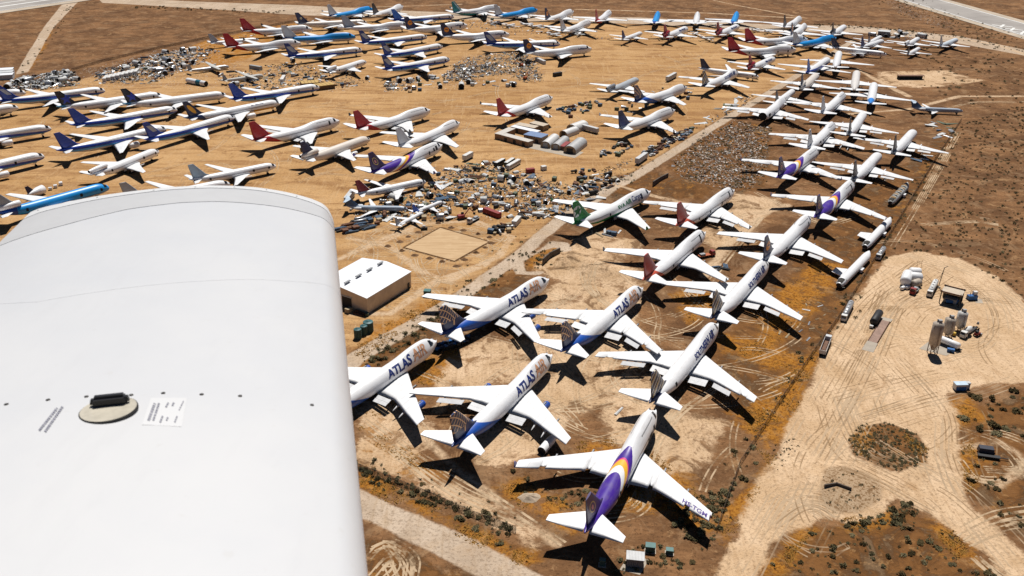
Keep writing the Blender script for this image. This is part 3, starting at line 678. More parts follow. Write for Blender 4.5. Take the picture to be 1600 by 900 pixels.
def text_verts(s, size, bold=.0, shear=0.0, sx=1.0):
    cu = bpy.data.curves.new('t', 'FONT'); cu.body = s; cu.size = size; cu.offset = bold; cu.shear = shear; cu.resolution_u = 3
    o = bpy.data.objects.new('t', cu); col.objects.link(o); dg = bpy.context.evaluated_depsgraph_get(); dg.update()
    me = bpy.data.meshes.new_from_object(o.evaluated_get(dg)); bpy.data.objects.remove(o); bpy.data.curves.remove(cu)
    bm = bmesh.new(); bm.from_mesh(me); bpy.data.meshes.remove(me)
    for k in range(-8, 14):
        g = bm.verts[:] + bm.edges[:] + bm.faces[:]
        bmesh.ops.bisect_plane(bm, geom=g, plane_co=(0, k * size * .12, 0), plane_no=(0, 1, 0))
    vs = [v.co.copy() for v in bm.verts]; bm.verts.index_update(); fs = [tuple(v.index for v in f.verts) for f in bm.faces]; bm.free()
    mx_ = max(v.x for v in vs); mn_ = min(v.x for v in vs)
    return [Vector(((v.x - mn_) * sx, v.y, 0)) for v in vs], fs, (mx_ - mn_) * sx
def fus_text(F, s, xtail, th, size, m, parent, bold=.0, length=None, shear=0.0, rad=3.4):
    """lettering painted on the starboard side, reading from tail to nose"""
    vs, fs, ln = text_verts(s, size, bold, shear); k = 1 if length is None else length / ln
    mb = MB(); mb.add([F.P(xtail - v.x * k, th - math.degrees(v.y / rad), .06) for v in vs], fs)
    o = mb.obj('lettering', [m], parent); return o

FUS = {k: Fus(v['fus'], v['L']) for k, v in TYPES.items()}
_mesh = {}
def shared(key, fn):
    if key not in _mesh: _mesh[key] = fn()
    return _mesh[key]
def inst(name, key, fn, m, parent):
    """object using shared mesh data with its own materials"""
    me = shared(key, fn)
    ms = m if isinstance(m, (list, tuple)) else [m]
    while len(me.materials) < len(ms): me.materials.append(None)
    o = bpy.data.objects.new(name, me); col.objects.link(o); o.parent = parent
    for i, mm in enumerate(ms):
        o.material_slots[i].link = 'OBJECT'; o.material_slots[i].material = mm
    return o

M_DARK = plain('dark_opening', (0.012, 0.012, 0.014), 0.7, var=.3)
M_GLASS = plain('cockpit_glass', (0.015, 0.018, 0.022), 0.12, var=.2, spec=.6)
M_TYRE = plain('tyre_rubber', (0.016, 0.015, 0.015), 0.85)
M_STEEL = plain('bare_metal', (0.42, 0.43, 0.45), 0.35, .8)
M_ALU = plain('weathered_aluminium', (0.50, 0.50, 0.51), 0.45, .5, .35)
M_GEARW = plain('gear_leg_paint', (0.50, 0.50, 0.48), 0.5)
def wing_paint(name, tipc=None, tipy=99):
    n = NT(name); co = n.obco(); x, y, z = n.xyz[0], n.xyz[1], n.xyz[2]
    a = n.noise(n.map(co, (0.5, 0.12, 1)), .8, 4, .65)
    c = n.mix(n.rng(a, .35, .7), (0.70, 0.70, 0.71), (0.80, 0.80, 0.80))
    # panel joints
    ln = n.lt(n.math('ABSOLUTE', n.sub(n.math('FRACT', n.mul(y, 1 / 3.1)), .5)), .016)
    c = n.mix(n.mul(ln, .45), c, (0.30, 0.30, 0.31))
    c = n.mix(n.mul(n.rng(n.noise(n.map(co, (.2, 1.2, 1)), 1.0, 3, .7), .55, .75), .35), c, (0.44, 0.42, 0.40))
    if tipc: c = n.mix(n.gt(n.math('ABSOLUTE', y), tipy), c, tipc)
    return n.done(c, .45, 0, .4)
M_WING = wing_paint('wing_paint')
M_FLAP = plain('flap_paint', (0.70, 0.70, 0.71), .5, var=.2)
M_UNDER = plain('pylon_grey', (0.30, 0.31, 0.33), .5)
M_WHITE = paint('white_paint')

def make_engine(parent, y, x, z, r, l, m, L, name='engine'):
    def f():
        mb = MB(); mb.lathe((0, 0, 0), (-1, 0, 0), [(.0, r * .90), (.05 * l, r * .98), (.14 * l, r), (.5 * l, r * 1.0), (.78 * l, r * .8), (l, r * .55), (l * 1.0, r * .1)], 18, 0)
        mb.lathe((0, 0, 0), (-1, 0, 0), [(.0, r * .90), (.02 * l, r * .84), (.10 * l, r * .80)], 18, 1); return mb.mesh('engine')
    e = inst(name, ('eng', round(r, 2), round(l, 2)), f, [m, M_STEEL], parent); e.location = (L / 2 - x, y, z)
    def g():
        mb = MB(); mb.lathe((-.10 * l, 0, 0), (-1, 0, 0), [(-.3 * r, .02), (-.1 * r, .15 * r), (0, .25 * r), (.02, r * .80)], 18, 0); return mb.mesh('fan')
    inst('fan', ('fan', round(r, 2), round(l, 2)), g, M_DARK, e); return e

def make_plane(kind, loc, rz, scale, liv, label, group, eng=None, flaps=False, fin=True, doors=(), gear=True, cut=None, nowing=(), notch=None, tailplane=True, hatch=False, name='parked_airliner', cat='airliner'):
    T = TYPES[kind]; L = T['L']; F = FUS[kind]
    root = empty(name, loc, rz, scale); tag(root, label, cat, group)
    bm_, fm, em = liv['body'], liv.get('fin', M_WHITE), liv.get('eng', M_WHITE); tm = liv.get('tp', M_WHITE); wm = liv.get('wing', M_WING)
    x1 = cut
    inst('fuselage', ('fus', kind, cut), lambda: F.body(0, x1).mesh('fuselage'), [bm_, M_DARK], root)
    ck = T['ck']
    for s_ in (1, -1):
        inst('cockpit_window', ('ck', kind, s_), lambda: F.patch(ck[0], ck[1], s_ * 3 if kind[0] != 'J' else s_ * 24, s_ * (62 if kind[0] != 'J' else 66), .05, 5, 6).mesh('cockpit_window'), M_GLASS, root)
    sides = [s_ for s_ in (1, -1) if s_ not in nowing]
    for s_ in sides:
        nk = notch if notch else None
        wg = inst('wing', ('wing', kind, s_, nk), lambda: airfoil_loft(T['wing'], s_, L / 2, notch=nk).mesh('wing'), wm, root)
        if kind == 'J4':
            inst('winglet', ('wl', s_), lambda: airfoil_loft([(6.6, 45.6, 2.7, .12), (8.6, 47.4, 1.0, .06)], 1, L / 2, True).mesh('winglet'), liv.get('wl', M_WHITE), wg).location = (0, s_ * 29.75, 0)
        if flaps:
            for fi, (y0, y1, cf) in enumerate(T['flaps']):
                if flaps == 2 and fi == 1 and s_ < 0: continue
                def ff(y0=y0, y1=y1, cf=cf, s_=s_):
                    W = T['wing']; mb = MB()
                    def te(y): 
                        return np.interp(y, [q[0] for q in W], [q[1] + q[2] for q in W]), np.interp(y, [q[0] for q in W], [q[3] for q in W])
                    for seg in range(2):
                        V = []
                        for y in (y0, y1):
                            xt, zt = te(y); xx = L / 2 - xt - .35 - seg * (cf * .55); zz = zt - .38 - seg * cf * .13; c2 = cf * .5
                            V += [(xx, s_ * y, zz + .16), (xx - c2, s_ * y, zz - c2 * .20), (xx - c2 * .95, s_ * y, zz - c2 * .26), (xx, s_ * y, zz - .12)]
                        fs = [(0, 4, 5, 1), (1, 5, 6, 2), (2, 6, 7, 3), (3, 7, 4, 0), (0, 1, 2, 3), (7, 6, 5, 4)]
                        mb.add(V, fs if s_ > 0 else [q[::-1] for q in fs])
                    return mb.mesh('flap')
                inst('flap', ('flap', kind, s_, fi), ff, M_FLAP, wg)
            for y in ((9.0, 14.5, 19.5) if kind[0] == 'J' else (5, 11)):
                def ft(s_=s_, y=y):
                    W = T['wing']; mb = MB(); xt = np.interp(y, [q[0] for q in W], [q[1] + q[2] for q in W]); zt = np.interp(y, [q[0] for q in W], [q[3] for q in W])
                    mb.lathe((L / 2 - xt + 2.6, s_ * y, zt - .55), (-1, 0, -.22), [(0, .02), (1, .28), (2.6, .34), (4.4, .2), (5.2, .02)], 8)
                    return mb.mesh('flap_fairing')
                inst('flap_fairing', ('ff', kind, s_, y), ft, M_FLAP, wg)
        for (y, x, z) in T['eng']:
            def fp(y=y, x=x, z=z, s_=s_):
                W = T['wing']; xl = np.interp(y, [q[0] for q in W], [q[1] for q in W]); zw = np.interp(y, [q[0] for q in W], [q[3] for q in W]); mb = MB(); V = []
                for yy in (-.22, .22):
                    V += [(L / 2 - x - .8, s_ * y + yy, z + T['er'] * .85), (L / 2 - x - 1.4, s_ * y + yy, zw - .15), (L / 2 - xl - 3.5, s_ * y + yy, zw - .2), (L / 2 - x - T['el'] * .9, s_ * y + yy, z + T['er'] * .6)]
                mb.add(V, [(0, 1, 2, 3), (7, 6, 5, 4), (0, 4, 5, 1), (1, 5, 6, 2), (2, 6, 7, 3), (3, 7, 4, 0)]); return mb.mesh('pylon')
            inst('pylon', ('py', kind, s_, y), fp, M_WHITE if kind[0] != 'J' else M_UNDER, root)
            if eng and (eng is True or (s_, round(y)) in eng): make_engine(root, s_ * y, x, z, T['er'], T['el'], em, L)
    if not cut:
        for s_ in (1, -1):
            if tailplane: inst('tailplane', ('tp', kind, s_), lambda: airfoil_loft(T['tp'], s_, L / 2).mesh('tailplane'), tm, root)
        if fin: inst('fin', ('fin', kind), lambda: airfoil_loft(T['fin'], 1, L / 2, True).mesh('fin'), fm, root)
        if kind == 'MD':
            def fe():
                mb = MB(); mb.lathe((L / 2 - 46.2, 0, 9.2), (-1, 0, 0), [(0, 1.35), (.3, 1.55), (3, 1.62), (9, 1.5), (13, 1.1), (14.2, .95)], 18, 0)
                mb.lathe((L / 2 - 46.2, 0, 9.2), (-1, 0, 0), [(0, 1.35), (.5, 1.2), (2.0, 1.1), (2.0, .02)], 18, 1); mb.lathe((L / 2 - 60.2, 0, 9.2), (-1, 0, 0), [(0.2, .95), (-.6, .8), (-.6, .02)], 18, 1)
                mb.box((L / 2 - 53, 0, 7.95), (10.5, 1.1, 1.6), 0, 0); return mb.mesh('tail_engine')
            inst('tail_engine', ('md3',), fe, [liv.get('tail_eng', em), M_DARK], root)
        if kind in ('M8', 'B'):
            for s_ in (1, -1):
                e = make_engine(root, s_ * 2.75, L * .735, 3.7 if kind == 'M8' else 4.2, .85, 5.0, em, L)
                inst('engine_stub', ('stub', kind, s_), lambda: (lambda mb: (mb.box((L / 2 - L * .735 - 2.6, s_ * 1.75, 3.7 if kind == 'M8' else 4.2), (2.6, 1.3, .35)), mb)[1])(MB()).mesh('engine_stub'), M_WHITE, root)
    if gear:
        for gi, (x, y, nw) in enumerate(T['gear']):
            for s_ in ((1, -1) if y else (1,)):
                def fg(nw=nw, x=x, y=y, s_=s_):
                    mb = MB(); h = float(np.interp(x, F.xs, F.q[:, 2])) + .8; rr = .62
                    mb.cyl((L / 2 - x, s_ * y, rr), (L / 2 - x, s_ * y, max(h, 2.4)), .17, .2, 8, 0)
                    k = nw // 2
                    for i in range(k):
                        xx = L / 2 - x + (i - (k - 1) / 2) * 1.45
                        for d in (-.55, .55): mb.cyl((xx, s_ * y + d - .19, rr), (xx, s_ * y + d + .19, rr), rr, rr, 12, 1)
                    mb.box((L / 2 - x, s_ * y, rr), ((k - 1) * 1.45 + .4, .25, .25))
                    mb.box((L / 2 - x + .2, s_ * y + (.9 if s_ > 0 else -.9), max(h, 2.4) - .8), (2.2, .08, 1.7), 0, 2)
                    return mb.mesh('landing_gear')
                inst('landing_gear', ('gear', kind, gi, s_), fg, [M_GEARW, M_TYRE, M_WHITE], root)
    for (dx, wdt, a0, a1) in doors:
        o = F.patch(dx, dx + wdt, a0, a1, .04, 2, 5).obj('open_door', [M_DARK], root)
    return root

TYPES['B'] = dict(TYPES['N'], eng=[])
NAVY = (0.010, 0.016, 0.075); INK = (0.008, 0.008, 0.012); ABLUE = (0.006, 0.045, 0.36); LBLUE = (0.06, 0.34, 0.72); KBLUE = (0.0, 0.27, 0.70); KDARK = (0.005, 0.06, 0.33)
RED = (0.42, 0.008, 0.022); CRED = (0.36, 0.035, 0.03); CSAL = (0.62, 0.10, 0.055); PURP = (0.055, 0.016, 0.27); GOLD_ = (0.80, 0.44, 0.03); MAG = (0.62, 0.05, 0.20); GREEN = (0.0, 0.20, 0.045)
ORNG = (0.80, 0.27, 0.008); TEAL = (0.0, 0.19, 0.21); BEIGE = (0.72, 0.65, 0.58); GREYF = (0.36, 0.40, 0.45); BLACKF = (0.012, 0.012, 0.018); DRED = (0.22, 0.008, 0.018); SKYF = (0.34, 0.44, 0.53); SILV = (0.47, 0.50, 0.54)
WJ = [(6.1, -20, 24), (8.9, 14, 26)]; WW = [(6.0, -24, 30)]; WT = [(5.05, -17, 21)]; WM = [(5.6, -20, 24)]
def whites(name, fin, win=None, fz=(), bz=(), base=WHITE, **k):
    return dict(body=paint(name + '_body', base, bz, win=win), fin=paint(name + '_fin', fin, fz), **k)
TH = 2.9
def thai_q(c): return behind(c, -TH)
LIV = dict(
 lattice=dict(body=paint('lattice_body', WHITE, [(behind(2.5, 2.6), (0.010, 0.085, 0.42)), (behind(-9.0, 2.2), (0.006, 0.035, 0.19))], win=None),
            fin=paint('lattice_fin', (0.010, 0.022, 0.085), [(lattice(-29, 13.5, 2.9, .085, 11.5), (0.85, 0.52, 0.27)), (both(band(9.2, 11.6), band(-99, 99, 0, -27.0, -26.3)), (0.72, 0.42, 0.20))]),
            eng=paint('blue_engine', (0.01, 0.07, 0.36))),
 stripes=dict(body=paint('stripes_body', WHITE, [(behind(-19.5, .9), (0.010, 0.018, 0.075))]),
            fin=paint('stripes_fin', (0.010, 0.014, 0.05), [(arcs(-20, 4.5, 5.5, 2.6, .26), (0.62, 0.56, 0.46)), (arcs(-20, 4.5, 6.4, 5.2, .10), (0.66, 0.38, 0.04))])),
 crane=whites('crane', NAVY, WJ, [(disc(-28.6, 13.4, 2.35), ORNG), (oval(-28.6, 13.5, 1.5, .38, 1.1), NAVY)], [(behind(-24, 1.0), (0.02, 0.05, 0.16))]),
 crane2=whites('crane2', NAVY, WJ, [(disc(-28.6, 13.4, 2.35), ORNG), (oval(-28.6, 13.5, 1.5, .38, 1.1), NAVY)], [(below(9, 0), WHITE)], wl=M_WHITE),
 purple=dict(body=paint('purple_body', WHITE, [(thai_q(-19.5), PURP), (thai_q(-23.4), MAG), (thai_q(-24.3), GOLD_), (thai_q(-27.4), WHITE), (thai_q(-31.0), PURP), (both(below(4.2), thai_q(-33)), (.55, .5, .45))], win=WJ),
            fin=paint('purple_fin', (0.026, 0.012, 0.10), [(oval(-29.2, 13.2, 1.9, 2.6, .55), (0.55, 0.40, 0.12)), (oval(-29.2, 13.2, 1.45, 2.1, .55), (0.03, 0.012, 0.10)), (oval(-29.2, 13.1, .7, 1.1, .5), (0.62, 0.25, 0.22))]), wl=paint('violet_winglet', (0.03, 0.012, 0.3))),
 kanga=whites('kanga', RED, WJ, [], [(behind(-8.0, 1.75), RED)], wl=paint('dark_winglet', (.05, .05, .06))),
 salmon=whites('salmon', CRED, WJ, [], [(behind(-10.0, 1.6), CSAL)], wl=paint('dark_winglet', (.05, .05, .06))),
 green=dict(body=paint('green_body', WHITE, [(below(4.5, 0.02), GREEN), (behind(-16.2, 1.5), GREEN)], win=[(6.4, -24, -8)]),
            fin=paint('green_fin', GREEN, [(both(disc(-31.2, 13.6, 3.0), behind(-99 + 140, 0)), (0.62, 0.66, 0.66)), (star(-30.6, 13.6, 2.6), (0.0, 0.12, 0.04))]), wl=paint('green_winglet', GREEN)),
 greyfin=whites('greyfin', GREYF, WJ), plainj=whites('plainj', WHITE, None, eng=M_WHITE), whitefin=whites('whitefin', (.55, .56, .58), WJ),
 bluefin=whites('bluefin', (0.012, 0.035, 0.16), WJ, [(band(15.5, 99), (0.008, 0.02, 0.09))]), indigo=whites('indigo', (0.02, 0.03, 0.14), None),
 blackfin=whites('blackfin', BLACKF, None, [(band(9, 13, .0), (.05, .05, .06))]), orangefin=whites('orangefin', NAVY, None, [(oval(-28.8, 13.5, 1.5, 3.4, .6), ORNG)]),
 sky=whites('sky', (.50, .52, .55), None, [], [(both(below(5.1), below(99)), (0.62, 0.62, 0.62)), (band(4.75, 5.25), KDARK), (behind(-26, 0), KDARK)], base=KBLUE, wl=M_WHITE),
 teal=whites('teal', TEAL, WJ, [(oval(-26.5, 13, 1.0, 6, .95), (.5, .62, .66))], [(below(3.6, .12), TEAL)], wl=paint('teal_winglet', TEAL)),
 # twins (long)
 band=dict(body=paint('band_body', WHITE, [(below(6.7, .058), ABLUE), (below(5.0, .045), LBLUE), (below(4.15, .030), (.60, .58, .56))], win=[(7.1, -10, 30)]),
           fin=paint('band_fin', (0.008, 0.050, 0.34), [(both(band(13.6, 14.6, .6, -31.4, -29.2), band(-99, 99)), (.8, .8, .8))])),
 patch=dict(body=paint('band_body'), fin=paint('patch_fin', (0.008, 0.045, 0.30), [(both(band(11.2, 15.8), oval(-29.9, 13.5, 1.7, 5, .93)), (0.42, 0.44, 0.47))])),
 patch2=dict(body=paint('band_body'), fin=paint('patch2_fin', (0.010, 0.036, 0.21), [(both(band(10.4, 15.6), oval(-30.3, 13.5, 2.3, 4.5, .93)), (0.40, 0.42, 0.45))])),
 sbar=dict(body=paint('band_body'), fin=paint('azure_fin', (0.01, 0.12, 0.50))),
 star=whites('star', (0.008, 0.009, 0.016), WW, [(star(-29.2, 12.2, 3.0), (0.015, 0.045, 0.42))], [(behind(-26.5, .5), (.12, .36, .55)), (below(4.4), (.58, .58, .58))]),
 yolk=dict(body=paint('yolk_body', WHITE, [(behind(-17.0, .9), (0.02, 0.045, 0.14)), (band(4.4, 4.9, .02), (0.02, 0.03, 0.10)), (both(below(4.3), band(-9, 99, 0, 14, 30)), (.70, .36, .03))], win=[(6.1, -10, 30)]),
           fin=paint('yolk_fin', (0.010, 0.014, 0.05), [(oval(-30.3, 12.8, 1.7, 3.2, .75), (0.82, 0.36, 0.01))])),
 sand=whites('sand', (0.010, 0.018, 0.075), WW, [(disc(-30, 12.8, 1.2), (.55, .45, .25))], [], base=BEIGE),
 bluetail=whites('bluetail', (0.02, 0.12, 0.5), None, [], [(behind(-22, 0), (0.02, 0.24, 0.72))]), beigetop=whites('beigetop', BEIGE, None, [], [], base=(.74, .70, .66)),
 plainw=whites('plainw', WHITE, WW),
 # short twins
 tgrey=whites('tgrey', GREYF, WT), tsky=whites('tsky', SKYF, WT), tnone=whites('tnone', (.60, .60, .61), None), tdark=whites('tdark', (.05, .05, .06), None, [], [(behind(-17, .4), (.10, .11, .13))]),
 tblue=whites('tblue', (0.012, 0.03, 0.15), WT), tindig=whites('tindig', (.02, .03, .12), None, [(oval(-21, 11.5, .8, 3.5, .75), (.5, .55, .6))], [(below(4.0), (.10, .12, .2))]),
 tred=whites('tred', DRED, WT, [(oval(-19.6, 11.8, .5, 6, .85), (.75, .75, .75))], [(band(3.2, 3.6), (.2, .05, .05))]), tsilver=whites('tsilver', SILV, WT, [], [(below(4.6), (.30, .36, .46))], base=(.6, .66, .72)),
 tmaroon=whites('tmaroon', (0.05, .012, .02), None), tnavy=whites('tnavy', (.012, .018, .06), [(5.5, -17, 21)]),
 # trijets
 mdbeige=whites('mdbeige', (0.010, 0.018, 0.085), None, [], [], base=BEIGE, tail_eng=paint('beige_engine', BEIGE)), mdwhite=whites('mdwhite', (.45, .48, .52), WM, tail_eng=M_WHITE),
 mdred=dict(body=paint('mdred_body', WHITE, [(behind(-14.5, .9), RED)]), fin=paint('mdred_fin', (.28, .006, .018)), tail_eng=paint('mdred_engine', (.34, .006, .02)), eng=paint('mdred_pod', (.5, .5, .5))),
 mdsky=dict(body=paint('mdsky_body', KBLUE, [(below(3.5), (.55, .55, .55)), (band(3.5, 3.9), KDARK), (behind(-19, 0), KDARK)]), fin=paint('mdsky_fin', (.30, .33, .36)), tail_eng=M_WHITE),
 mdblack=whites('mdblack', BLACKF, None, tail_eng=paint('black_engine', (.05, .05, .06))), mdgrey=dict(body=paint('mdgrey_body', (.42, .45, .48), [(below(4.2), (.3, .33, .36))]), fin=M_UNDER, tail_eng=paint('grey_engine', (.20, .21, .23))),
 silver=dict(body=paint('silver_body', (.40, .47, .56), [(below(2.9), (.30, .36, .44))], win=[(3.4, -12, 16)]), fin=paint('silver_fin', (.03, .09, .20)), tp=paint('silver_tailplane', (.5, .6, .7))),
 small=dict(body=paint('small_body', WHITE, [(behind(-9, .7), (.02, .09, .42)), (band(3.1, 3.45), (.02, .05, .2))], win=[(4.0, -14, 16)]), fin=paint('small_fin', (.02, .08, .40))),
 smallw=dict(body=paint('smallw_body', WHITE, [(band(3.2, 3.5), (.05, .06, .1))], win=[(4.0, -14, 16)]), fin=paint('smallw_fin', (.25, .28, .33))),
)
D4 = [(9, 1.3, 78, 104), (19, 1.2, 80, 104), (47, 1.2, 78, 104)]; DW = [(6.5, 1.3, 70, 104), (18.5, 1.3, 70, 104), (54, 1.3, 70, 104)]; DM = [(5, 1.2, 66, 100), (16, 1.4, 66, 100), (44, 1.2, 66, 100)]; DT = [(4.5, 1.2, 66, 100), (39, 1.2, 66, 100)]
NTC = ((9.2, 10.6, .86), (21.5, 23.2, .80)); NTD = ((3.8, 8.6, .90), (13.2, 15.0, .78), (24, 26, .85))
G1, G2, G3, G4, G5 = 'jumbo jets parked in the near field', 'airliners in the row along the long fence', 'airliners in the tan yard behind the wing', 'airliners in the far rows by the scrap heaps', 'airliners along the far boundary road'
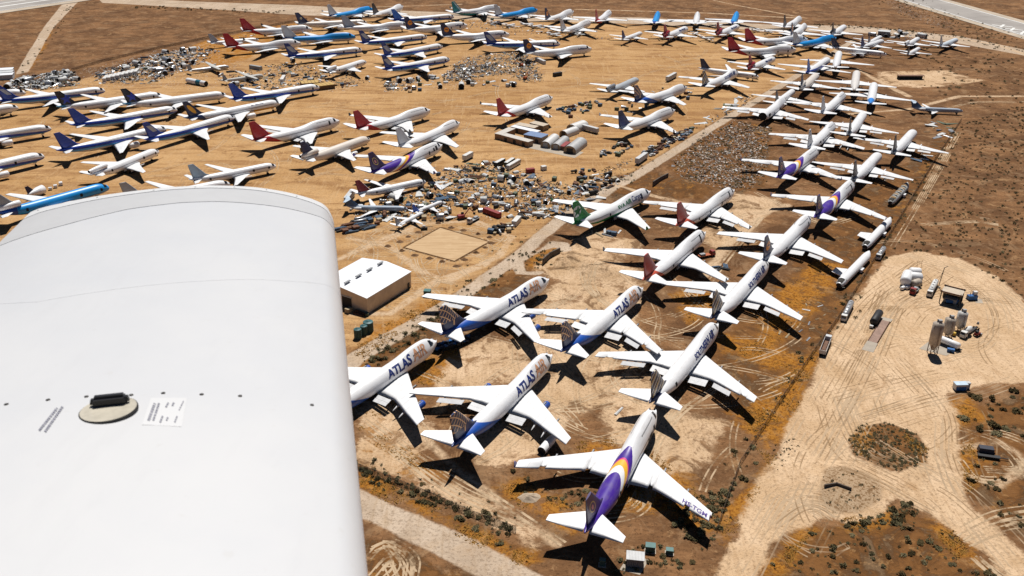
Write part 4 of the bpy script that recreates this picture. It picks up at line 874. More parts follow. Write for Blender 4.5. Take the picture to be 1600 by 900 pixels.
# id, kind, nose, tail (survey pixels), livery, label, group, options
PLANES = [
 ('thaiA', 'J4', (1020, 644), (914.4, 831), 'purple', 'nearest white jumbo jet with purple, yellow and white chevrons, beside the small grey shed', G1, dict(notch=NTC, doors=[(9, 1.5, 70, 112), (12, 3, 78, 108), (15.5, 1.2, 82, 108), (41, 1.6, 76, 104), (45, 1.1, 70, 96), (46.8, 1.6, 80, 108)])),
 ('atlasB', 'J2', (860, 556), (705.6, 698), 'lattice', 'nearest jumbo jet with golden lattice on its blue tail, tail fully in view', G1, dict(flaps=2, eng={(-1, 12), (1, 12)}, doors=[(4, .5, 40, 60), (5.6, .8, 62, 74)])),
 ('atlasC', 'J2', (1000, 453), (878.4, 547.6), 'lattice', 'lattice tailed jumbo jet standing right of its sister ships, without engines', G1, dict(flaps=1, notch=NTC, doors=[(8.5, 1.6, 58, 96), (4.2, .5, 40, 60)])),
 ('atlasD', 'J2', (856, 438), (688.4, 523), 'lattice', 'lattice tailed jumbo jet nearest the tan hangar, two blue engines on its near wing', G1, dict(flaps=1, eng={(-1, 12), (-1, 21)}, doors=[(4, .5, 40, 60)])),
 ('southE', 'J2', (1117, 510), (1016.6, 627), 'stripes', 'dark striped tail jumbo jet, nearest one of that livery, beside the nearest purple jumbo', G1, dict(flaps=1, notch=((24, 26.5, .85),), doors=[(4.2, .6, 30, 44), (49.6, 1.4, 60, 96)])),
 ('luftF', 'J2', (1263, 342), (1191, 407), 'crane', 'white jumbo jet with orange disc on dark tail, between purple banded and striped tail jumbos', G2, dict(flaps=1, doors=[(9, 1.2, 62, 100), (12, .8, 84, 100), (42, 1.2, 78, 104)])),
 ('atlasH', 'J2', (681, 534), (512, 637), 'lattice', 'blue lettered jumbo jet whose tail is hidden behind the white wing in front', G1, dict(flaps=2, eng={(-1, 21), (1, 12)}, doors=[(4, .5, 40, 60)])),
 ('southG', 'J2', (1196, 413), (1112, 496), 'stripes', 'dark striped tail jumbo jet, farther one, near a white fuselage by the fence', G2, dict(flaps=1, doors=[(4.2, .6, 30, 44)])),
 ('thai2', 'J4', (1331, 288), (1273, 339), 'purple', 'purple banded jumbo jet whose wingtip reaches a bare fuselage by the fence', G2, dict(notch=NTC, doors=[(11, 1.5, 40, 100), (43, 1.3, 78, 104), (18, 1.2, 80, 104)])),
 ('thai3', 'J4', (1277, 236), (1213, 278), 'purple', 'purple banded jumbo jet parked beside the field of pale rubble', G2, dict(notch=NTD, doors=[(9, 1.2, 78, 104)])),
 ('wx', 'T', (1373, 242), (1330, 282), 'tdark', 'white widebody airliner with dark tail ring, stripped flaps hanging, beside the fence corner wreck', G2, dict(flaps=1, notch=NTC)),
 ('wy', 'T', (1428, 206), (1393, 240), 'tdark', 'white widebody airliner whose wingtip crosses the fence line, white wing scraps below', G2, dict(flaps=1, notch=NTC)),
 ('wz', 'J2', (1304, 194), (1258, 234), 'whitefin', 'white jumbo jet with a hole in its nose, grey tail, before the purple banded one', G2, dict(flaps=2, notch=NTD, doors=[(3.6, 1.5, 40, 60), (44, 4, 60, 80), (38, 2, 70, 90)])),
 ('ww', 'T', (1350, 178), (1323, 212), 'tdark', 'white widebody airliner with black fin standing between three stripped white ones', G2, dict(notch=NTC, flaps=1)),
 ('v', 'J2', (1319.5, 148), (1280, 178), 'whitefin', 'white jumbo jet with bare grey fin and torn flap bays, near rear view twins', G2, dict(notch=NTD)),
 ('u1', 'T', (1241, 139), (1210, 158), 'tdark', 'white twin with dark thin fin squeezed behind the tailless jumbo', G2, dict(notch=NTC)),
 ('u2', 'J2', (1230, 154), (1176, 190), 'plainj', 'tailless jumbo jet cut open at the rear, facing away on the old taxiway', G2, dict(cut=52.0, flaps=1, notch=NTD, doors=[(20, 3, 84, 108), (34, 2, 84, 106), (44, 4, 60, 100)])),
 ('tmd', 'MD', (1277, 117), (1249, 139), 'mdbeige', 'beige trijet with dark blue fin in the right hand row', G2, dict(notch=NTC)),
 ('sANA', 'W', (1291, 95), (1263, 111), 'sbar', 'white twin with bright blue stripe and fin, nose against a finless airliner', G2, dict()),
 ('r', 'W', (1311, 83), (1305.5, 104), 'plainw', 'finless white airliner seen from behind, next to the blue striped twin', G2, dict(fin=False)),
 ('q', 'W', (1338.5, 114), (1335, 139), 'beigetop', 'finless pinkish beige airliner seen from behind', G2, dict(fin=False)),
 ('p', 'W', (1365.5, 133), (1360.5, 160), 'bluetail', 'finless white airliner with bright blue rear end seen from behind', G2, dict(fin=False)),
 ('md80', 'M8', (1506, 167), (1425, 159), 'silver', 'silver blue slim jet with T tail, alone at the right end', G2, dict()),
 ('n1', 'T', (1496, 60), (1467, 69), 'tsilver', 'pale blue twin alone at the far right of the back row', G5, dict()),
 ('n2', 'N', (1437.5, 72), (1417.5, 80), 'tdark', 'small white jet with thin dark fin before the noseless trijet', G5, dict(notch=((7, 9, .8),))),
 ('n3', 'MD', (1436, 58), (1414.5, 67), 'mdwhite', 'noseless white trijet with high tail engine, far right', G5, dict(fin=False)),
 ('n4', 'T', (1380.5, 62), (1343.5, 71), 'tblue', 'white twin with plain blue fin behind the long four engined jet', G5, dict(doors=DT)),
 ('n5', 'N', (1377.5, 55), (1355.5, 63.5), 'tmaroon', 'small grey nosed jet with dark fin behind the blue finned twin', G5, dict()),
 ('n6', 'A34', (1386, 82), (1296, 69), 'tnavy', 'long white jet with big dark blue fin, nose pointing right and down', G5, dict(doors=[(6, 1.3, 70, 104), (19, 1.3, 70, 104), (52, 1.3, 70, 104)], eng={(-1, 9), (-1, 19)})),
 ('n7', 'J4', (1306, 60), (1237, 70), 'sky', 'sky blue jumbo jet in the far right rows, beside the long dark finned jet', G5, dict(flaps=1)),
 ('n8', 'MD', (1320.5, 41), (1298, 53), 'mdblack', 'white trijet with black fin and tail engine at the far right', G5, dict()),
 ('n9', 'J2', (1260, 40), (1233, 56), 'orangefin', 'white jumbo jet with thin orange and blue fin, just before another alike', G5, dict()),
 ('n10', 'J2', (1252.5, 29), (1221.5, 43), 'blackfin', 'farthest white jumbo jet at right with dark fin, by the boundary road', G5, dict()),
 ('n11', 'J4', (1262, 62), (1161.5, 64), 'kanga', 'dark red tailed jumbo jet in the far right pair, farther one', G5, dict(doors=D4)),
 ('n12', 'J4', (1244, 78), (1138, 79), 'kanga', 'dark red tailed jumbo jet in the far right pair, nearer one', G5, dict(doors=D4)),
 ('n13', 'MD', (1153.5, 41), (1118, 54), 'mdred', 'white trijet with red tail, right of the similar one in the back row', G5, dict()),
 ('n14', 'MD', (1073.5, 44), (1035.5, 57), 'mdred', 'white trijet with red tail, left one of the back row pair', G5, dict()),
 ('n15', 'T', (1003, 49), (970.5, 58), 'tblue', 'short white twin with blue fin beside an earth heap in the back row', G5, dict()),
 ('n16', 'J4', (1029, 20), (1021, 38), 'sky', 'sky blue finless jumbo seen from behind, left one of the back row', G5, dict(fin=False)),
 ('n17', 'J4', (1090.5, 20), (1086, 40), 'plainj', 'white finless jumbo seen from behind between two sky blue ones', G5, dict(fin=False)),
 ('n18', 'J4', (1152, 21), (1143.5, 37.5), 'sky', 'sky blue finless jumbo seen from behind, right one of the back row', G5, dict(fin=False)),
 ('n19', 'J4', (953.5, 20), (930, 33), 'kanga', 'red tailed jumbo jet alone in the middle of the farthest row', G5, dict()),
 ('n20', 'J4', (893.5, 19.5), (853, 30), 'crane2', 'orange disc tailed jumbo jet in the farthest row by the boundary road', G5, dict()),
 ('n21', 'J4', (918, 37), (880, 47), 'whitefin', 'white jumbo jet with pale grey fin in front of small straight winged planes', G5, dict()),
 ('n22', 'J4', (834.5, 17), (778, 24), 'sky', 'sky blue jumbo jet with grey fin next to the teal tailed one', G5, dict()),
 ('n23', 'J4', (776.5, 13), (711.5, 19), 'teal', 'white jumbo jet with teal tail and belly', G5, dict(eng={(-1, 12)})),
 ('n24', 'J4', (731.5, 40), (632, 45.5), 'crane2', 'orange disc tailed jumbo jet, leftmost of the three in echelon', G4, dict(doors=[(9, 1.5, 70, 104), (19, 1.2, 78, 104)], gear=True)),
 ('n25', 'J4', (793, 54.5), (693, 56), 'crane2', 'orange disc tailed jumbo jet, middle of the three in echelon', G4, dict(doors=[(9, 1.2, 78, 104)])),
 ('n26', 'W', (864.5, 68), (766, 68), 'patch2', 'blue striped twin just behind the nearest orange disc jumbo', G4, dict(doors=DW)),
 ('n27', 'N', (872, 61), (809, 61), 'smallw', 'slim white jet body behind the blue striped twin', G4, dict(doors=DT, fin=False)),
 ('n28', 'J4', (921.5, 77), (821, 82), 'crane2', 'orange disc tailed jumbo jet, nearest of the three, beside the grey scrap heap', G4, dict(doors=[(7, .8, 100, 112)])),
 ('n29', 'W', (706, 25.5), (614.5, 31), 'sbar', 'blue striped twin with bright blue fin in the far middle', G4, dict(doors=DW)),
 ('n30', 'J2', (624, 12.5), (588, 21), 'blackfin', 'white jumbo jet with black fin at the far middle boundary', G5, dict()),
 ('n31', 'J4', (637, 40), (535, 43), 'greyfin', 'white jumbo jet with large grey fin behind the blue striped twins', G4, dict()),
 ('n32', 'W', (665, 57), (563, 66.5), 'patch2', 'blue striped twin, farthest of the three stacked beside the scrap heap', G4, dict(doors=DW)),
 ('n33', 'W', (688.5, 72), (598.5, 86.5), 'patch2', 'blue striped twin, middle of the three stacked beside the scrap heap', G4, dict(doors=DW)),
 ('n34', 'W', (700, 92), (599, 108), 'patch2', 'blue striped twin, nearest of the three, nose at the grey scrap heap', G4, dict(doors=DW)),
 ('n35', 'J4', (580, 15), (515.5, 24.5), 'sky', 'sky blue jumbo jet with grey fin, farthest at the left', G5, dict()),
 ('n36', 'W', (543, 36), (461, 37), 'sand', 'sand coloured twin with dark blue fin behind the sky blue jumbo', G4, dict(eng=True)),
 ('n37', 'J4', (557, 57.5), (440.5, 59.5), 'sky', 'sky blue jumbo jet with big grey fin beside the red tailed jumbos', G4, dict()),
 ('n38', 'W', (561.5, 77.5), (449, 87.5), 'patch2', 'blue striped twin below the sky blue jumbo, behind the white trijet', G4, dict(doors=DW)),
 ('n39', 'MD', (571.5, 94), (510, 109), 'mdwhite', 'white trijet with its fin cut short standing on an earth patch', G4, dict(doors=DM, fin=False)),
 ('n40', 'J4', (490, 46), (376, 48), 'kanga', 'red tailed jumbo jet at the left boundary, farther one of the pair', G4, dict()),
 ('n41', 'J4', (472, 68), (350, 73), 'kanga', 'red tailed jumbo jet at the left boundary, nearer one of the pair', G4, dict()),
 ('n42', 'T', (404, 59), (325, 63), 'tgrey', 'white twin with pale grey fin at the left boundary corner', G4, dict()),
 ('n43', 'MD', (997, 122), (948, 140), 'mdgrey', 'grey trijet without fin standing alone left of the old taxiway', G4, dict(fin=False)),
 ('n44', 'J2', (1070, 138), (992, 158), 'lattice', 'lattice tailed jumbo jet far from its sisters, among parked equipment', G4, dict(notch=NTC)),
 ('n45', 'J4', (1049, 175), (970, 199), 'bluefin', 'white jumbo jet with dark blue fin beside the rows of scrap cars', G4, dict(notch=NTC)),
 ('n46', 'A34', (1185.5, 116.5), (1092, 102), 'tnavy', 'white four engined jet with dark blue fin, crossed by a striped tail jumbo', G4, dict(doors=[(5, 1.4, 66, 100)])),
 ('n47', 'J2', (1152.5, 113), (1095, 135), 'stripes', 'striped tail jumbo jet crossing the dark blue finned jet in the distance', G4, dict(notch=NTC)),
 ('n48', 'MD', (1210, 90.5), (1167.5, 106), 'mdred', 'white trijet with red tail in front of the two red tailed jumbos', G4, dict()),
 ('a2', 'W', (164, 140), (-3, 158), 'patch', 'blue striped twin at the left edge, tail cut by the picture, farthest of its rows', G3, dict(doors=[(6.5, 1.3, 70, 104)])),
 ('a3', 'W', (244.5, 149), (98, 166), 'star', 'twin with blue star on black fin, left one of two', G3, dict(doors=[(6.5, 1.3, 70, 104), (54, 1.3, 80, 108)])),
 ('a4', 'W', (354.5, 147), (190, 163), 'star', 'twin with blue star on black fin, right one of two', G3, dict(doors=[(54, 1.3, 80, 108)])),
 ('a5', 'W', (281, 169), (104, 197), 'band', 'blue striped twin with lettered fin below the star tailed pair', G3, dict(doors=[(6.5, 1.3, 70, 104), (26, 1.3, 76, 104)])),
 ('a6', 'W', (259.5, 200), (88, 236), 'band', 'blue striped twin with lettered fin and silver engine, behind the finless white trijet', G3, dict(eng={(-1, 10)})),
 ('a7', 'W', (366, 182), (225, 219), 'patch', 'blue striped twin with grey patch on its fin, in front of the yellow oval tail', G3, dict(doors=[(6.5, 1.3, 70, 104)])),
 ('a8', 'W', (500, 135), (357, 155.5), 'band', 'blue striped twin whose nose touches the yellow roofed stack', G3, dict(doors=DW)),
 ('a9', 'W', (435.5, 160), (289, 184.5), 'yolk', 'twin with yellow oval on dark fin and navy rear', G3, dict(eng={(-1, 10)})),
 ('a10', 'W', (28.5, 166.5), (-140, 190), 'plainw', 'white nose of an airliner entering at the left edge, topmost of three', G3, dict()),
 ('a11', 'W', (80, 199), (-95, 222), 'band', 'white airliner front with silver engine at left edge, middle of three', G3, dict(eng={(-1, 10)})),
 ('a12', 'W', (69, 242), (-95, 275), 'band', 'white airliner front with silver engine at left edge, lowest of three', G3, dict(eng={(-1, 10)}, doors=[(17.5, 1.3, 70, 104)])),
 ('a13', 'MD', (170, 290), (-12, 334), 'mdsky', 'bright sky blue trijet beside the white wing at the left', G3, dict(doors=DM)),
 ('a15', 'MD', (247, 233), (140, 270), 'mdwhite', 'white trijet without fin, tail engine bare, below the blue striped twins', G3, dict(doors=DM, fin=False)),
 ('a16', 'T', (431, 255), (294, 277), 'tsky', 'white twin with pale blue grey fin just above the white wing', G3, dict(doors=[(5, 1.3, 66, 100), (15, 1.3, 66, 100), (42, 1.2, 70, 104)])),
 ('a17', 'T', (359, 284), (188, 312), 'tgrey', 'white twin almost hidden behind the white wing, grey fin tip showing', G3, dict()),
 ('a19', 'J4', (530, 190), (394, 219), 'kanga', 'red tailed jumbo jet with pale winglets left of a beige trijet', G3, dict(flaps=1, doors=[(9.5, 1.4, 50, 80)])),
 ('a20', 'MD', (577, 215), (470, 248), 'mdbeige', 'beige trijet with dark blue fin in the tan yard', G3, dict(eng={(-1, 8)})),
 ('a21', 'J4', (669, 174), (558, 200), 'kanga', 'red tailed jumbo jet behind the all white jumbo in the tan yard', G3, dict(flaps=1)),
 ('a22', 'J2', (717, 193), (621, 229), 'whitefin', 'all white jumbo jet with pale fin between red and purple tailed ones', G3, dict()),
 ('a23', 'J4', (690, 228), (578, 270), 'purple', 'purple tailed jumbo jet in the tan yard above the red finned twin', G3, dict(notch=NTC, doors=[(8, 2, 50, 84), (11, 1.4, 60, 84), (16, 1.2, 70, 100)])),
 ('a24', 'T', (665, 278), (554, 296), 'tred', 'white twin with dark red fin above the small wrecks', G3, dict(doors=DT)),
 ('a25', 'M8', (624, 317), (552, 310), 'silver', 'small silver T tail jet lying among scrap beside a long trailer', G3, dict(gear=False)),
 ('a26', 'B', (692, 305), (643, 318), 'small', 'small white jet with blue rear in the scrap yard', G3, dict()),
 ('a27', 'B', (661, 322), (616, 339), 'smallw', 'small white jet with grey fin lying before the blue rear one', G3, dict()),
 ('a29', 'J4', (861, 154), (778, 180), 'kanga', 'red tailed jumbo jet alone in the middle of the sand above the workshops', G3, dict(notch=NTC)),
 ('eva', 'J4', (1012, 302), (898, 349), 'green', 'white jumbo jet with green tail and green belly', G2, dict(doors=[(11, 1.5, 46, 84), (40, 1.2, 74, 100)])),
 ('redA', 'J4', (1143, 300), (1058, 351), 'salmon', 'jumbo jet with brick red tail right of the green tailed one', G2, dict(flaps=1, notch=NTC, doors=[(10, 1.3, 44, 80), (20, 1.2, 78, 104), (34, 1.2, 78, 104), (47, 1.2, 76, 100)])),
 ('redB', 'J4', (1098, 366), (1006, 436), 'salmon', 'jumbo jet with brick red tail behind the lattice tailed one, dark winglets', G1, dict(doors=[(10, 1.4, 40, 90), (20, 1.2, 78, 104), (42, 1.2, 74, 100)])),
 ('a1', 'W', (40, 143.5), (-110, 155), 'plainw', 'white airliner nose at the left edge just before the silver scrap', G3, dict()),
]
PROOT = {}
for (pid, kind, nz, tl, lv, label, grp, op) in PLANES:
    A = at(*nz, 5.6); B = at(*tl, 7.7); d = (A - B); Lm = d.to_2d().length; T = TYPES[kind]
    sc = 1.0
    if kind in ('T', 'MD', 'A34', 'M8', 'N', 'B'): sc = min(max(Lm / T['L'], .5 if kind == 'B' else .8), 1.22)
    if pid in ('wx', 'wy', 'ww'): sc = 1.2
    rz = math.atan2(d.y, d.x); mid = (A + B) / 2
    tot = T['L'] * sc
    if pid in ('a13', 'a17', 'atlasH', 'a10', 'a11', 'a12', 'a1', 'a2', 'n11', 'n12'):   # only the nose end is well seen
        mid = A - d.normalized() * tot / 2
    if pid in ('n36', 'n31'): mid = B + d.normalized() * tot / 2
    mid.z = 0; cat = 'jumbo jet' if kind[0] == 'J' else 'airliner'
    nm = 'jumbo_jet' if kind[0] == 'J' else ('trijet_airliner' if kind == 'MD' else ('small_jet' if kind in ('B', 'M8', 'N') else 'twin_jet_airliner'))
    PROOT[pid] = make_plane(kind, (mid.x, mid.y, 0.0), rz, sc, LIV[lv], label, grp, name=nm, cat=cat, **op)
# lettering on hulls and wings
M_TNAVY = plain('lettering_navy', (0.012, 0.03, 0.17), .5); M_TORG = plain('lettering_orange', (0.70, 0.36, 0.20), .5, var=.35, scale=1.2); M_TBLK = plain('lettering_black', (0.03, 0.03, 0.035), .5)
M_TGRN = plain('lettering_green', (0.0, 0.16, 0.04), .5); M_TVIO = plain('lettering_violet', (0.06, 0.02, 0.25), .5); M_TWHT = plain('lettering_white', (.7, .7, .7), .5)
FJ2, FJ4 = FUS['J2'], FUS['J4']
for pid in ('atlasB', 'atlasC', 'atlasD', 'atlasH'):
    r_ = PROOT[pid]
    fus_text(FJ2, 'ATLAS', 31, 80, 4.5, M_TNAVY, r_, .16, 13.6, .2); fus_text(FJ2, 'AIR', 16.9, 80, 4.5, M_TORG, r_, .14, 8.0, .2)
    fus_text(FJ2, 'ATLAS AIR', 16.5, 58, .8, M_TBLK, r_, .02, 6.0, rad=4)
for pid in ('southE', 'southG', 'n47'):
    fus_text(FJ2, 'SOUTHERN AIR', 31, 74, 3.1, M_TNAVY, PROOT[pid], .12, 20.5, .25); fus_text(FJ2, 'SOUTHERN AIR', 14, 50, .7, M_TBLK, PROOT[pid], .02, 5.2, rad=4)
fus_text(FJ4, 'EVA AIR', 33, 74, 2.6, M_TGRN, PROOT['eva'], .06, 12.0); fus_text(FJ4, 'Cargo', 20.4, 74, 3.2, M_TNAVY, PROOT['eva'], .03, 8.4)
fus_text(FJ4, 'Lufthansa', 15, 74, 1.9, M_TNAVY, PROOT['n28'], .04, 8.5); fus_text(FJ4, 'Lufthansa', 15, 74, 1.9, M_TNAVY, PROOT['n25'], .04, 8.5); fus_text(FJ4, 'Lufthansa', 15, 74, 1.9, M_TNAVY, PROOT['n24'], .04, 8.5)
for pid in ('n13', 'n14', 'n48'): fus_text(FUS['MD'], 'Martinair', 26, 66, 3.0, M_TNAVY, PROOT[pid], .08, 15)
fus_text(FUS['W'], 'JET AIRWAYS', 24, 50, 1.3, M_TNAVY, PROOT['a9'], .03, 9.5)
def wing_text(root, s, y0, x0, size, m, kind='J4'):
    vs, fs, ln = text_verts(s, size, .05); T = TYPES[kind]; W = T['wing']; mb = MB(); V = []
    for v in vs:
        yy = y0 + v.x; zt = np.interp(yy, [q[0] for q in W], [q[3] for q in W]); ch = np.interp(yy, [q[0] for q in W], [q[2] for q in W]); xl = np.interp(yy, [q[0] for q in W], [q[1] for q in W]); tk = np.interp(yy, [q[0] for q in W], [q[4] for q in W])
        xs = xl + ch * x0 - v.y
        u = (xs - xl) / ch; h = np.interp(u, [0, .06, .16, .34, .60, .82, 1], [0, .55, .82, 1, .78, .42, .06])
        V.append((T['L'] / 2 - xs, -yy, zt + h * tk * ch * .5 - u * ch * .02 + .05))
    mb.add(V, fs); mb.obj('lettering', [m], root)
wing_text(PROOT['thaiA'], 'HS-TGM', 20.6, .80, 2.3, M_TVIO)

# ------------------------------------------------------------------ the wing of the carrying aircraft, below the survey point
_yw, _ds = R(-12.6), R(6.0)
W_S = Vector((math.sin(_yw) * math.cos(_ds), math.cos(_yw) * math.cos(_ds), -math.sin(_ds)))
W_C = Vector((math.cos(_yw), -math.sin(_yw), 0)); W_N = W_C.cross(W_S)
def ray(px, py): return (_fw + ((px - 800) / FPX) * _r2 - ((py - 450) / FPX) * _u2)
W_O = CAMPOS + ray(170, 640) * 1.8
def w_cs(px, py):
    """chord, span and height of the sight line where it meets the span station of the fuel cap"""
    d = ray(px, py); t = (W_O - CAMPOS).dot(W_S) / d.dot(W_S); q = CAMPOS + d * t - W_O
    return q.dot(W_C), q.dot(W_N)
_prof = sorted([w_cs(*p) for p in ((-250, 676), (-120, 650), (10, 632), (75, 625), (135, 620.5), (200, 617), (255, 615), (315, 616), (375, 619), (487, 633), (525, 644))])
_pk = np.polyfit([p[0] for p in _prof], [p[1] for p in _prof], 4)
C_L = w_cs(-330, 690)[0]
def w_h(c): return float(np.polyval(_pk, max(c, C_L)))
H0 = w_h(0.0)
def w_hit(px, py):
    d = ray(px, py); h = 0.0
    for _ in range(25):
        t = (W_O + W_N * h - CAMPOS).dot(W_N) / d.dot(W_N); q = CAMPOS + d * t - W_O; h = .5 * h + .5 * w_h(min(q.dot(W_C), .62))
    return q.dot(W_C), q.dot(W_S)
def curve_c(pts):
    a = sorted(w_hit(*p) for p in pts); xs = [p[0] for p in a]; ys = [p[1] for p in a]
    return lambda c: float(np.interp(c, xs, ys) + (0 if c > xs[0] else (c - xs[0]) * (ys[1] - ys[0]) / (xs[1] - xs[0])))
RIGHT = [w_hit(*p) for p in ((523, 345), (528, 420), (535, 500), (545, 600), (556, 700), (566, 800), (578, 900))]
_rk = np.polyfit([p[1] for p in RIGHT], [p[0] for p in RIGHT], 1)
def c_right(s): return float(np.polyval(_rk, s))
tip = curve_c([(-60, 362), (0, 343), (60, 325), (100, 316), (200, 299), (270, 291.5), (330, 289), (400, 292), (450, 300), (490, 311), (512, 321), (520, 330)])
rim = curve_c([(-60, 371), (0, 351.5), (60, 333), (100, 323), (200, 304.5), (270, 296.5), (330, 294), (400, 297.5), (450, 306), (490, 318), (512, 328.5), (520, 338)])
seam = curve_c([(-60, 400), (20, 376), (100, 352), (200, 327), (280, 317), (340, 315), (400, 319), (450, 326), (500, 339), (518, 347)])
S_MIN = w_hit(300, 1250)[1]
def w_pt(c, s, dz=0.0):
    e = max(0.0, c_right(s) - c); r = .045
    drop = 0 if e > r else r * (1 - math.sqrt(max(0, 1 - (1 - e / r) ** 2)))
    et = max(0.0, tip(c) - s); rt = .012
    drop += 0 if et > rt else rt * (1 - math.sqrt(max(0, 1 - (1 - et / rt) ** 2)))
    return W_O + W_C * c + W_S * s + W_N * (w_h(min(c, .62)) - drop + dz)
def w_sheet(f0, f1, nc=70, ns=24, dz=0.0, thick=.02):
    mb = MB(); rows = []
    for j in range(ns + 1):
        row = []
        for i in range(nc + 1):
            a = 1 - (1 - i / nc) ** 1.7
            c = C_L + a * (c_right(0) - C_L); s = f0(c) + (f1(c) - f0(c)) * j / ns
            for _ in range(6): c = C_L + a * (c_right(s) - C_L); s = f0(c) + (f1(c) - f0(c)) * j / ns
            row.append((c, s))
        rows.append(row)
    V = [w_pt(c, s, dz) for row in rows for c, s in row]; m = nc + 1; N_ = len(V)
    V += [w_pt(c, s, dz) - W_N * thick for row in rows for c, s in row]
    fs = [(j * m + i, j * m + i + 1, (j + 1) * m + i + 1, (j + 1) * m + i) for j in range(ns) for i in range(nc)]
    mb.add(V, fs + [tuple(k + N_ for k in f[::-1]) for f in fs], 0, True)
    b = [(0, i) for i in range(nc)] + [(j, nc) for j in range(ns)] + [(ns, i) for i in range(nc, 0, -1)] + [(j, 0) for j in range(ns, 0, -1)]
    ids = [j * m + i for j, i in b]; mb.add([V[k] for k in ids] + [V[k + N_] for k in ids], [(k, k + len(ids), (k + 1) % len(ids) + len(ids), (k + 1) % len(ids)) for k in range(len(ids))], 0)
    return mb
def wing_white():
    n = NT('wing_skin_paint'); co = n.t.nodes.new('ShaderNodeTexCoord').outputs['Object']
    a = n.noise(co, 2.2, 4, .6); b = n.noise(n.map(co, (9, 2.0, 2), (0, 0, R(12.6))), 2.0, 4, .65); c = n.noise(co, 26, 3, .6)
    k = n.mix(n.rng(a, .3, .7), (0.575, 0.58, 0.595), (0.61, 0.61, 0.615)); k = n.mix(n.mul(n.rng(b, .52, .74), .22), k, (0.54, 0.54, 0.55))
    k = n.mix(n.mul(n.rng(c, .66, .74), .18), k, (0.50, 0.48, 0.45))
    return n.done(k, .34, 0, .45, (n.add(a, n.mul(b, .25)), .12, .02))
M_WSKIN = wing_white(); M_TIPC = plain('wing_tip_paint', (0.53, 0.53, 0.535), .4, var=.06, scale=4); M_RIM = plain('wing_rim_paint', (0.68, 0.68, 0.68), .35, var=.05, scale=4)
wing_root = empty('aircraft_wing', tuple(W_O)); tag(wing_root, 'white wing of the aircraft the picture was taken from, filling the left foreground', 'aircraft wing')
def wchild(mb, name, mats):
    mb.v = [tuple(Vector(v) - W_O) for v in mb.v]; return mb.obj(name, mats, wing_root)
wchild(w_sheet(lambda c: S_MIN, lambda c: seam(c) - .0022, 80, 40, 0, .10), 'wing_skin', [M_WSKIN])
wchild(w_sheet(lambda c: seam(c) + .0022, lambda c: rim(c) - .0028, 80, 6, .0005, .08), 'tip_cap', [M_TIPC])
wchild(w_sheet(lambda c: rim(c) + .0028, tip, 80, 6, .001, .07), 'tip_rim', [M_RIM])
wchild(w_sheet(lambda c: seam(c) - .05, lambda c: rim(c) + .01, 60, 3, -.006, .05), 'joint_seal', [M_DARK])
for nm_, pts_ in (('skin_lap', [(-60, 480), (60, 470), (200, 448), (330, 437), (450, 438), (533, 448)]),):
    cv = curve_c(pts_); wchild(w_sheet(lambda c: cv(c) - .009, lambda c: cv(c) + .003, 80, 2, .00035, .004), nm_, [M_WSKIN])
M_SCREW = plain('screw_head', (0.06, 0.055, 0.05), .5, .5)
for p in ((10, 632), (75, 625), (135, 620), (255, 614.5), (315, 616.5), (375, 619), (487, 633), (205, 617.5), (152, 309), (305, 292.6), (366, 293), (416, 297), (60, 329), (240, 297.5), (463, 307)):
    c, s = w_hit(*p); q = w_pt(c, s); mb = MB(); rr = .0046 if p[1] > 500 else .0042
    mb.lathe(q - W_N * .001, W_N, [(0, rr), (.0022, rr * .9), (.0026, rr * .4), (.0026, .0002)], 10); wchild(mb, 'screw', [M_SCREW])
fc, fs_ = w_hit(170, 642); fq = w_pt(fc, fs_); mb = MB()
mb.lathe(fq - W_N * .001, W_N, [(0, .0530), (.004, .0525), (.0055, .0505)], 40, 1); mb.lathe(fq, W_N, [(.0045, .0505), (.0038, .047), (.005, .0005)], 40, 0)
cap_o = wchild(mb, 'fuel_cap', [plain('fuel_cap_metal', (0.60, 0.55, 0.45), .4, .15, .25, 20), plain('fuel_cap_seal', (.03, .028, .026), .6)])
mb = MB(); Mw = Matrix((W_C, W_S, W_N)).transposed()
bm = bmesh.new(); bmesh.ops.create_cube(bm, size=1); bmesh.ops.scale(bm, vec=(.074, .020, .022), verts=bm.verts)
for v in bm.verts:
    if v.co.z > 0: v.co.x *= .86
bmesh.ops.bevel(bm, geom=bm.edges[:], offset=.006, segments=3, affect='EDGES')
me = bpy.data.meshes.new('cap_tab'); 
for v in bm.verts: v.co = Mw @ v.co + (fq - W_O) + W_S * .020 + W_N * .0135
bm.to_mesh(me); bm.free(); me.materials.append(plain('cap_tab_black', (.018, .018, .022), .45))
tab = bpy.data.objects.new('cap_tab', me); col.objects.link(tab); tab.parent = cap_o
M_DECAL = plain('placard_white', (.635, .635, .64), .4, var=.03); M_PRINT = plain('placard_print', (.27, .27, .32), .6)
def decal(rows, base=None):
    if base:
        mb = MB(); P = [w_pt(*w_hit(*p), .0006) for p in base]; mb.add(P, [(0, 1, 2, 3)]); wchild(mb, 'placard', [M_DECAL])
    mb = MB(); rr = random.Random(4)
    for (x0, y0, x1, y1, wd) in rows:                   # unreadable worn print: rows of short strokes
        t = 0.0; L_ = math.hypot(x1 - x0, y1 - y0); nx_, ny_ = -(y1 - y0) / L_, (x1 - x0) / L_
        while t < L_:
            k = rr.uniform(1.6, 3.4)
            P = [w_pt(*w_hit(x0 + (x1 - x0) * q / L_ + nx_ * o, y0 + (y1 - y0) * q / L_ + ny_ * o), .0011) for q, o in ((t, 0), (min(t + k, L_), 0), (min(t + k, L_), wd), (t, wd))]
            mb.add(P, [(0, 1, 2, 3)]); t += k + rr.uniform(.8, 1.6)
    wchild(mb, 'printed_lines', [M_PRINT])
decal([(60, 672, 88, 637, 4), (69, 674, 97, 634, 4)])
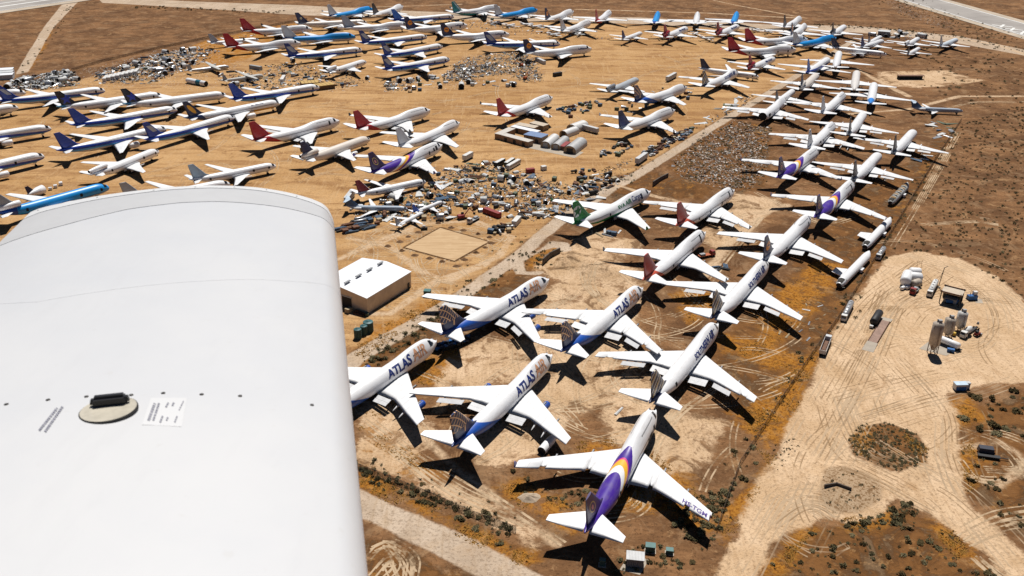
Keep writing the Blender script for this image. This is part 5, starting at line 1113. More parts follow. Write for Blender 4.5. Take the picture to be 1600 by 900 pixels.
decal([(230, 657, 240, 630, 4.5), (238, 657, 247, 630, 3.5), (249, 660, 253, 650, 3), (258, 636, 262, 629, 3), (268, 634, 271, 628, 3), (259, 657, 261, 652, 3), (272, 660, 276, 650, 2.4), (279, 641, 286, 627, 2)], [(222, 664), (284, 667), (292, 622), (236, 622)])

# ------------------------------------------------------------------ buildings, plant, vehicles
M_TAN = plain('tan_sheet_wall', (0.40, 0.315, 0.215), .6, var=.14, scale=.35); M_ROOFP = plain('pale_roof_sheet', (0.56, 0.52, 0.47), .6, var=.2); M_ROOFW = plain('white_roof_sheet', (0.76, 0.77, 0.80), .5, var=.05, scale=.15)
M_BROWNW = plain('brown_wall', (0.34, 0.22, 0.14), .8, var=.3); M_ROOFB = plain('beige_roof', (0.55, 0.46, 0.36), .7, var=.25); M_BLUER = plain('blue_panel_roof', (0.16, 0.24, 0.42), .6)
M_RUST = plain('rusty_steel', (0.20, 0.10, 0.06), .8, var=.5, scale=1.2); M_RUSTW = plain('stained_cream_steel', (0.52, 0.44, 0.36), .6, var=.45, scale=.9)
M_GREYP = plain('grey_paint', (0.33, 0.34, 0.35), .6); M_LGREY = plain('light_grey_paint', (0.55, 0.56, 0.57), .6, var=.2); M_CONT = plain('white_container_paint', (0.68, 0.67, 0.65), .6, var=.25)
M_REDP = plain('red_paint', (0.30, 0.03, 0.03), .6, var=.4); M_ORG = plain('orange_paint', (0.45, 0.10, 0.02), .6); M_YEL = plain('yellow_paint', (0.62, 0.40, 0.05), .7); M_BLUEP = plain('blue_paint', (0.02, 0.13, 0.38), .5)
M_GRNP = plain('dark_green_paint', (0.03, 0.085, 0.075), .6); M_OLIVE = plain('olive_paint', (0.075, 0.075, 0.04), .7); M_BLK = plain('black_paint', (0.02, 0.02, 0.022), .6); M_CONCR = plain('concrete_slab', (0.42, 0.36, 0.29), .9, var=.2, scale=.3)
M_WOOD = plain('yellow_timber', (0.55, 0.36, 0.12), .8, var=.3); M_TARP = plain('blue_tarp', (0.03, 0.22, 0.38), .6); M_STUCCO = plain('mud_wall', (0.33, 0.24, 0.15), .9)
def axis(p0, p1, z=0.0):
    a = at(*p0, z); b = at(*p1, z); d = b - a; m = (a + b) / 2; m.z = hz(m.x, m.y)
    return m, math.atan2(d.y, d.x), d.to_2d().length
def corr(name, c, sp=.9):
    """ribbed sheet cladding"""
    if name in _matc: return _matc[name]
    n = NT(name); co = n.obco(); x = n.xyz[0]; f = n.math('SINE', n.mul(x, 6.283 / sp)); a = n.noise(co, .4, 4, .65)
    k = n.mix(n.rng(a, .3, .7), tuple(q * .84 for q in c), c); _matc[name] = n.done(k, .55, .1, .4, (f, .6, .12)); return _matc[name]
def gable(name, label, cat, p0, p1, width, h, rise, wm, rm, z=None, door=None, group=None, ov=.3, length=None):
    m, rz, L = axis(p0, p1, h if z is None else z); L = length or L
    o = empty(name, m, rz); tag(o, label, cat, group)
    mb = MB(); x, y = L / 2, width / 2
    mb.add([(-x, -y, 0), (x, -y, 0), (x, y, 0), (-x, y, 0), (-x, -y, h), (x, -y, h), (x, y, h), (-x, y, h), (-x, 0, h + rise), (x, 0, h + rise)],
           [(0, 1, 5, 4), (2, 3, 7, 6), (1, 2, 6, 9, 5), (3, 0, 4, 8, 7)]); mb.obj('wall', [wm], o)
    mb = MB(); k = ov; t = .18; ys = y + k; zs = h - k * rise / y if rise else h
    for s_ in (1, -1):
        V = [(-x - k, s_ * ys, zs + .02), (x + k, s_ * ys, zs + .02), (x + k, 0, h + rise + .03), (-x - k, 0, h + rise + .03)]; V += [(a, b, c + t) for a, b, c in V]
        f = [(3, 2, 1, 0), (4, 5, 6, 7), (0, 1, 5, 4), (1, 2, 6, 5), (2, 3, 7, 6), (3, 0, 4, 7)]
        mb.add(V, f if s_ < 0 else [q[::-1] for q in f])
    rf = mb.obj('roof', [rm], o)
    return o, L, rf
# big tan hangar by the white wing
hg, hL, hroof = gable('hangar', 'tan metal hangar with white roof at the edge of the white wing', 'hangar', (533, 449), (603, 409), 27.0, 7.2, 1.6, corr('tan_cladding', (0.66, 0.52, 0.37)), M_ROOFW, z=8.8)
for k in range(4):
    mb = MB(); mb.cyl((0, 0, 0), (0, 0, .7), .28, .28, 10); mb.box((0, 0, .9), (3.4, .9, .5)); v = mb.obj('roof_vent', [M_GREYP], hroof); v.location = (-hL / 2 + 4 + k * (hL - 8) / 3, 0, 8.85)
mb = MB(); mb.box((-hL / 2 - .06, -2.6, 2.5), (.12, 5.0, 5.0)); mb.obj('roller_door', [M_BLK], hg)
mb = MB(); mb.box((-hL / 2 - .1, -2.6, 5.25), (.2, 5.6, .4)); mb.obj('door_lintel', [M_LGREY], hg)
mb = MB(); mb.box((hL / 2 - 2.0, -13.6, 1.4), (1.4, .12, 2.6)); mb.obj('side_door', [M_BLK], hg)
def slab(name, pts, m, z=.06, label=None, cat=None):
    me = bpy.data.meshes.new(name); P = [gp(*p) for p in pts]; c = sum(P, Vector()) / len(P); V = [(p.x - c.x, p.y - c.y, z) for p in P] + [(p.x - c.x, p.y - c.y, -.3) for p in P]; n_ = len(P)
    me.from_pydata(V, [], [tuple(range(n_)), tuple(range(2 * n_ - 1, n_ - 1, -1))] + [(i, i + n_, (i + 1) % n_ + n_, (i + 1) % n_) for i in range(n_)]); me.update()
    bm = bmesh.new(); bm.from_mesh(me); bmesh.ops.recalc_face_normals(bm, faces=bm.faces); bm.to_mesh(me); bm.free(); me.materials.append(m)
    o = bpy.data.objects.new(name, me); col.objects.link(o); o.location = (c.x, c.y, c.z)
    if label: tag(o, label, cat)
    else: tag(o, kind='structure')
    return o
slab('pavement', [(820, 230), (831, 221), (862, 226), (912, 238), (898, 247)], M_CONCR)
# workshop compound
def flatb(name, label, cat, p0, p1, width, h, wm, rm, group=None, open_front=False, doors=0):
    m, rz, L = axis(p0, p1, h); o = empty(name, m, rz); tag(o, label, cat, group)
    mb = MB(); mb.box((0, 0, h / 2 - .1), (L, width, h + .2)); mb.obj('wall', [wm], o)
    mb = MB(); mb.box((0, 0, h + .2), (L + .5, width + .5, .22)); rf = mb.obj('roof', [rm], o)
    for k in range(doors):
        mb = MB(); mb.box((-L / 2 + (k + .5) * L / doors, -width / 2 - .05, 1.3), (2.2, .1, 2.5)); mb.obj('door', [M_BLK], o)
    return o
GB = 'low workshop buildings in the yard'
flatb('workshop', 'long white roofed brown workshop at the front of the walled yard', 'workshop', (787, 210), (829, 221), 5, 3.4, M_BROWNW, M_ROOFP, GB, doors=3)
flatb('workshop', 'white roofed workshop forming the left end of the walled yard', 'workshop', (778, 210), (800, 200.5), 5, 3.4, M_BROWNW, M_ROOFP, GB, doors=1)
flatb('workshop', 'white roofed workshop behind the yard with a red scrap pile', 'workshop', (801, 197), (841, 206), 4.5, 3.2, M_BROWNW, M_ROOFW, GB, doors=2)
flatb('workshop', 'beige roofed shed at the back of the workshop yard, left half', 'shed', (808, 193.5), (838, 199), 6, 3.2, M_STUCCO, M_ROOFB, GB)
flatb('workshop', 'beige roofed shed at the back of the workshop yard, right half', 'shed', (832, 191), (853, 196), 6, 3.4, M_STUCCO, M_ROOFB, GB)
flatb('workshop', 'brown workshop with blue panels on its roof', 'workshop', (824, 208), (851, 213), 9, 4.0, M_BROWNW, M_BLUER, GB, doors=2)
def quonset(label, p0, p1, r, m, door, group='round roofed huts by the concrete apron', base=1.6):
    mm, rz, L = axis(p0, p1); o = empty('quonset_hut', mm, rz); tag(o, label, 'hut', group); n = 16; mb = MB(); V = []
    for x in (-L / 2, L / 2):
        V.append((x, -r, 0))
        for i in range(n + 1):
            t = math.pi * i / n; V.append((x, -r * math.cos(t), base + r * .8 * math.sin(t)))
        V.append((x, r, 0))
    k = n + 3; mb.add(V, [(i, i + 1, k + i + 1, k + i) for i in range(k - 1)][::-1], 0, True); mb.obj('shell', [m], o)
    mb = MB(); mb.add([(-L / 2 + .02 + 0 * v[0], v[1] * .99, v[2] * .99) for v in V[:k]], [tuple(range(k))]); mb.obj('end_wall', [M_STUCCO], o); mb = MB(); mb.add([(L / 2 - .02, v[1] * .99, v[2] * .99) for v in V[k:]], [tuple(range(k - 1, -1, -1))]); mb.obj('end_wall', [M_STUCCO], o)
    mb = MB(); mb.box((-L / 2 - .06, 0, 1.7), (.12, r * .95, 3.4)); mb.obj('roller_door', [door], o)
M_TIN = corr('tin_sheet', (0.42, 0.42, 0.42), 1.2); M_TINW = corr('white_tin_sheet', (0.62, 0.61, 0.60), 1.2)
quonset('white round roofed hut at the back, larger of two without apron', (893, 206), (912, 199), 4.3, M_TINW, M_BLK)
quonset('white round roofed hut at the back, smaller one with small windows', (880, 214), (899, 207), 3.3, M_TINW, M_BLK)
quonset('round roofed hut with grey roller door, leftmost on the apron', (852, 231), (867, 218.5), 3.3, M_TINW, M_GREYP)
quonset('round roofed hut with grey roller door, middle of the apron', (868, 234), (883, 221.5), 3.1, M_TIN, M_GREYP)
quonset('round roofed hut with open black doorway, rightmost on the apron', (890, 240), (908, 226), 4.2, M_TIN, M_BLK)
flatb('annex', 'red brown lean-to between the round roofed huts', 'shed', (878, 229), (888, 222), 3, 2.4, M_RUST, M_REDP)
def wheels(mb, xs, y, r, mi, w_=.3):
    for x in xs:
        for s_ in (1, -1): mb.cyl((x, s_ * y - w_ / 2, r), (x, s_ * y + w_ / 2, r), r, r, 12, mi)
def trailer(label, p0, p1, m, h=2.9, w_=2.6, cat='trailer', group=None, name='box_trailer', length=None, wh=True, ribs=True):
    mm, rz, L = axis(p0, p1, h / 2); L = length or max(L, 5); o = empty(name, mm, rz); tag(o, label, cat, group); z0 = 1.0 if wh else .12
    mb = MB(); mb.box((0, 0, z0 + h / 2), (L, w_, h))
    if ribs:
        for k in range(int(L / .8)):
            for s_ in (1, -1): mb.box((-L / 2 + .4 + k * .8, s_ * (w_ / 2 + .02), z0 + h / 2), (.16, .06, h - .3))
    mb.obj('box', [m], o)
    mb = MB(); mb.box((L / 2 + .03, 0, z0 + h / 2), (.07, w_ - .3, h - .3)); mb.box((L / 2 + .08, 0, z0 + h / 2), (.05, .06, h - .3)); mb.obj('rear_door', [m], o)
    if wh:
        mb = MB(); wheels(mb, (L / 2 - 1.2, L / 2 - 2.4), w_ / 2 - .2, .5, 0); mb.obj('wheel_set', [M_TYRE], o)
        mb = MB(); mb.box((0, 0, .8), (L - .4, 1.0, .3)); mb.cyl((-L / 2 + 1.5, .8, 0), (-L / 2 + 1.5, .8, .9), .08); mb.cyl((-L / 2 + 1.5, -.8, 0), (-L / 2 + 1.5, -.8, .9), .08); mb.obj('chassis', [M_BLK], o)
    return o
GT = 'trailers and containers around the yards'
trailer('small white trailer in front of the huts', (725, 249), (737, 242.5), M_CONT, group=GT)
trailer('long grey trailer beside the old taxiway, left of the rubble field', (995, 254), (1009, 244), M_LGREY, 3.2, group=GT)
trailer('long grey box trailer standing right beside the white wing', (541, 316), (551, 303), M_LGREY, 3.2, group=GT)
trailer('red shipping container in the scrap yard', (757, 328), (781, 337), M_REDP, 2.7, name='shipping_container', cat='container', wh=False, group=GT)
trailer('white shipping container by the old taxiway, below the scrap yard', (803, 350), (811, 341), M_CONT, 2.7, name='shipping_container', cat='container', wh=False, group=GT)
trailer('white trailer behind the huts', (908, 199), (934, 206), M_LGREY, group=GT)
trailer('light trailer standing alone on the sand at centre', (1042, 125), (1055, 118), M_LGREY, 3.4, group=GT)
trailer('grey container by the nearest orange disc jumbo', (838, 92), (851, 98), M_LGREY, 3.0, wh=False, name='shipping_container', cat='container', group=GT)
trailer('dark container alone on the sand', (865, 117), (877, 115), M_BLK, 3.0, wh=False, name='shipping_container', cat='container', group=GT)
trailer('dark grey container on the earth left of the blue striped twins', (391, 104), (408, 107), M_GREYP, 3.0, wh=False, name='shipping_container', cat='container', group=GT)
trailer('white container on the earth, end towards the yellow stack', (440, 127), (444, 120), M_CONT, 3.0, wh=False, name='shipping_container', cat='container', group=GT)
for k in range(8):
    x = 161 + k * 6.9; y = 125.5 - k * 1.55
    trailer('white container side by side in the row of eight', (x, y + 1.5), (x + 8, y - 7), M_CONT, 2.8, wh=False, name='shipping_container', cat='container', group='row of white containers', length=12)
trailer('small red container on the sand above the scrap yard', (824, 267), (833, 266), M_REDP, 2.4, wh=False, name='shipping_container', cat='container', group=GT)
trailer('tiny white cabin beside the small red container', (847, 263), (852, 262), M_CONT, 2.4, wh=False, name='cabin', cat='cabin', length=3)
# old bus
def bus(label, p0, p1, m, cat='bus'):
    mm, rz, L = axis(p0, p1, 1.5); o = empty('bus', mm, rz); tag(o, label, cat)
    mb = MB(); mb.box((0, 0, 1.75), (L, 2.5, 2.5)); mb.obj('body', [m], o)
    mb = MB(); mb.box((0, 0, 3.06), (L - .4, 2.2, .12)); mb.obj('roof', [M_CONT], o)
    for s_ in (1, -1):
        mb = MB()
        for k in range(int(L / 1.6)): mb.box((-L / 2 + 1.2 + k * 1.6, s_ * 1.27, 2.1), (1.1, .06, .8))
        mb.obj('window_row', [M_GLASS], o)
    mb = MB(); wheels(mb, (-L / 2 + 2, L / 2 - 2), 1.1, .5, 0); mb.obj('wheel_set', [M_TYRE], o)
bus('old white bus at the upper edge of the scrap yard', (793, 262.5), (811, 252), M_CONT); bus('green bus body beside the old white bus', (790, 258), (802, 250), M_OLIVE); bus('dark bus body at the upper edge of the scrap yard', (774, 258), (787, 251), M_BLK)
# trucks
def truck(label, p0, p1, kind, cabm, bodym, cat='truck', name='truck', group=None, length=None):
    """p0 = front"""
    mm, rz, L = axis(p1, p0, 1.5); L = length or L; o = empty(name, mm, rz); tag(o, label, cat, group)
    mb = MB(); mb.box((L / 2 - 1.1, 0, 1.75), (2.0, 2.4, 2.3), taper=.92); mb.box((L / 2 - .1, 0, 1.2), (.9, 1.8, 1.1), taper=.9); mb.obj('cab', [cabm], o)
    mb = MB(); mb.box((L / 2 - .16, 0, 2.25), (.1, 1.9, .7)); mb.box((L / 2 - 1.0, 1.13, 2.25), (1.1, .1, .6)); mb.box((L / 2 - 1.0, -1.13, 2.25), (1.1, .1, .6)); mb.obj('window', [M_GLASS], o)
    mb = MB(); mb.box((0, 0, .85), (L - .6, 1.0, .35)); mb.obj('chassis', [M_BLK], o)
    mb = MB(); wheels(mb, (L / 2 - 1.2, -L / 2 + 1.0, -L / 2 + 2.2), 1.05, .52, 0); mb.obj('wheel_set', [M_TYRE], o)
    b0, b1 = -L / 2, L / 2 - 2.4
    mb = MB()
    if kind == 'tank':
        mb.lathe((b1, 0, 2.1), (-1, 0, 0), [(0, .1), (.12, .8), (.4, 1.2), (b1 - b0 - .4, 1.2), (b1 - b0 - .12, .8), (b1 - b0, .1)], 18)
        tk = mb.obj('tank', [bodym], o)
        for k in range(4):
            mb = MB(); mb.cyl((b1 - (k + .6) * (b1 - b0) / 4.2, 0, 3.2), (b1 - (k + .6) * (b1 - b0) / 4.2, 0, 3.5), .38, .34, 10); mb.obj('hatch', [M_GREYP], tk)
    elif kind == 'dump':
        cx = (b0 + b1) / 2; ln = b1 - b0
        mb.box((cx, 0, 1.25), (ln, 2.4, .15))
        for s_ in (1, -1): mb.box((cx, s_ * 1.15, 2.0), (ln, .12, 1.5))
        mb.box((b0 + .06, 0, 2.0), (.12, 2.2, 1.5)); mb.box((b1 - .06, 0, 2.2), (.12, 2.2, 1.9)); mb.obj('dump_body', [bodym], o)
        mb = MB(); mb.box((cx, 0, 1.75), (ln - .4, 2.1, .9), taper=.6); mb.obj('load', [M_RUST], o)
    elif kind == 'mixer':
        mb.lathe((b1 + .2, 0, 2.1), (-1, 0, .18), [(0, .3), (.6, 1.0), (2.2, 1.3), (3.6, 1.0), (4.6, .5), (4.8, .1)], 16); mb.obj('drum', [bodym], o)
        mb = MB(); mb.box((b0 + .4, 0, 2.6), (.9, .9, 1.0), taper=.6); mb.obj('hopper', [M_GREYP], o)
    elif kind == 'flat':
        mb.box(((b0 + b1) / 2, 0, 1.2), (b1 - b0, 2.4, .18)); mb.obj('flat_bed', [bodym], o)
        mb = MB(); mb.box((b0 + 2, 0, 1.7), (2.6, 1.6, .8)); mb.obj('load', [M_GREYP], o)
    else:
        mb.box(((b0 + b1) / 2, 0, 2.4), (b1 - b0, 2.5, 2.6)); mb.obj('box', [bodym], o)
    return o
GTK = 'tank trucks on the pale lot'
truck('grey tank truck parked against the long fence, farther one', (1372, 402), (1381, 389), 'tank', M_LGREY, M_ALU, 'tank truck', 'tank_truck', GTK)
truck('grey tank truck alone on the pale lot near the fence', (1318, 498), (1330, 474), 'tank', M_CONT, M_ALU, 'tank truck', 'tank_truck', GTK)
truck('white tank truck parked beside the canopy shed', (1452, 460), (1462, 441), 'tank', M_CONT, M_CONT, 'tank truck', 'tank_truck', GTK)
truck('open tipper truck with rusty load at the edge of the pale lot', (1295, 527), (1285, 552), 'dump', M_LGREY, M_CONT, 'tipper truck', 'tipper_truck')
truck('white mixer truck right of the silos', (1504, 524), (1528, 508), 'mixer', M_CONT, M_CONT, 'mixer truck', 'mixer_truck')
truck('white flatbed truck next to the red excavator', (732, 346), (747, 338), 'flat', M_CONT, M_GREYP)
truck('red crane truck on the sand behind the brick red tailed jumbo', (1116, 394), (1092, 398.5), 'flat', M_REDP, M_ORG, 'crane truck', 'crane_truck')
truck('small red service truck by the white round tanks', (1424, 457), (1434, 448), 'flat', M_REDP, M_GREYP, length=6)
# black tank trailer
mm, rz, L = axis((1364, 506), (1374, 490), 1.5); o = empty('tank_trailer', mm, rz); tag(o, 'black tank trailer beside the weighbridge', 'tank trailer')
mb = MB(); mb.lathe((-L / 2, 0, 2.2), (1, 0, 0), [(0, .1), (.2, 1.2), (.6, 1.6), (L - .6, 1.6), (L - .2, 1.2), (L, .1)], 18); mb.obj('tank', [M_BLK], o)
mb = MB(); wheels(mb, (-L / 2 + 1.2, L / 2 - 1.2), 1.0, .5, 0); mb.obj('wheel_set', [M_TYRE], o); mb = MB(); mb.box((-L / 2 - 1.1, .2, .8), (1.2, 1.4, .9)); mb.obj('pump_box', [M_CONT], o)
# weighbridge
mm, rz, L = axis((1363, 536), (1383, 503)); o = empty('weighbridge', mm, rz); tag(o, 'rusty steel weighbridge with pale concrete ramps on the pale lot', 'weighbridge')
mb = MB(); mb.box((0, 0, .3), (L, 3.2, .5)); mb.obj('deck', [plain('worn_deck', (.34, .22, .17), .8, var=.4)], o)
for s_ in (1, -1):
    mb = MB(); mb.box((0, s_ * 1.7, .5), (L, .16, .7)); mb.obj('kerb_rail', [M_RUST], o)
    mb = MB(); x0 = s_ * (L / 2 + .05); x1 = s_ * (L / 2 + (7.5 if s_ < 0 else 4.0)); V = [(x0, -2.0, .55), (x0, 2.0, .55), (x1, 2.2, .05), (x1, -2.2, .05), (x0, -2.0, -.3), (x0, 2.0, -.3), (x1, 2.2, -.3), (x1, -2.2, -.3)]
    f = [(0, 1, 2, 3), (7, 6, 5, 4), (0, 3, 7, 4), (1, 5, 6, 2), (3, 2, 6, 7), (0, 4, 5, 1)]; mb.add(V, f if s_ < 0 else [q[::-1] for q in f]); mb.obj('ramp', [M_CONCR], o)
# white tanks of the batch plant
def htank(label, p0, p1, r, z, m, group='round storage tanks at the batch plant', legs=True):
    mm, rz, L = axis(p0, p1, z); o = empty('storage_tank', mm, rz); tag(o, label, 'storage tank', group)
    mb = MB(); e = r * .5; mb.lathe((-L / 2, 0, z), (1, 0, 0), [(0, .05), (e * .15, r * .5), (e * .5, r * .85), (e, r), (L - e, r), (L - e * .5, r * .85), (L - e * .15, r * .5), (L, .05)], 22); mb.obj('tank', [m], o)
    for k in (-1, 1):
        mb = MB(); mb.box((k * L * .28, 0, (z - r * .6) / 2), (.5, r * 1.5, z - r * .6)); mb.obj('saddle', [M_GREYP], o)
    return o
htank('white round tank at the back of the batch plant', (1420, 424), (1440, 425), 1.9, 2.6, M_WHITE); htank('white round tank in the middle of the batch plant', (1420, 432), (1442, 434), 2.2, 2.7, M_WHITE)
htank('rusty round tank at the front of the white tanks', (1425, 444), (1438, 440), 1.7, 2.0, M_RUSTW)
htank('white domed tank standing end on, left of the batch plant', (1414, 441), (1419, 427), 2.3, 3.0, M_WHITE)
for x, y in ((1411, 449.5), (1418, 448.5)):
    htank('small white tank lying before the domed tank', (x - 3, y + 1.5), (x + 3, y - 1.5), .8, .9, M_WHITE, 'small white tanks')
# canopy shed
mm, rz, L = axis((1473, 452), (1505, 460), 5.0); o = empty('canopy_shed', mm, rz); tag(o, 'open canopy shed with flat beige roof on dark steel frame', 'canopy')
mb = MB(); mb.box((0, 0, 5.2), (L, 6.8, .3)); mb.obj('roof', [M_ROOFB], o)
for x in (-1, 1):
    for y in (-1, 1):
        mb = MB(); mb.box((x * (L / 2 - .3), y * 3.3, 2.9), (.35, .35, 6.4)); mb.obj('post', [M_BLK], o)
for y in (-1, 1):
    mb = MB(); mb.box((0, y * 3.55, 5.6), (L + .6, .3, .5)); mb.obj('frame_beam', [M_RUST], o)
mb = MB(); mb.box((0, 2.9, 2.4), (L - .9, .15, 4.7)); mb.obj('back_wall', [M_BLK], o)
mb = MB(); mb.box((0, 0, 1.1), (L * .6, 3.0, 2.0)); mb.obj('machine', [M_GREYP], o)
def gadget(name, label, cat, p, m, parts, rz=0.6, group=None):
    """machine built of named boxes / cylinders"""
    q = gp(*p); o = empty(name, q, rz); tag(o, label, cat, group)
    for (pn, knd, c, d, mm_) in parts:
        mb = MB()
        if knd == 'b': mb.box(c, d)
        elif knd == 't': mb.box(c, d, taper=.6)
        elif knd == 'c': mb.cyl(c, d[:3], d[3], d[3] if len(d) < 5 else d[4], 14)
        elif knd == 'w': wheels(mb, c, d[0], d[1], 0)
        mb.obj(pn, [mm_ or m], o)
    return o
gadget('pump_unit', 'blue pump unit in front of the canopy shed', 'pump', (1486, 474), M_BLUEP, [('housing', 'b', (0, 0, 1.1), (4.4, 1.6, 1.2), None), ('pipe', 'c', (-2.6, 0, 1.4), (3.2, 0, 1.6, .28), None), ('skid', 'b', (0, 0, .3), (5, 1.8, .3), M_BLK), ('motor', 'c', (1.2, .9, 1.2), (2.8, .9, 1.2, .5), None)], -.25)
gadget('generator', 'blue generator with white cabinet right of the canopy shed', 'generator', (1518, 468), M_BLUEP, [('housing', 'b', (0, 0, 1.2), (4, 2, 1.8), None), ('cabinet', 'b', (1.2, .4, 2.9), (1.6, 1.4, 1.6), M_CONT), ('skid', 'b', (0, 0, .2), (4.4, 2.2, .3), M_BLK), ('exhaust', 'c', (-1.2, 0, 2.1), (-1.2, 0, 3.4, .12), M_BLK)], .1)
slab('generator_pad', [(1524, 473), (1536, 474), (1534, 468), (1525, 467)], M_CONCR)
gadget('loading_crane', 'thin dark loading pole beside the white tank truck', 'crane', (1466, 449), M_BLK, [('mast', 'c', (0, 0, 0), (.9, .3, 9.5, .16), None), ('boom', 'c', (.9, .3, 9.4), (2.6, .8, 10.0, .12), None), ('base', 'b', (0, 0, .2), (1.4, 1.4, .4), M_CONCR), ('hose', 'c', (-1.6, -1, 2), (.8, .25, 8.4, .06), None)], 0)
# silos
def silo(label, p, r, h, leg, m):
    q = gp(*p); o = empty('silo', q); tag(o, label, 'silo', 'silos on the pale lot')
    mb = MB(); mb.lathe((0, 0, leg * .35), (0, 0, 1), [(0, .4), (leg * .65, r), (leg * .65 + h * .33, r), (leg * .65 + h * .34, r * 1.015), (leg * .65 + h * .66, r * 1.015), (leg * .65 + h * .67, r), (leg * .65 + h, r), (leg * .65 + h + r * .35, r * .35), (leg * .65 + h + r * .4, .05)], 22); b = mb.obj('barrel', [m], o)
    mb = MB(); mb.box((.3, 0, leg + h + .9), (1.3, 1.1, 1.4)); mb.cyl((-.5, .3, leg + h + .4), (-.5, .3, leg + h + 1.8), .25); mb.obj('dust_filter', [M_GREYP], b)
    for k in range(4):
        t = R(45 + 90 * k); mb = MB(); mb.cyl((r * .9 * math.cos(t), r * .9 * math.sin(t), 0), (r * .9 * math.cos(t), r * .9 * math.sin(t), leg + .6), .16); mb.obj('leg', [M_RUST], o)
    mb = MB()
    for k in range(4):
        t0, t1 = R(45 + 90 * k), R(135 + 90 * k); mb.cyl((r * .9 * math.cos(t0), r * .9 * math.sin(t0), .3), (r * .9 * math.cos(t1), r * .9 * math.sin(t1), leg * .8), .07)
    mb.obj('brace', [M_RUST], o)
    mb = MB(); 
    for s_ in (-.25, .25): mb.box((s_, -r - .25, (leg + h) / 2 + .4), (.07, .07, leg + h - .8))
    for k in range(int(h + leg) * 2 - 2): mb.box((0, -r - .25, .9 + k * .5), (.5, .05, .05))
    mb.obj('ladder', [M_RUST], b)
silo('tallest cream silo with rust stains, front one of three', (1456, 552), 2.1, 8.4, 4.6, M_RUSTW); silo('pale grey silo standing behind the tallest, middle of three', (1479, 527), 2.1, 5.6, 2.6, M_RUSTW); silo('clean pale silo on legs at the back of the three', (1498, 517), 2.0, 5.6, 2.6, plain('pale_silo_paint', (.62, .60, .57), .5, var=.25))
slab('silo_pad', [(1436, 545), (1452, 533), (1500, 545), (1478, 556)], M_CONCR)
mm, rz, L = axis((1468, 530), (1500, 543), 1.6); o = empty('tank_trailer', mm, rz); tag(o, 'white tank trailer lying in front of the silos', 'tank trailer')
mb = MB(); mb.lathe((-L / 2, 0, 2.0), (1, 0, 0), [(0, .1), (.2, .9), (.7, 1.3), (L - .7, 1.3), (L - .2, .9), (L, .1)], 18); mb.obj('tank', [M_WHITE], o)
mb = MB(); mb.box((0, 0, .75), (L + 1.5, 1.3, .3)); mb.obj('chassis', [M_BLK], o); mb = MB(); wheels(mb, (L / 2 - 1, L / 2 - 2.2), 1.0, .5, 0); mb.obj('wheel_set', [M_TYRE], o)
gadget('loader', 'small red loader behind the mixer truck', 'loader', (1526, 525), M_REDP, [('body', 'b', (0, 0, 1.1), (2.4, 1.3, 1.0), None), ('bucket', 'b', (1.9, 0, .6), (.7, 1.7, .7), M_GREYP), ('wheel_set', 'w', (-.8, .8), (.75, .45), M_TYRE), ('roll_bar', 'b', (-.4, 0, 2.0), (1.0, 1.0, .9), M_BLK)], .5)
gadget('compressor', 'small blue compressor in front of the white tank trailer', 'compressor', (1485, 550), M_BLUEP, [('housing', 'b', (0, 0, .9), (2.6, 1.4, 1.1), None), ('tow_bar', 'b', (1.9, 0, .5), (1.4, .15, .15), M_BLK), ('wheel_set', 'w', (0, .01), (.8, .35), M_TYRE)], -.4)
gadget('mixer_bin', 'yellow bin standing under the silos', 'bin', (1490, 525), M_YEL, [('drum', 'c', (0, 0, .5), (0, 0, 1.6, .7), None), ('stand', 'b', (0, 0, .25), (1.4, 1.4, .5), M_BLK)])
gadget('trailer_cabin', 'white and blue site cabin at the right edge of the pale lot', 'cabin', (1499, 608), M_CONT, [('cabin', 'b', (0, 0, 1.3), (4.2, 2.3, 2.2), None), ('blue_front', 'b', (0, -1.2, .9), (3.6, .12, 1.4), M_BLUEP), ('roof', 'b', (0, 0, 2.5), (4.5, 2.6, .16), plain('pale_blue_roof', (.55, .68, .8), .5))], 0.05)
gadget('toilet_cabin', 'blue toilet cabin beside the white site cabin', 'toilet cabin', (1510, 606), M_BLUEP, [('cabin', 'b', (0, 0, 1.15), (1.5, 1.5, 2.3), None), ('roof', 'b', (0, 0, 2.38), (1.7, 1.7, .14), M_LGREY), ('door', 'b', (0, -.78, 1.1), (.9, .06, 1.9), M_LGREY)], 0.05)
# black trailer on the circle of tracks
mm, rz, L = axis((1527, 706), (1562, 711), 1.0); o = empty('flatbed_trailer', mm, rz); tag(o, 'black flatbed trailer with covered load inside the circle of tracks', 'trailer')
mb = MB(); mb.box((0, -1.1, .85), (L, 1.6, .3)); mb.obj('bed', [M_BLK], o); mb = MB(); mb.box((-.6, 1.2, 1.6), (L * .72, 2.4, 1.8), taper=.9); mb.obj('load', [plain('dark_cover', (.03, .032, .05), .5)], o)
mb = MB(); wheels(mb, (-L / 2 + 1.4, -L / 2 + 2.6, L / 2 - 1.4), 1.3, .45, 0); mb.obj('wheel_set', [M_TYRE], o); mb = MB(); mb.box((L / 2 + 1.2, -1.1, .7), (2.6, .25, .2)); mb.obj('tow_bar', [M_BLK], o)
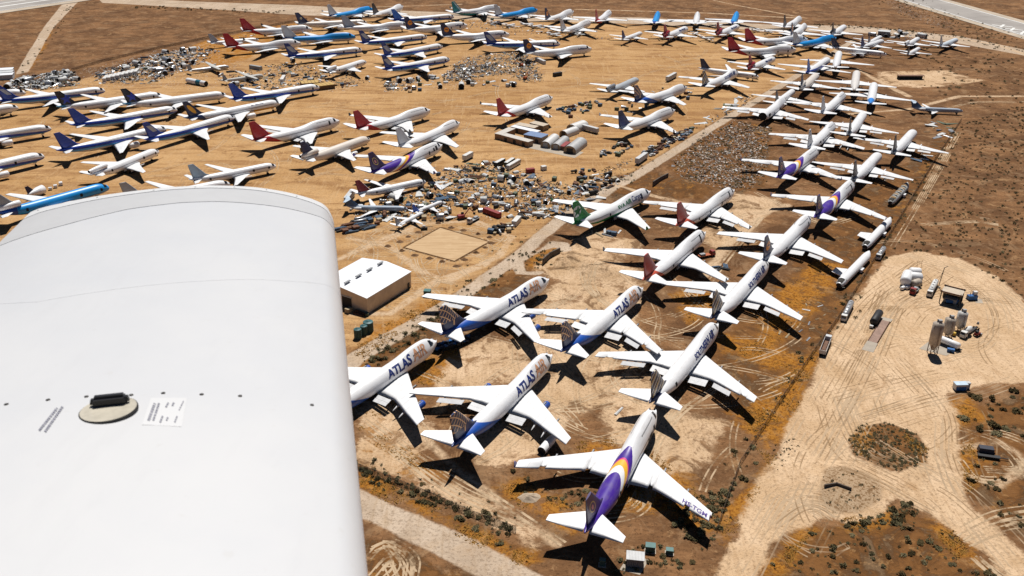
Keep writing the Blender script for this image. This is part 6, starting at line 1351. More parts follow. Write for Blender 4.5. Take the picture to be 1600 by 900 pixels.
# retaining walls of the old blast mounds
def wall(label, pts, h, t=.5, m=None, top=0.0):
    P = [gp(*p) for p in pts]; c = P[0]; o = empty('retaining_wall', (c.x, c.y, sum(p.z for p in P) / len(P))); tag(o, label, 'retaining wall')
    for i in range(len(P) - 1):
        a, b = P[i], P[i + 1]; d = b - a; rz = math.atan2(d.y, d.x); mid = (a + b) / 2 - Vector((c.x, c.y, 0)); mb = MB(); mb.box((mid.x, mid.y, h / 2 - .5), (d.to_2d().length + (t if i else 0), t, h + 1), rz); mb.obj('wall_panel', [m or M_STUCCO], o)
M_WALLD = plain('dark_concrete', (0.13, 0.105, 0.085), .9, var=.35)
wall('bent dark wall on the round knoll in the pale lot', [(1287, 766), (1306, 763), (1328, 771)], .95, .35, M_WALLD); 
wall('dark retaining wall of the earth mound by the loop track', [(848, 414), (859, 404), (874, 397)], 3.0, .6, M_WALLD); wall('dark retaining wall of the earth mound by the taxiway fork', [(1020, 291), (1031, 284), (1043, 278)], 2.8, .6, M_WALLD)
# long low dark shed on the right, grey building far right, corrugated store far left
mm, rz, L = axis((1403, 121), (1443, 121), 1.5); o = empty('open_shed', mm, rz); tag(o, 'long low dark open shed standing alone on the right', 'shed')
mb = MB(); mb.box((0, 1.6, 1.5), (L, .3, 3)); mb.obj('back_wall', [M_BLK], o); mb = MB(); mb.box((0, 0, 3.1), (L + .6, 4, .2)); mb.obj('roof', [M_RUST], o)
for k in range(6): mb = MB(); mb.box((-L / 2 + .2 + k * (L - .4) / 5, -1.6, 1.5), (.2, .2, 3)); mb.obj('post', [M_BLK], o)
flatb('store_building', 'grey flat roofed building on the boundary at far right', 'building', (1373, 47.5), (1391, 49), 9, 5, M_GREYP, M_LGREY, doors=2)
for k in range(3):
    flatb('store_building', ('long ribbed store at the left edge, rear bay', 'long ribbed store at the left edge, middle bay', 'long ribbed store at the left edge, front bay')[k], 'store', (-14, 109 + 4 * k), (20, 107 + 4 * k), 8.5, 4.5 - .4 * k, M_LGREY, (M_ROOFW, M_LGREY, M_ROOFW)[k], 'ribbed stores at the left edge')
# shed, tanks and boxes near the bottom
slab('pavement', [(968, 889), (985, 862), (1014, 874), (1000, 897)], M_CONCR)
q = at(992, 880); o = empty('pump_shed', (q.x, q.y, 0.06), R(-8)); tag(o, 'small grey metal shed on a concrete slab below the nearest jumbo', 'shed')
mb = MB(); mb.box((0, 0, 1.25), (4.6, 3.2, 2.5)); mb.obj('wall', [corr('grey_cladding', (.20, .20, .20), .5)], o)
mb = MB(); mb.box((0, 0, 2.62), (5.0, 3.6, .16)); mb.obj('roof', [corr('pale_cladding', (.60, .60, .60), .8)], o)
GX_ = 'green cabinets by the small grey shed'
for p, s_, lb in (((1016, 859), (2.6, 1.9, 2.0), 'dark green cabinet right of the small grey shed, nearer one'), ((1046, 863), (1.9, 1.4, 1.4), 'dark green cabinet right of the small grey shed, farther out'), ((941, 882), (1.5, 1.2, 2.0), 'green cabinet left of the small grey shed'), ((668, 462), (2.8, 2.4, 2.6), 'dark green cabinet at a lattice tailed jumbo wingtip')):
    gadget('utility_cabinet', lb, 'cabinet', p, M_GRNP, [('cabinet', 'b', (0, 0, s_[2] / 2), s_, None), ('lid', 'b', (0, 0, s_[2] + .08), (s_[0] + .2, s_[1] + .2, .16), plain('teal_lid', (.06, .17, .16), .5)), ('plinth', 'b', (0, 0, .08), (s_[0] + .6, s_[1] + .6, .16), M_CONCR)], -.15, GX_)
for p, r, h, lb in (((576, 517), 2.0, 4.2, 'dark green water tank by the hangar, largest of three'), ((569, 522), 1.45, 3.8, 'dark green water tank by the hangar, middle of three'), ((559.5, 528), 1.5, 4.0, 'dark green water tank by the hangar, nearest the wing edge')):
    q = gp(*p); o = empty('water_tank', q); tag(o, lb, 'water tank', 'green water tanks by the hangar')
    mb = MB(); mb.cyl((0, 0, 0), (0, 0, h), r, r, 24)
    for k in range(5): mb.cyl((0, 0, .3 + k * (h - .6) / 4 - .06), (0, 0, .3 + k * (h - .6) / 4 + .06), r + .06, r + .06, 24)
    b = mb.obj('tank', [M_GRNP], o); mb = MB(); mb.lathe((0, 0, h), (0, 0, 1), [(0, r * .98), (.18, r * .8), (.35, .4), (.5, .38), (.5, .02)], 20); mb.obj('lid', [plain('teal_tank_lid', (.055, .15, .16), .5)], o)
# blue drums on skids under the lattice jumbo's tail
_rr = random.Random(2)
for k in range(22):
    t = (k // 2) / 10; px = 683 + 46 * t + (k % 2) * 2.2; py = 549 - 13 * t - (k % 2) * 7; q = gp(px, py); o = empty('engine_cradle', q, _rr.uniform(0, 3)); tag(o, 'blue and black engine cradle in the cluster under the blue lattice tail', 'engine cradle', 'blue engine cradles')
    mb = MB(); mb.box((0, 0, .25), (2.3, 1.9, .3)); mb.box((-.9, 0, .9), (.2, 1.7, 1.2)); mb.box((.9, 0, .9), (.2, 1.7, 1.2)); mb.obj('frame', [M_BLK], o); mb = MB(); mb.cyl((-.9, 0, 1.2), (.9, 0, 1.2), .75, .62, 14); mb.obj('drum', [M_BLUEP if k % 3 == 0 else plain('dark_blue_drum', (.008, .02, .06), .5)], o)
# yellow roofed timber stacks
for p0, p1, lb in (((470, 129.5), (497, 127.5), 'long stack of yellow timber, left one, beside the blue striped twin nose'), ((492, 134), (520, 130.5), 'wide stack of yellow timber, right one, beside the blue striped twin nose')):
    mm, rz, L = axis(p0, p1, 3); o = empty('timber_stack', mm, rz); tag(o, lb, 'timber stack'); mb = MB(); mb.box((0, 0, 1.6), (L, 9, 3.2)); mb.obj('crates', [plain('dark_timber', (.16, .10, .05), .9)], o)
    for k in range(5): mb = MB(); mb.box((-L / 2 + (k + .5) * L / 5, 0, 3.35), (L / 5 - .25, 9.4, .3)); mb.obj('timber_pallet', [M_WOOD], o)
def excavator(label, p, m, rz):
    q = gp(*p); o = empty('excavator', q, rz); tag(o, label, 'excavator', 'excavators in the breaking yards')
    for s_ in (1, -1): mb = MB(); mb.box((0, s_ * 1.1, .5), (4.2, .6, 1.0)); mb.obj('crawler_track', [M_BLK], o)
    mb = MB(); mb.box((-.6, 0, 1.7), (3.4, 2.5, 1.4)); mb.obj('house', [m], o); mb = MB(); mb.box((.6, .75, 2.5), (1.3, 1.0, 1.5)); mb.obj('cab', [M_GLASS], o)
    mb = MB(); mb.cyl((1.0, -.3, 1.8), (4.2, -.3, 5.2), .32, .26, 8); mb.cyl((4.2, -.3, 5.2), (6.8, -.3, 2.4), .26, .18, 8); a = mb.obj('arm', [m], o); mb = MB(); mb.box((6.9, -.3, 1.9), (1.1, 1.2, 1.0), taper=.6); mb.obj('bucket', [M_BLK], a)
excavator('red excavator between the small wrecks and the red container', (722, 342), M_REDP, .5); excavator('orange excavator on the grey scrap heap, rear one', (814, 104), M_ORG, 2.9); excavator('orange excavator before the grey scrap heap, front one', (821, 124), M_ORG, 1.2)

# ------------------------------------------------------------------ fences
def mesh_fence():
    n = NT('chain_link'); n.obco(); n.done((.055, .045, .036), .7, .1)
    tr = n.t.nodes.new('ShaderNodeBsdfTransparent'); mx = n.t.nodes.new('ShaderNodeMixShader'); x, y, z = n.xyz
    u = n.mul(n.add(x, y), 2.2)
    a = n.lt(n.math('ABSOLUTE', n.sub(n.math('FRACT', n.add(u, n.mul(z, 3.0))), .5)), .15); b = n.lt(n.math('ABSOLUTE', n.sub(n.math('FRACT', n.sub(u, n.mul(z, 3.0))), .5)), .15)
    n.link(n.mx(a, b), mx.inputs[0]); n.link(tr.outputs[0], mx.inputs[1]); n.link(n.b.outputs[0], mx.inputs[2]); n.link(mx.outputs[0], n.out.inputs[0]); return n.m
M_LINK = mesh_fence(); M_POST = plain('fence_post', (.07, .055, .045), .7)
def fence(label, pts, h=2.1, sp=5.0):
    P = [gp(*p) for p in pts]; c = P[0]; o = empty('chain_link_fence', c); tag(o, label, 'fence'); V = []; posts = []
    for i in range(len(P) - 1):
        d = P[i + 1] - P[i]; n_ = max(1, int(d.length / sp))
        for k in range(n_ + (i == len(P) - 2)): q = P[i] + d * k / n_; q.z = hz(q.x, q.y); posts.append(q - c)
    pm = MB(); pm.cyl((0, 0, -.3), (0, 0, h), .07, .07, 6); pme = pm.mesh('post'); pme.materials.append(M_POST); rest = MB()
    order = sorted(range(len(posts)), key=lambda k: (posts[k] + c - CAMPOS).length)
    for r_, k in enumerate(order):
        if r_ < 100:
            b = bpy.data.objects.new('post', pme); col.objects.link(b); b.parent = o; b.location = posts[k]
        else: q = posts[k]; rest.cyl(q - Vector((0, 0, .3)), q + Vector((0, 0, h)), .07, .07, 5)
    if rest.v: tag(rest.obj('post_row', [M_POST], o), kind='stuff')
    mb = MB(); V = []
    for q in posts: V += [q + Vector((0, 0, .05)), q + Vector((0, 0, h - .1))]
    mb.add(V, [(2 * i, 2 * i + 2, 2 * i + 3, 2 * i + 1) for i in range(len(posts) - 1)]); mb.obj('mesh_panel', [M_LINK], o)
    mb = MB()
    for i in range(len(posts) - 1): mb.cyl(posts[i] + Vector((0, 0, h - .1)), posts[i + 1] + Vector((0, 0, h - .1)), .05, .05, 5, caps=(False, False))
    mb.obj('top_rail', [M_POST], o)
F1 = [(1502, 188), (1460, 252), (1408, 338), (1342, 446), (1310, 498), (1268, 556), (1218, 630), (1156, 726), (1120, 830)]
F2 = [(540, 722), (564, 733), (673, 777), (740, 807), (806, 831)]
fence('long chain link fence between the jumbo jets and the pale lot', F1); fence('chain link fence along the wide dirt road at the bottom', F2)
fence('boundary fence behind the left scrap heaps', [(112, 111), (160, 97), (240, 78), (325, 60), (480, 31)], 2.4, 6)

# ------------------------------------------------------------------ fuselage wrecks by the fence and other big wreckage
M_TORN = plain('torn_interior', (.06, .055, .05), .9, var=.6, scale=2); M_INNER = plain('insulation_ribs', (.30, .29, .26), .8, var=.6, scale=2.5)
HULL = Fus(tube(30, 2.0, 2.2, 3.2, 8, .4, .2), 30)
def hull(label, p_front, p_rear, stripped=False, stub=None, name='fuselage_hull', scale_r=1.0):
    """p_front = torn narrow end"""
    a = at(*p_front, 2); b = at(*p_rear, 2); d = a - b; L = d.to_2d().length; m = (a + b) / 2; s_ = L / 30
    o = empty(name, (m.x, m.y, 0), math.atan2(d.y, d.x), 1.0); tag(o, label, 'fuselage hull', 'stripped fuselages along the long fence')
    f = Fus(tube(L, 2.05 * scale_r, 2.15 * scale_r, 7.0, 4, .3, 1.2), L)
    mb = f.body(1.5, L, 26); ob = mb.obj('hull', [M_WHITE if not stripped else plain('stripped_skin', (.55, .55, .53), .6, var=.5, scale=1.2), M_TORN], o)
    # torn cockpit opening and cabin cut-outs
    f.patch(2.0, 5.2, -40, 55, .04, 6, 8).obj('torn_opening', [M_TORN], o)
    mb = MB(); rr = random.Random(int(p_front[0]))
    for k in range(14):
        x = L / 2 - rr.uniform(0, 6); mb.box((x, rr.uniform(-2.2, 2.2), rr.uniform(.8, 3.4)), (rr.uniform(.5, 1.8), rr.uniform(.1, .3), rr.uniform(.1, .3)), rr.uniform(0, 3))
    mb.obj('torn_frames', [M_INNER], o)
    f.patch(L * .35, L * .36 + .8, 64, 100, .04, 2, 3).obj('door_opening', [M_DARK], o)
    mb = MB(); mb.box((-L * .10, 2.6, 1.0), (3.2, 1.0, 1.3)); mb.obj('wheel_fairing', [M_WHITE], o)
    if stub:
        mb = MB(); mb.add([(L * .22, -1.6, 1.5), (L * .18, -7.5, 1.9), (L * .05, -7.5, 1.9), (-L * .02, -1.6, 1.5), (L * .22, -1.6, 1.2), (L * .18, -7.5, 1.7), (L * .05, -7.5, 1.7), (-L * .02, -1.6, 1.2)], [(3, 2, 1, 0), (4, 5, 6, 7), (1, 5, 4, 0), (2, 6, 5, 1), (3, 7, 6, 2)]); mb.obj('wing_stub', [M_WING], o)
    if stripped:
        for k in range(9):
            x = 5 + k * (L - 9) / 9; f.patch(x, x + (L - 9) / 9 * .62, -48 + 8 * (k % 3), 38 + 9 * (k % 2), .05, 3, 8).obj('missing_skin', [M_TORN if k % 2 else plain('amber_insulation', (.32, .19, .07), .9, var=.5)], o)
hull('white wingless fuselage by the long fence, nearer one, above the tank truck', (1309, 447), (1357, 398), stub=True); hull('white wingless fuselage by the long fence, touched by a purple jumbo wingtip', (1350, 387), (1390, 345), stub=True)
hull('skinned fuselage with open ribs beside the long fence', (1390, 318), (1417, 290), stripped=True)
def tail_cone(label, p_big, p_small, r, fin=True, ringc=None):
    a = at(*p_big, 2.4); b = at(*p_small, 2.4); d = b - a; L = d.to_2d().length; o = empty('fuselage_section', (a.x, a.y, 0), math.atan2(d.y, d.x)); tag(o, label, 'fuselage section')
    mb = MB(); mb.lathe((0, 0, r), (1, 0, .04), [(0, r * .96), (.05, r), (L * .35, r * .9), (L * .7, r * .55), (L, r * .15)], 22, 0); mb.lathe((.02, 0, r), (1, 0, .04), [(0, r * .96), (.6, r * .9), (.7, .05)], 22, 1); mb.obj('shell', [M_WHITE, M_TORN], o)
    if fin: mb = MB(); mb.add([(L * .55, -.15, r * 1.6), (L * .95, -.15, r * 1.2), (L * 1.05, -.1, r * 3), (L * .85, -.1, r * 3), (L * .55, .15, r * 1.6), (L * .95, .15, r * 1.2), (L * 1.05, .1, r * 3), (L * .85, .1, r * 3)], [(3, 2, 1, 0), (4, 5, 6, 7), (0, 1, 5, 4), (1, 2, 6, 5), (2, 3, 7, 6), (3, 0, 4, 7)]); mb.obj('fin_stub', [plain('navy_fin', NAVY, .5)], o)
tail_cone('cut off white tail cone standing behind the sky blue trijet', (67, 296), (43, 306), 2.5)
for k, (x, y) in enumerate(((79, 297), (87, 293.5), (95.5, 289.5))):
    q = gp(x, y); o = empty('inlet_drum', q, .5); tag(o, ('white drum in a row of three beside the cut tail cone, smallest', 'white drum in a row of three beside the cut tail cone, middle one', 'white drum in a row of three beside the cut tail cone, largest')[k], 'drum', 'drums by the cut tail cone')
    mb = MB(); mb.cyl((-.9, 0, 1), (.9, 0, 1), .8 + .22 * k, .8 + .22 * k, 16, 0, caps=(True, True), mic=1); mb.obj('drum', [M_WHITE, M_TORN], o)
def cut_body(label, p0, p1, r, bandc=None):
    a = at(*p0, r); b = at(*p1, r); d = b - a; L = d.to_2d().length; o = empty('fuselage_section', (a.x, a.y, 0), math.atan2(d.y, d.x)); tag(o, label, 'fuselage section')
    mb = MB(); mb.lathe((0, 0, r), (1, 0, 0), [(0, .1), (.4, r * .6), (1.4, r * .9), (3, r), (L, r)], 20, 0); mb.lathe((L, 0, r), (-1, 0, 0), [(0, r * .97), (.8, r * .9), (.9, .05)], 20, 1); mb.obj('shell', [M_WHITE, M_TORN], o)
    if bandc: mb = MB(); mb.lathe((L * .55, 0, r), (1, 0, 0), [(0, r + .03), (L * .22, r + .03)], 20); mb.obj('colour_band', [bandc], o)
cut_body('cut white fuselage with a teal band among the left scrap', (291, 125), (322, 131), 2.1, plain('teal_band', (.02, .16, .24), .5))
cut_body('white engine barrel lying under a lattice tailed jumbo wing', (866, 682), (846, 705), 1.5)
# two old straight winged transports
def transport(label, p_nose, p_tail, wl, wr, bodym):
    a = at(*p_nose, 2.5); b = at(*p_tail, 2.5); d = a - b; L = d.to_2d().length; m = (a + b) / 2; o = empty('old_transport_plane', (m.x, m.y, 0), math.atan2(d.y, d.x)); tag(o, label, 'old airplane', 'grey straight winged transports in the left scrap')
    f = Fus(tube(L, 1.7, 2.2, 3.5, L * .45, .6), L); f.body(0, L, 20).obj('fuselage', [bodym, M_DARK], o)
    for s_ in (1, -1):
        airfoil_loft([(0.0, L * .30, 4.6, 4.1, .13), (17, L * .34, 2.3, 4.6, .10)], s_, L / 2).obj('wing', [M_GREYW], o); airfoil_loft([(.3, L * .86, 2.8, 3.2, .1), (5.2, L * .88, 1.6, 3.3, .1)], s_, L / 2).obj('tailplane', [M_GREYW], o)
        mb = MB(); mb.lathe((L / 2 - L * .24, s_ * 5.5, 3.9), (-1, 0, 0), [(0, .1), (.3, .6), (2, .75), (4.5, .5), (5.5, .05)], 12); mb.obj('engine', [M_GREYW], o)
    airfoil_loft([(3.4, L * .82, 4.2, .25), (7.4, L * .88, 2.2, .18)], 1, L / 2, True).obj('fin', [M_GREYP], o)
M_GREYW = plain('grey_wing_paint', (.52, .51, .48), .6, var=.25)
transport('grey straight winged transport in the left scrap, farther one', (358, 103), (289, 112), None, None, M_ALU); transport('grey straight winged transport in the left scrap, nearer one', (411, 117), (344, 128), None, None, M_GREYW)
# small straight winged planes in the far rows
def lightplane():
    o = empty('small_airplane', (0, 0, 0)); L = 17; f = Fus(tube(L, 1.15, 1.9, 2.5, 8, .3), L); f.body(0, L, 16).obj('fuselage', [M_WHITE, M_DARK], o)
    for s_ in (1, -1):
        airfoil_loft([(.6, 6.2, 2.6, 1.5, .13), (12.5, 7.0, 1.3, 2.0, .1)], s_, L / 2).obj('wing', [M_WING], o); airfoil_loft([(0, 15, 1.7, 4.9, .1), (3, 15.4, 1.0, 4.9, .1)], s_, L / 2).obj('tailplane', [M_WING], o)
        mb = MB(); mb.lathe((L / 2 - 11.2, s_ * 1.5, 2.5), (-1, 0, 0), [(0, .42), (.8, .5), (2.6, .34)], 10); mb.obj('engine', [M_GREYP], o)
    airfoil_loft([(2.6, 12.6, 3.4, .2), (4.9, 14.6, 1.9, .12)], 1, L / 2, True).obj('fin', [M_WHITE], o); return o
_lp = lightplane()
for k, (x, y, h) in enumerate(((774, 38, 52), (797, 42.5, 50), (823, 41, 30), (838, 44, 40), (866, 48.5, 30), (866, 57, 40), (1086, 56, 60), (1180, 50, 45), (1200, 52, 45), (1122, 43, 50), (905, 56, 75), (1104, 63, 15), (1218, 86, 40), (1041, 62, 10))):
    o = _lp if k == 0 else copy_tree(_lp); q = gp(x, y); o.location = q; o.rotation_euler = (0, 0, R(h))
    tag(o, 'small white straight winged airplane among the far rows', 'small airplane', 'small white airplanes in the far rows')

# ------------------------------------------------------------------ scrap: one mesh per kind, copied
def noisy(bm, a, seed):
    rr = random.Random(seed)
    for v in bm.verts: v.co += Vector((rr.uniform(-a, a), rr.uniform(-a, a), rr.uniform(-a, a)))
def k_barrel(L, r, torn=True):
    mb = MB(); n = 18; mb.lathe((-L / 2, 0, r * .96), (1, 0, 0), [(0, r * .97), (.04, r), (L * .5, r), (L, r * .94)], n, 0); mb.lathe((-L / 2, 0, r * .96), (1, 0, 0), [(0, r * .97), (L * .25, r * .92), (L * .26, .04)], n, 1); mb.lathe((L / 2, 0, r * .96), (-1, 0, 0), [(0, r * .94), (L * .2, r * .9), (L * .21, .04)], n, 1); return mb
def k_panel(L, c0, c1, up=.25):
    mb = MB(); V = []
    for x, c, z in ((-L / 2, c0, up), (L / 2, c1, up * .6)):
        V += [(x, -c / 2, z), (x, -c * .2, z + .3), (x, c / 2, z + .05), (x, -c * .2, z - .2)]
    mb.add(V, [(0, 4, 5, 1), (1, 5, 6, 2), (2, 6, 7, 3), (3, 7, 4, 0), (0, 1, 2, 3), (7, 6, 5, 4)]); return mb
def k_cowl(L, r):
    mb = MB(); n = 10; V = []
    for x, q in ((-L / 2, 1), (-L / 4, 1.06), (L / 2, .8)):
        for rr in (r * q, r * q * .93):
            for i in range(n + 1): t = math.pi * i / n; V.append((x, rr * math.cos(t), rr * math.sin(t)))
    m = n + 1
    for a in range(2):
        o_ = a * 2 * m; mb.add([], []); 
        b = len(mb.v)
    mb.add(V, [(a * 2 * m + i, a * 2 * m + i + 1, (a + 1) * 2 * m + i + 1, (a + 1) * 2 * m + i) for a in range(2) for i in range(n)] + [(a * 2 * m + m + i + 1, a * 2 * m + m + i, (a + 1) * 2 * m + m + i, (a + 1) * 2 * m + m + i + 1) for a in range(2) for i in range(n)], 0, True)
    mb.add(V[:2 * m], [(i, m + i, m + i + 1, i + 1) for i in range(n)]); return mb
def k_crate(x, y, z):
    mb = MB(); mb.box((0, 0, z / 2 + .12), (x, y, z)); mb.box((0, 0, z + .16), (x + .12, y + .12, .1)); 
    for s_ in (-.35, .35): mb.box((s_ * x, 0, .06), (.14, y, .12))
    return mb
def k_beams(L, n, seed):
    mb = MB(); rr = random.Random(seed)
    for i in range(n): mb.box((rr.uniform(-.4, .4), (i % 5 - 2) * .45 + rr.uniform(-.1, .1), .18 + .3 * (i // 5)), (L * rr.uniform(.7, 1), .3, .24), rr.uniform(-.08, .08))
    return mb
def k_engine(L, r):
    mb = MB(); mb.lathe((-L / 2, 0, r + .35), (1, 0, 0), [(0, r * .2), (.05, r), (L * .3, r * 1.0), (L * .34, r * .72), (L * .7, r * .62), (L * .74, r * .74), (L, r * .4), (L, .05)], 14)
    for x in (-L * .3, L * .25): mb.box((x, 0, .3), (.25, r * 1.8, .5))
    return mb
def k_car():
    mb = MB(); mb.box((0, 0, .62), (4.3, 1.75, .55)); mb.box((-.2, 0, 1.12), (2.3, 1.55, .55), taper=.78); wheels(mb, (-1.35, 1.35), .8, .33, 1, .2); mb.box((-.2, 0, 1.12), (2.05, 1.6, .34), 0, 2, .86); return mb
def k_tank(L, r): 
    mb = MB(); mb.lathe((-L / 2, 0, r), (1, 0, 0), [(0, .05), (.05, r * .6), (.3, r), (L - .3, r), (L - .05, r * .6), (L, .05)], 14); return mb
def k_fin(h, c):
    mb = MB(); mb.add([(-c / 2, -.12, 0), (c / 2, -.12, 0), (-c * .1, -.08, h), (-c / 2, -.08, h), (-c / 2, .12, 0), (c / 2, .12, 0), (-c * .1, .08, h), (-c / 2, .08, h)], [(0, 1, 2, 3), (7, 6, 5, 4), (0, 4, 5, 1), (1, 5, 6, 2), (2, 6, 7, 3), (3, 7, 4, 0)])
    Mx = Matrix.Rotation(R(82), 3, 'X'); mb.v = [tuple(Mx @ Vector(v) + Vector((0, 0, .25))) for v in mb.v]; return mb
M_SCW = plain('scrap_white', (.66, .66, .65), .6, var=.4, scale=.9); M_SCS = plain('scrap_silver', (.46, .47, .49), .4, .6, .45, .8); M_SCD = plain('scrap_dark', (.045, .04, .038), .8, var=.5); M_SCG = plain('scrap_green', (.10, .13, .08), .7, var=.4); M_SCR = plain('scrap_rust', (.19, .085, .045), .85, var=.5); M_SCB = plain('scrap_blue', (.05, .10, .17), .6, var=.35); M_SCT = plain('scrap_tan', (.40, .31, .19), .8, var=.35); M_SCK = plain('scrap_pink', (.5, .05, .12), .6)
KINDS = {'fuselage_barrel': ('cut fuselage barrel', lambda: k_barrel(7, 1.9), [M_SCW, M_SCS, M_SCW]), 'short_barrel': ('short cut fuselage ring', lambda: k_barrel(3, 1.6), [M_SCW, M_SCS]), 'wing_panel': ('cut wing panel', lambda: k_panel(9, 3.4, 1.6), [M_SCW, M_SCS, M_SCG]),
         'flap_panel': ('narrow flap panel', lambda: k_panel(5, 1.2, .9), [M_SCW, M_SCS, M_SCT]), 'engine_cowl': ('curved engine cowl', lambda: k_cowl(3.4, 1.5), [M_SCW, M_SCS]), 'scrap_engine': ('bare engine on a stand', lambda: k_engine(4, 1.0), [M_SCS, M_SCD, M_SCR]),
         'equipment_crate': ('equipment crate', lambda: k_crate(2.4, 1.8, 1.5), [M_SCT, M_SCD, M_SCR, M_SCB, M_SCG]), 'beam_bundle': ('bundle of beams', lambda: k_beams(6, 12, 3), [M_SCD, M_SCR, M_SCB]), 'scrap_car': ('scrapped car', k_car, [M_SCW, M_SCB, M_SCD, M_SCS, M_SCR]),
         'fuel_tank': ('long drop tank', lambda: k_tank(6, .7), [M_SCW, M_SCS, M_SCB]), 'tail_fin': ('tail fin lying flat', lambda: k_fin(6, 4), [M_SCW, M_SCS, M_SCB])}
KMESH = {}
for kn, (lb, fn, ms) in KINDS.items():
    for i, m in enumerate(ms):
        me = fn().mesh(kn); 
        for mm_ in ((m, M_TORN) if 'barrel' in kn else (m, M_TYRE, M_GLASS) if kn == 'scrap_car' else (m,)): me.materials.append(mm_)
        KMESH.setdefault(kn, []).append(me)
CNAME = {'scrap_white': 'white', 'scrap_silver': 'silver', 'scrap_dark': 'dark', 'scrap_green': 'green', 'scrap_rust': 'rusty', 'scrap_blue': 'blue', 'scrap_tan': 'tan'}
def in_poly(x, y, P):
    c = False; j = len(P) - 1
    for i in range(len(P)):
        if (P[i][1] > y) != (P[j][1] > y) and x < (P[j][0] - P[i][0]) * (y - P[i][1]) / (P[j][1] - P[i][1]) + P[i][0]: c = not c
        j = i
    return c
def scatter(poly, n, seed):
    rr = random.Random(seed); P = [tuple(at(*p).to_2d()) for p in poly]; xs = [p[0] for p in P]; ys = [p[1] for p in P]; out = []; g = 0
    while len(out) < n and g < n * 60:
        g += 1; x = rr.uniform(min(xs), max(xs)); y = rr.uniform(min(ys), max(ys))
        if in_poly(x, y, P): out.append((x, y))
    return out
def junk(place, poly, n, mix, seed, rot=None, jit=3.1, smin=.7, smax=1.3):
    rr = random.Random(seed); names = [k for k, w_ in mix.items() for _ in range(w_)]; used = []
    for (x, y) in scatter(poly, n * 3, seed):
        if any((x - a) ** 2 + (y - b) ** 2 < 7 for a, b in used): continue
        used.append((x, y))
        if len(used) > n: break
        kn = rr.choice(names); i = rr.randrange(len(KMESH[kn])); o = bpy.data.objects.new(kn, KMESH[kn][i]); col.objects.link(o); o.location = (x, y, hz(x, y) - .03); o.rotation_euler = (rr.uniform(-.08, .08), rr.uniform(-.06, .06), (rot if rot is not None else 0) + rr.uniform(-jit, jit)); s_ = rr.uniform(smin, smax); o.scale = (s_, s_, s_)
        cn = CNAME[KINDS[kn][2][i].name]; tag(o, cn + ' ' + KINDS[kn][0] + ' ' + place, KINDS[kn][0].split()[-1], cn + ' ' + KINDS[kn][0] + 's ' + place)
ALL = {'fuselage_barrel': 1, 'short_barrel': 2, 'wing_panel': 3, 'flap_panel': 4, 'engine_cowl': 4, 'scrap_engine': 3, 'equipment_crate': 6, 'beam_bundle': 3, 'fuel_tank': 2, 'tail_fin': 2}
ALLY = dict(ALL, fuselage_barrel=0, beam_bundle=5, flap_panel=6, scrap_car=3)
PYARD = [(688, 266), (760, 250), (812, 268), (870, 282), (930, 292), (975, 272), (985, 278), (930, 312), (862, 346), (800, 346), (745, 328), (680, 320), (650, 300)]
junk('in the scrap yard below the huts', PYARD, 175, ALLY, 21)
junk('among the small wrecks right of the white wing', [(556, 318), (650, 300), (700, 320), (715, 345), (660, 345), (600, 345), (540, 335)], 42, ALL, 22)
junk('in the scrap at the far left edge', [(4, 140), (24, 122), (100, 110), (118, 114), (122, 134), (60, 142)], 46, {'fuselage_barrel': 5, 'short_barrel': 3, 'wing_panel': 4, 'engine_cowl': 3, 'tail_fin': 2, 'fuel_tank': 2, 'equipment_crate': 1}, 23)
junk('in the scrap below the boundary fence', [(145, 112), (240, 86), (300, 76), (322, 86), (300, 104), (236, 126), (214, 118), (150, 124)], 70, {'fuselage_barrel': 3, 'short_barrel': 4, 'wing_panel': 3, 'flap_panel': 3, 'engine_cowl': 4, 'equipment_crate': 4, 'beam_bundle': 2}, 24)
junk('on the earth between transports and timber', [(330, 118), (420, 100), (470, 96), (500, 106), (560, 118), (585, 128), (540, 138), (460, 126), (430, 142), (350, 140)], 46, ALL, 25)
junk('in front of the grey scrap heap', [(596, 130), (640, 118), (680, 120), (700, 130), (800, 125), (806, 136), (700, 138), (620, 146)], 44, {'engine_cowl': 6, 'short_barrel': 5, 'fuselage_barrel': 1, 'equipment_crate': 3, 'wing_panel': 2, 'flap_panel': 2}, 26)
junk('in the rows along the old taxiway', [(1000, 240), (1070, 203), (1084, 200), (1078, 212), (1018, 244)], 44, {'scrap_car': 8, 'equipment_crate': 2, 'short_barrel': 1}, 27, R(38), .3, .9, 1.2)
junk('right of the round roofed huts', [(894, 270), (930, 262), (966, 278), (940, 296), (902, 300)], 24, {'scrap_car': 3, 'equipment_crate': 4, 'scrap_engine': 2, 'flap_panel': 1}, 28)
junk('on the sand below the dark blue finned jumbo', [(936, 236), (980, 222), (994, 230), (965, 245), (940, 250)], 16, {'scrap_car': 3, 'equipment_crate': 3}, 29)
junk('above the workshop yard', [(872, 170), (935, 156), (940, 168), (890, 186)], 26, {'scrap_car': 4, 'equipment_crate': 3, 'scrap_engine': 1}, 30)
junk('around the far lattice tailed jumbo', [(975, 150), (1060, 132), (1085, 140), (1076, 160), (1040, 172), (960, 178)], 26, {'equipment_crate': 4, 'scrap_engine': 2, 'flap_panel': 2, 'engine_cowl': 1}, 31)
junk('beside the striped tail jumbo on the sand', [(1090, 195), (1130, 160), (1160, 150), (1150, 168), (1110, 186)], 20, {'wing_panel': 3, 'flap_panel': 4, 'engine_cowl': 1}, 32)
junk('stacked beside the white wing', [(522, 356), (560, 342), (594, 346), (592, 354), (540, 366)], 20, {'beam_bundle': 6, 'equipment_crate': 2, 'fuel_tank': 1}, 33, R(33), .12, .9, 1.4)
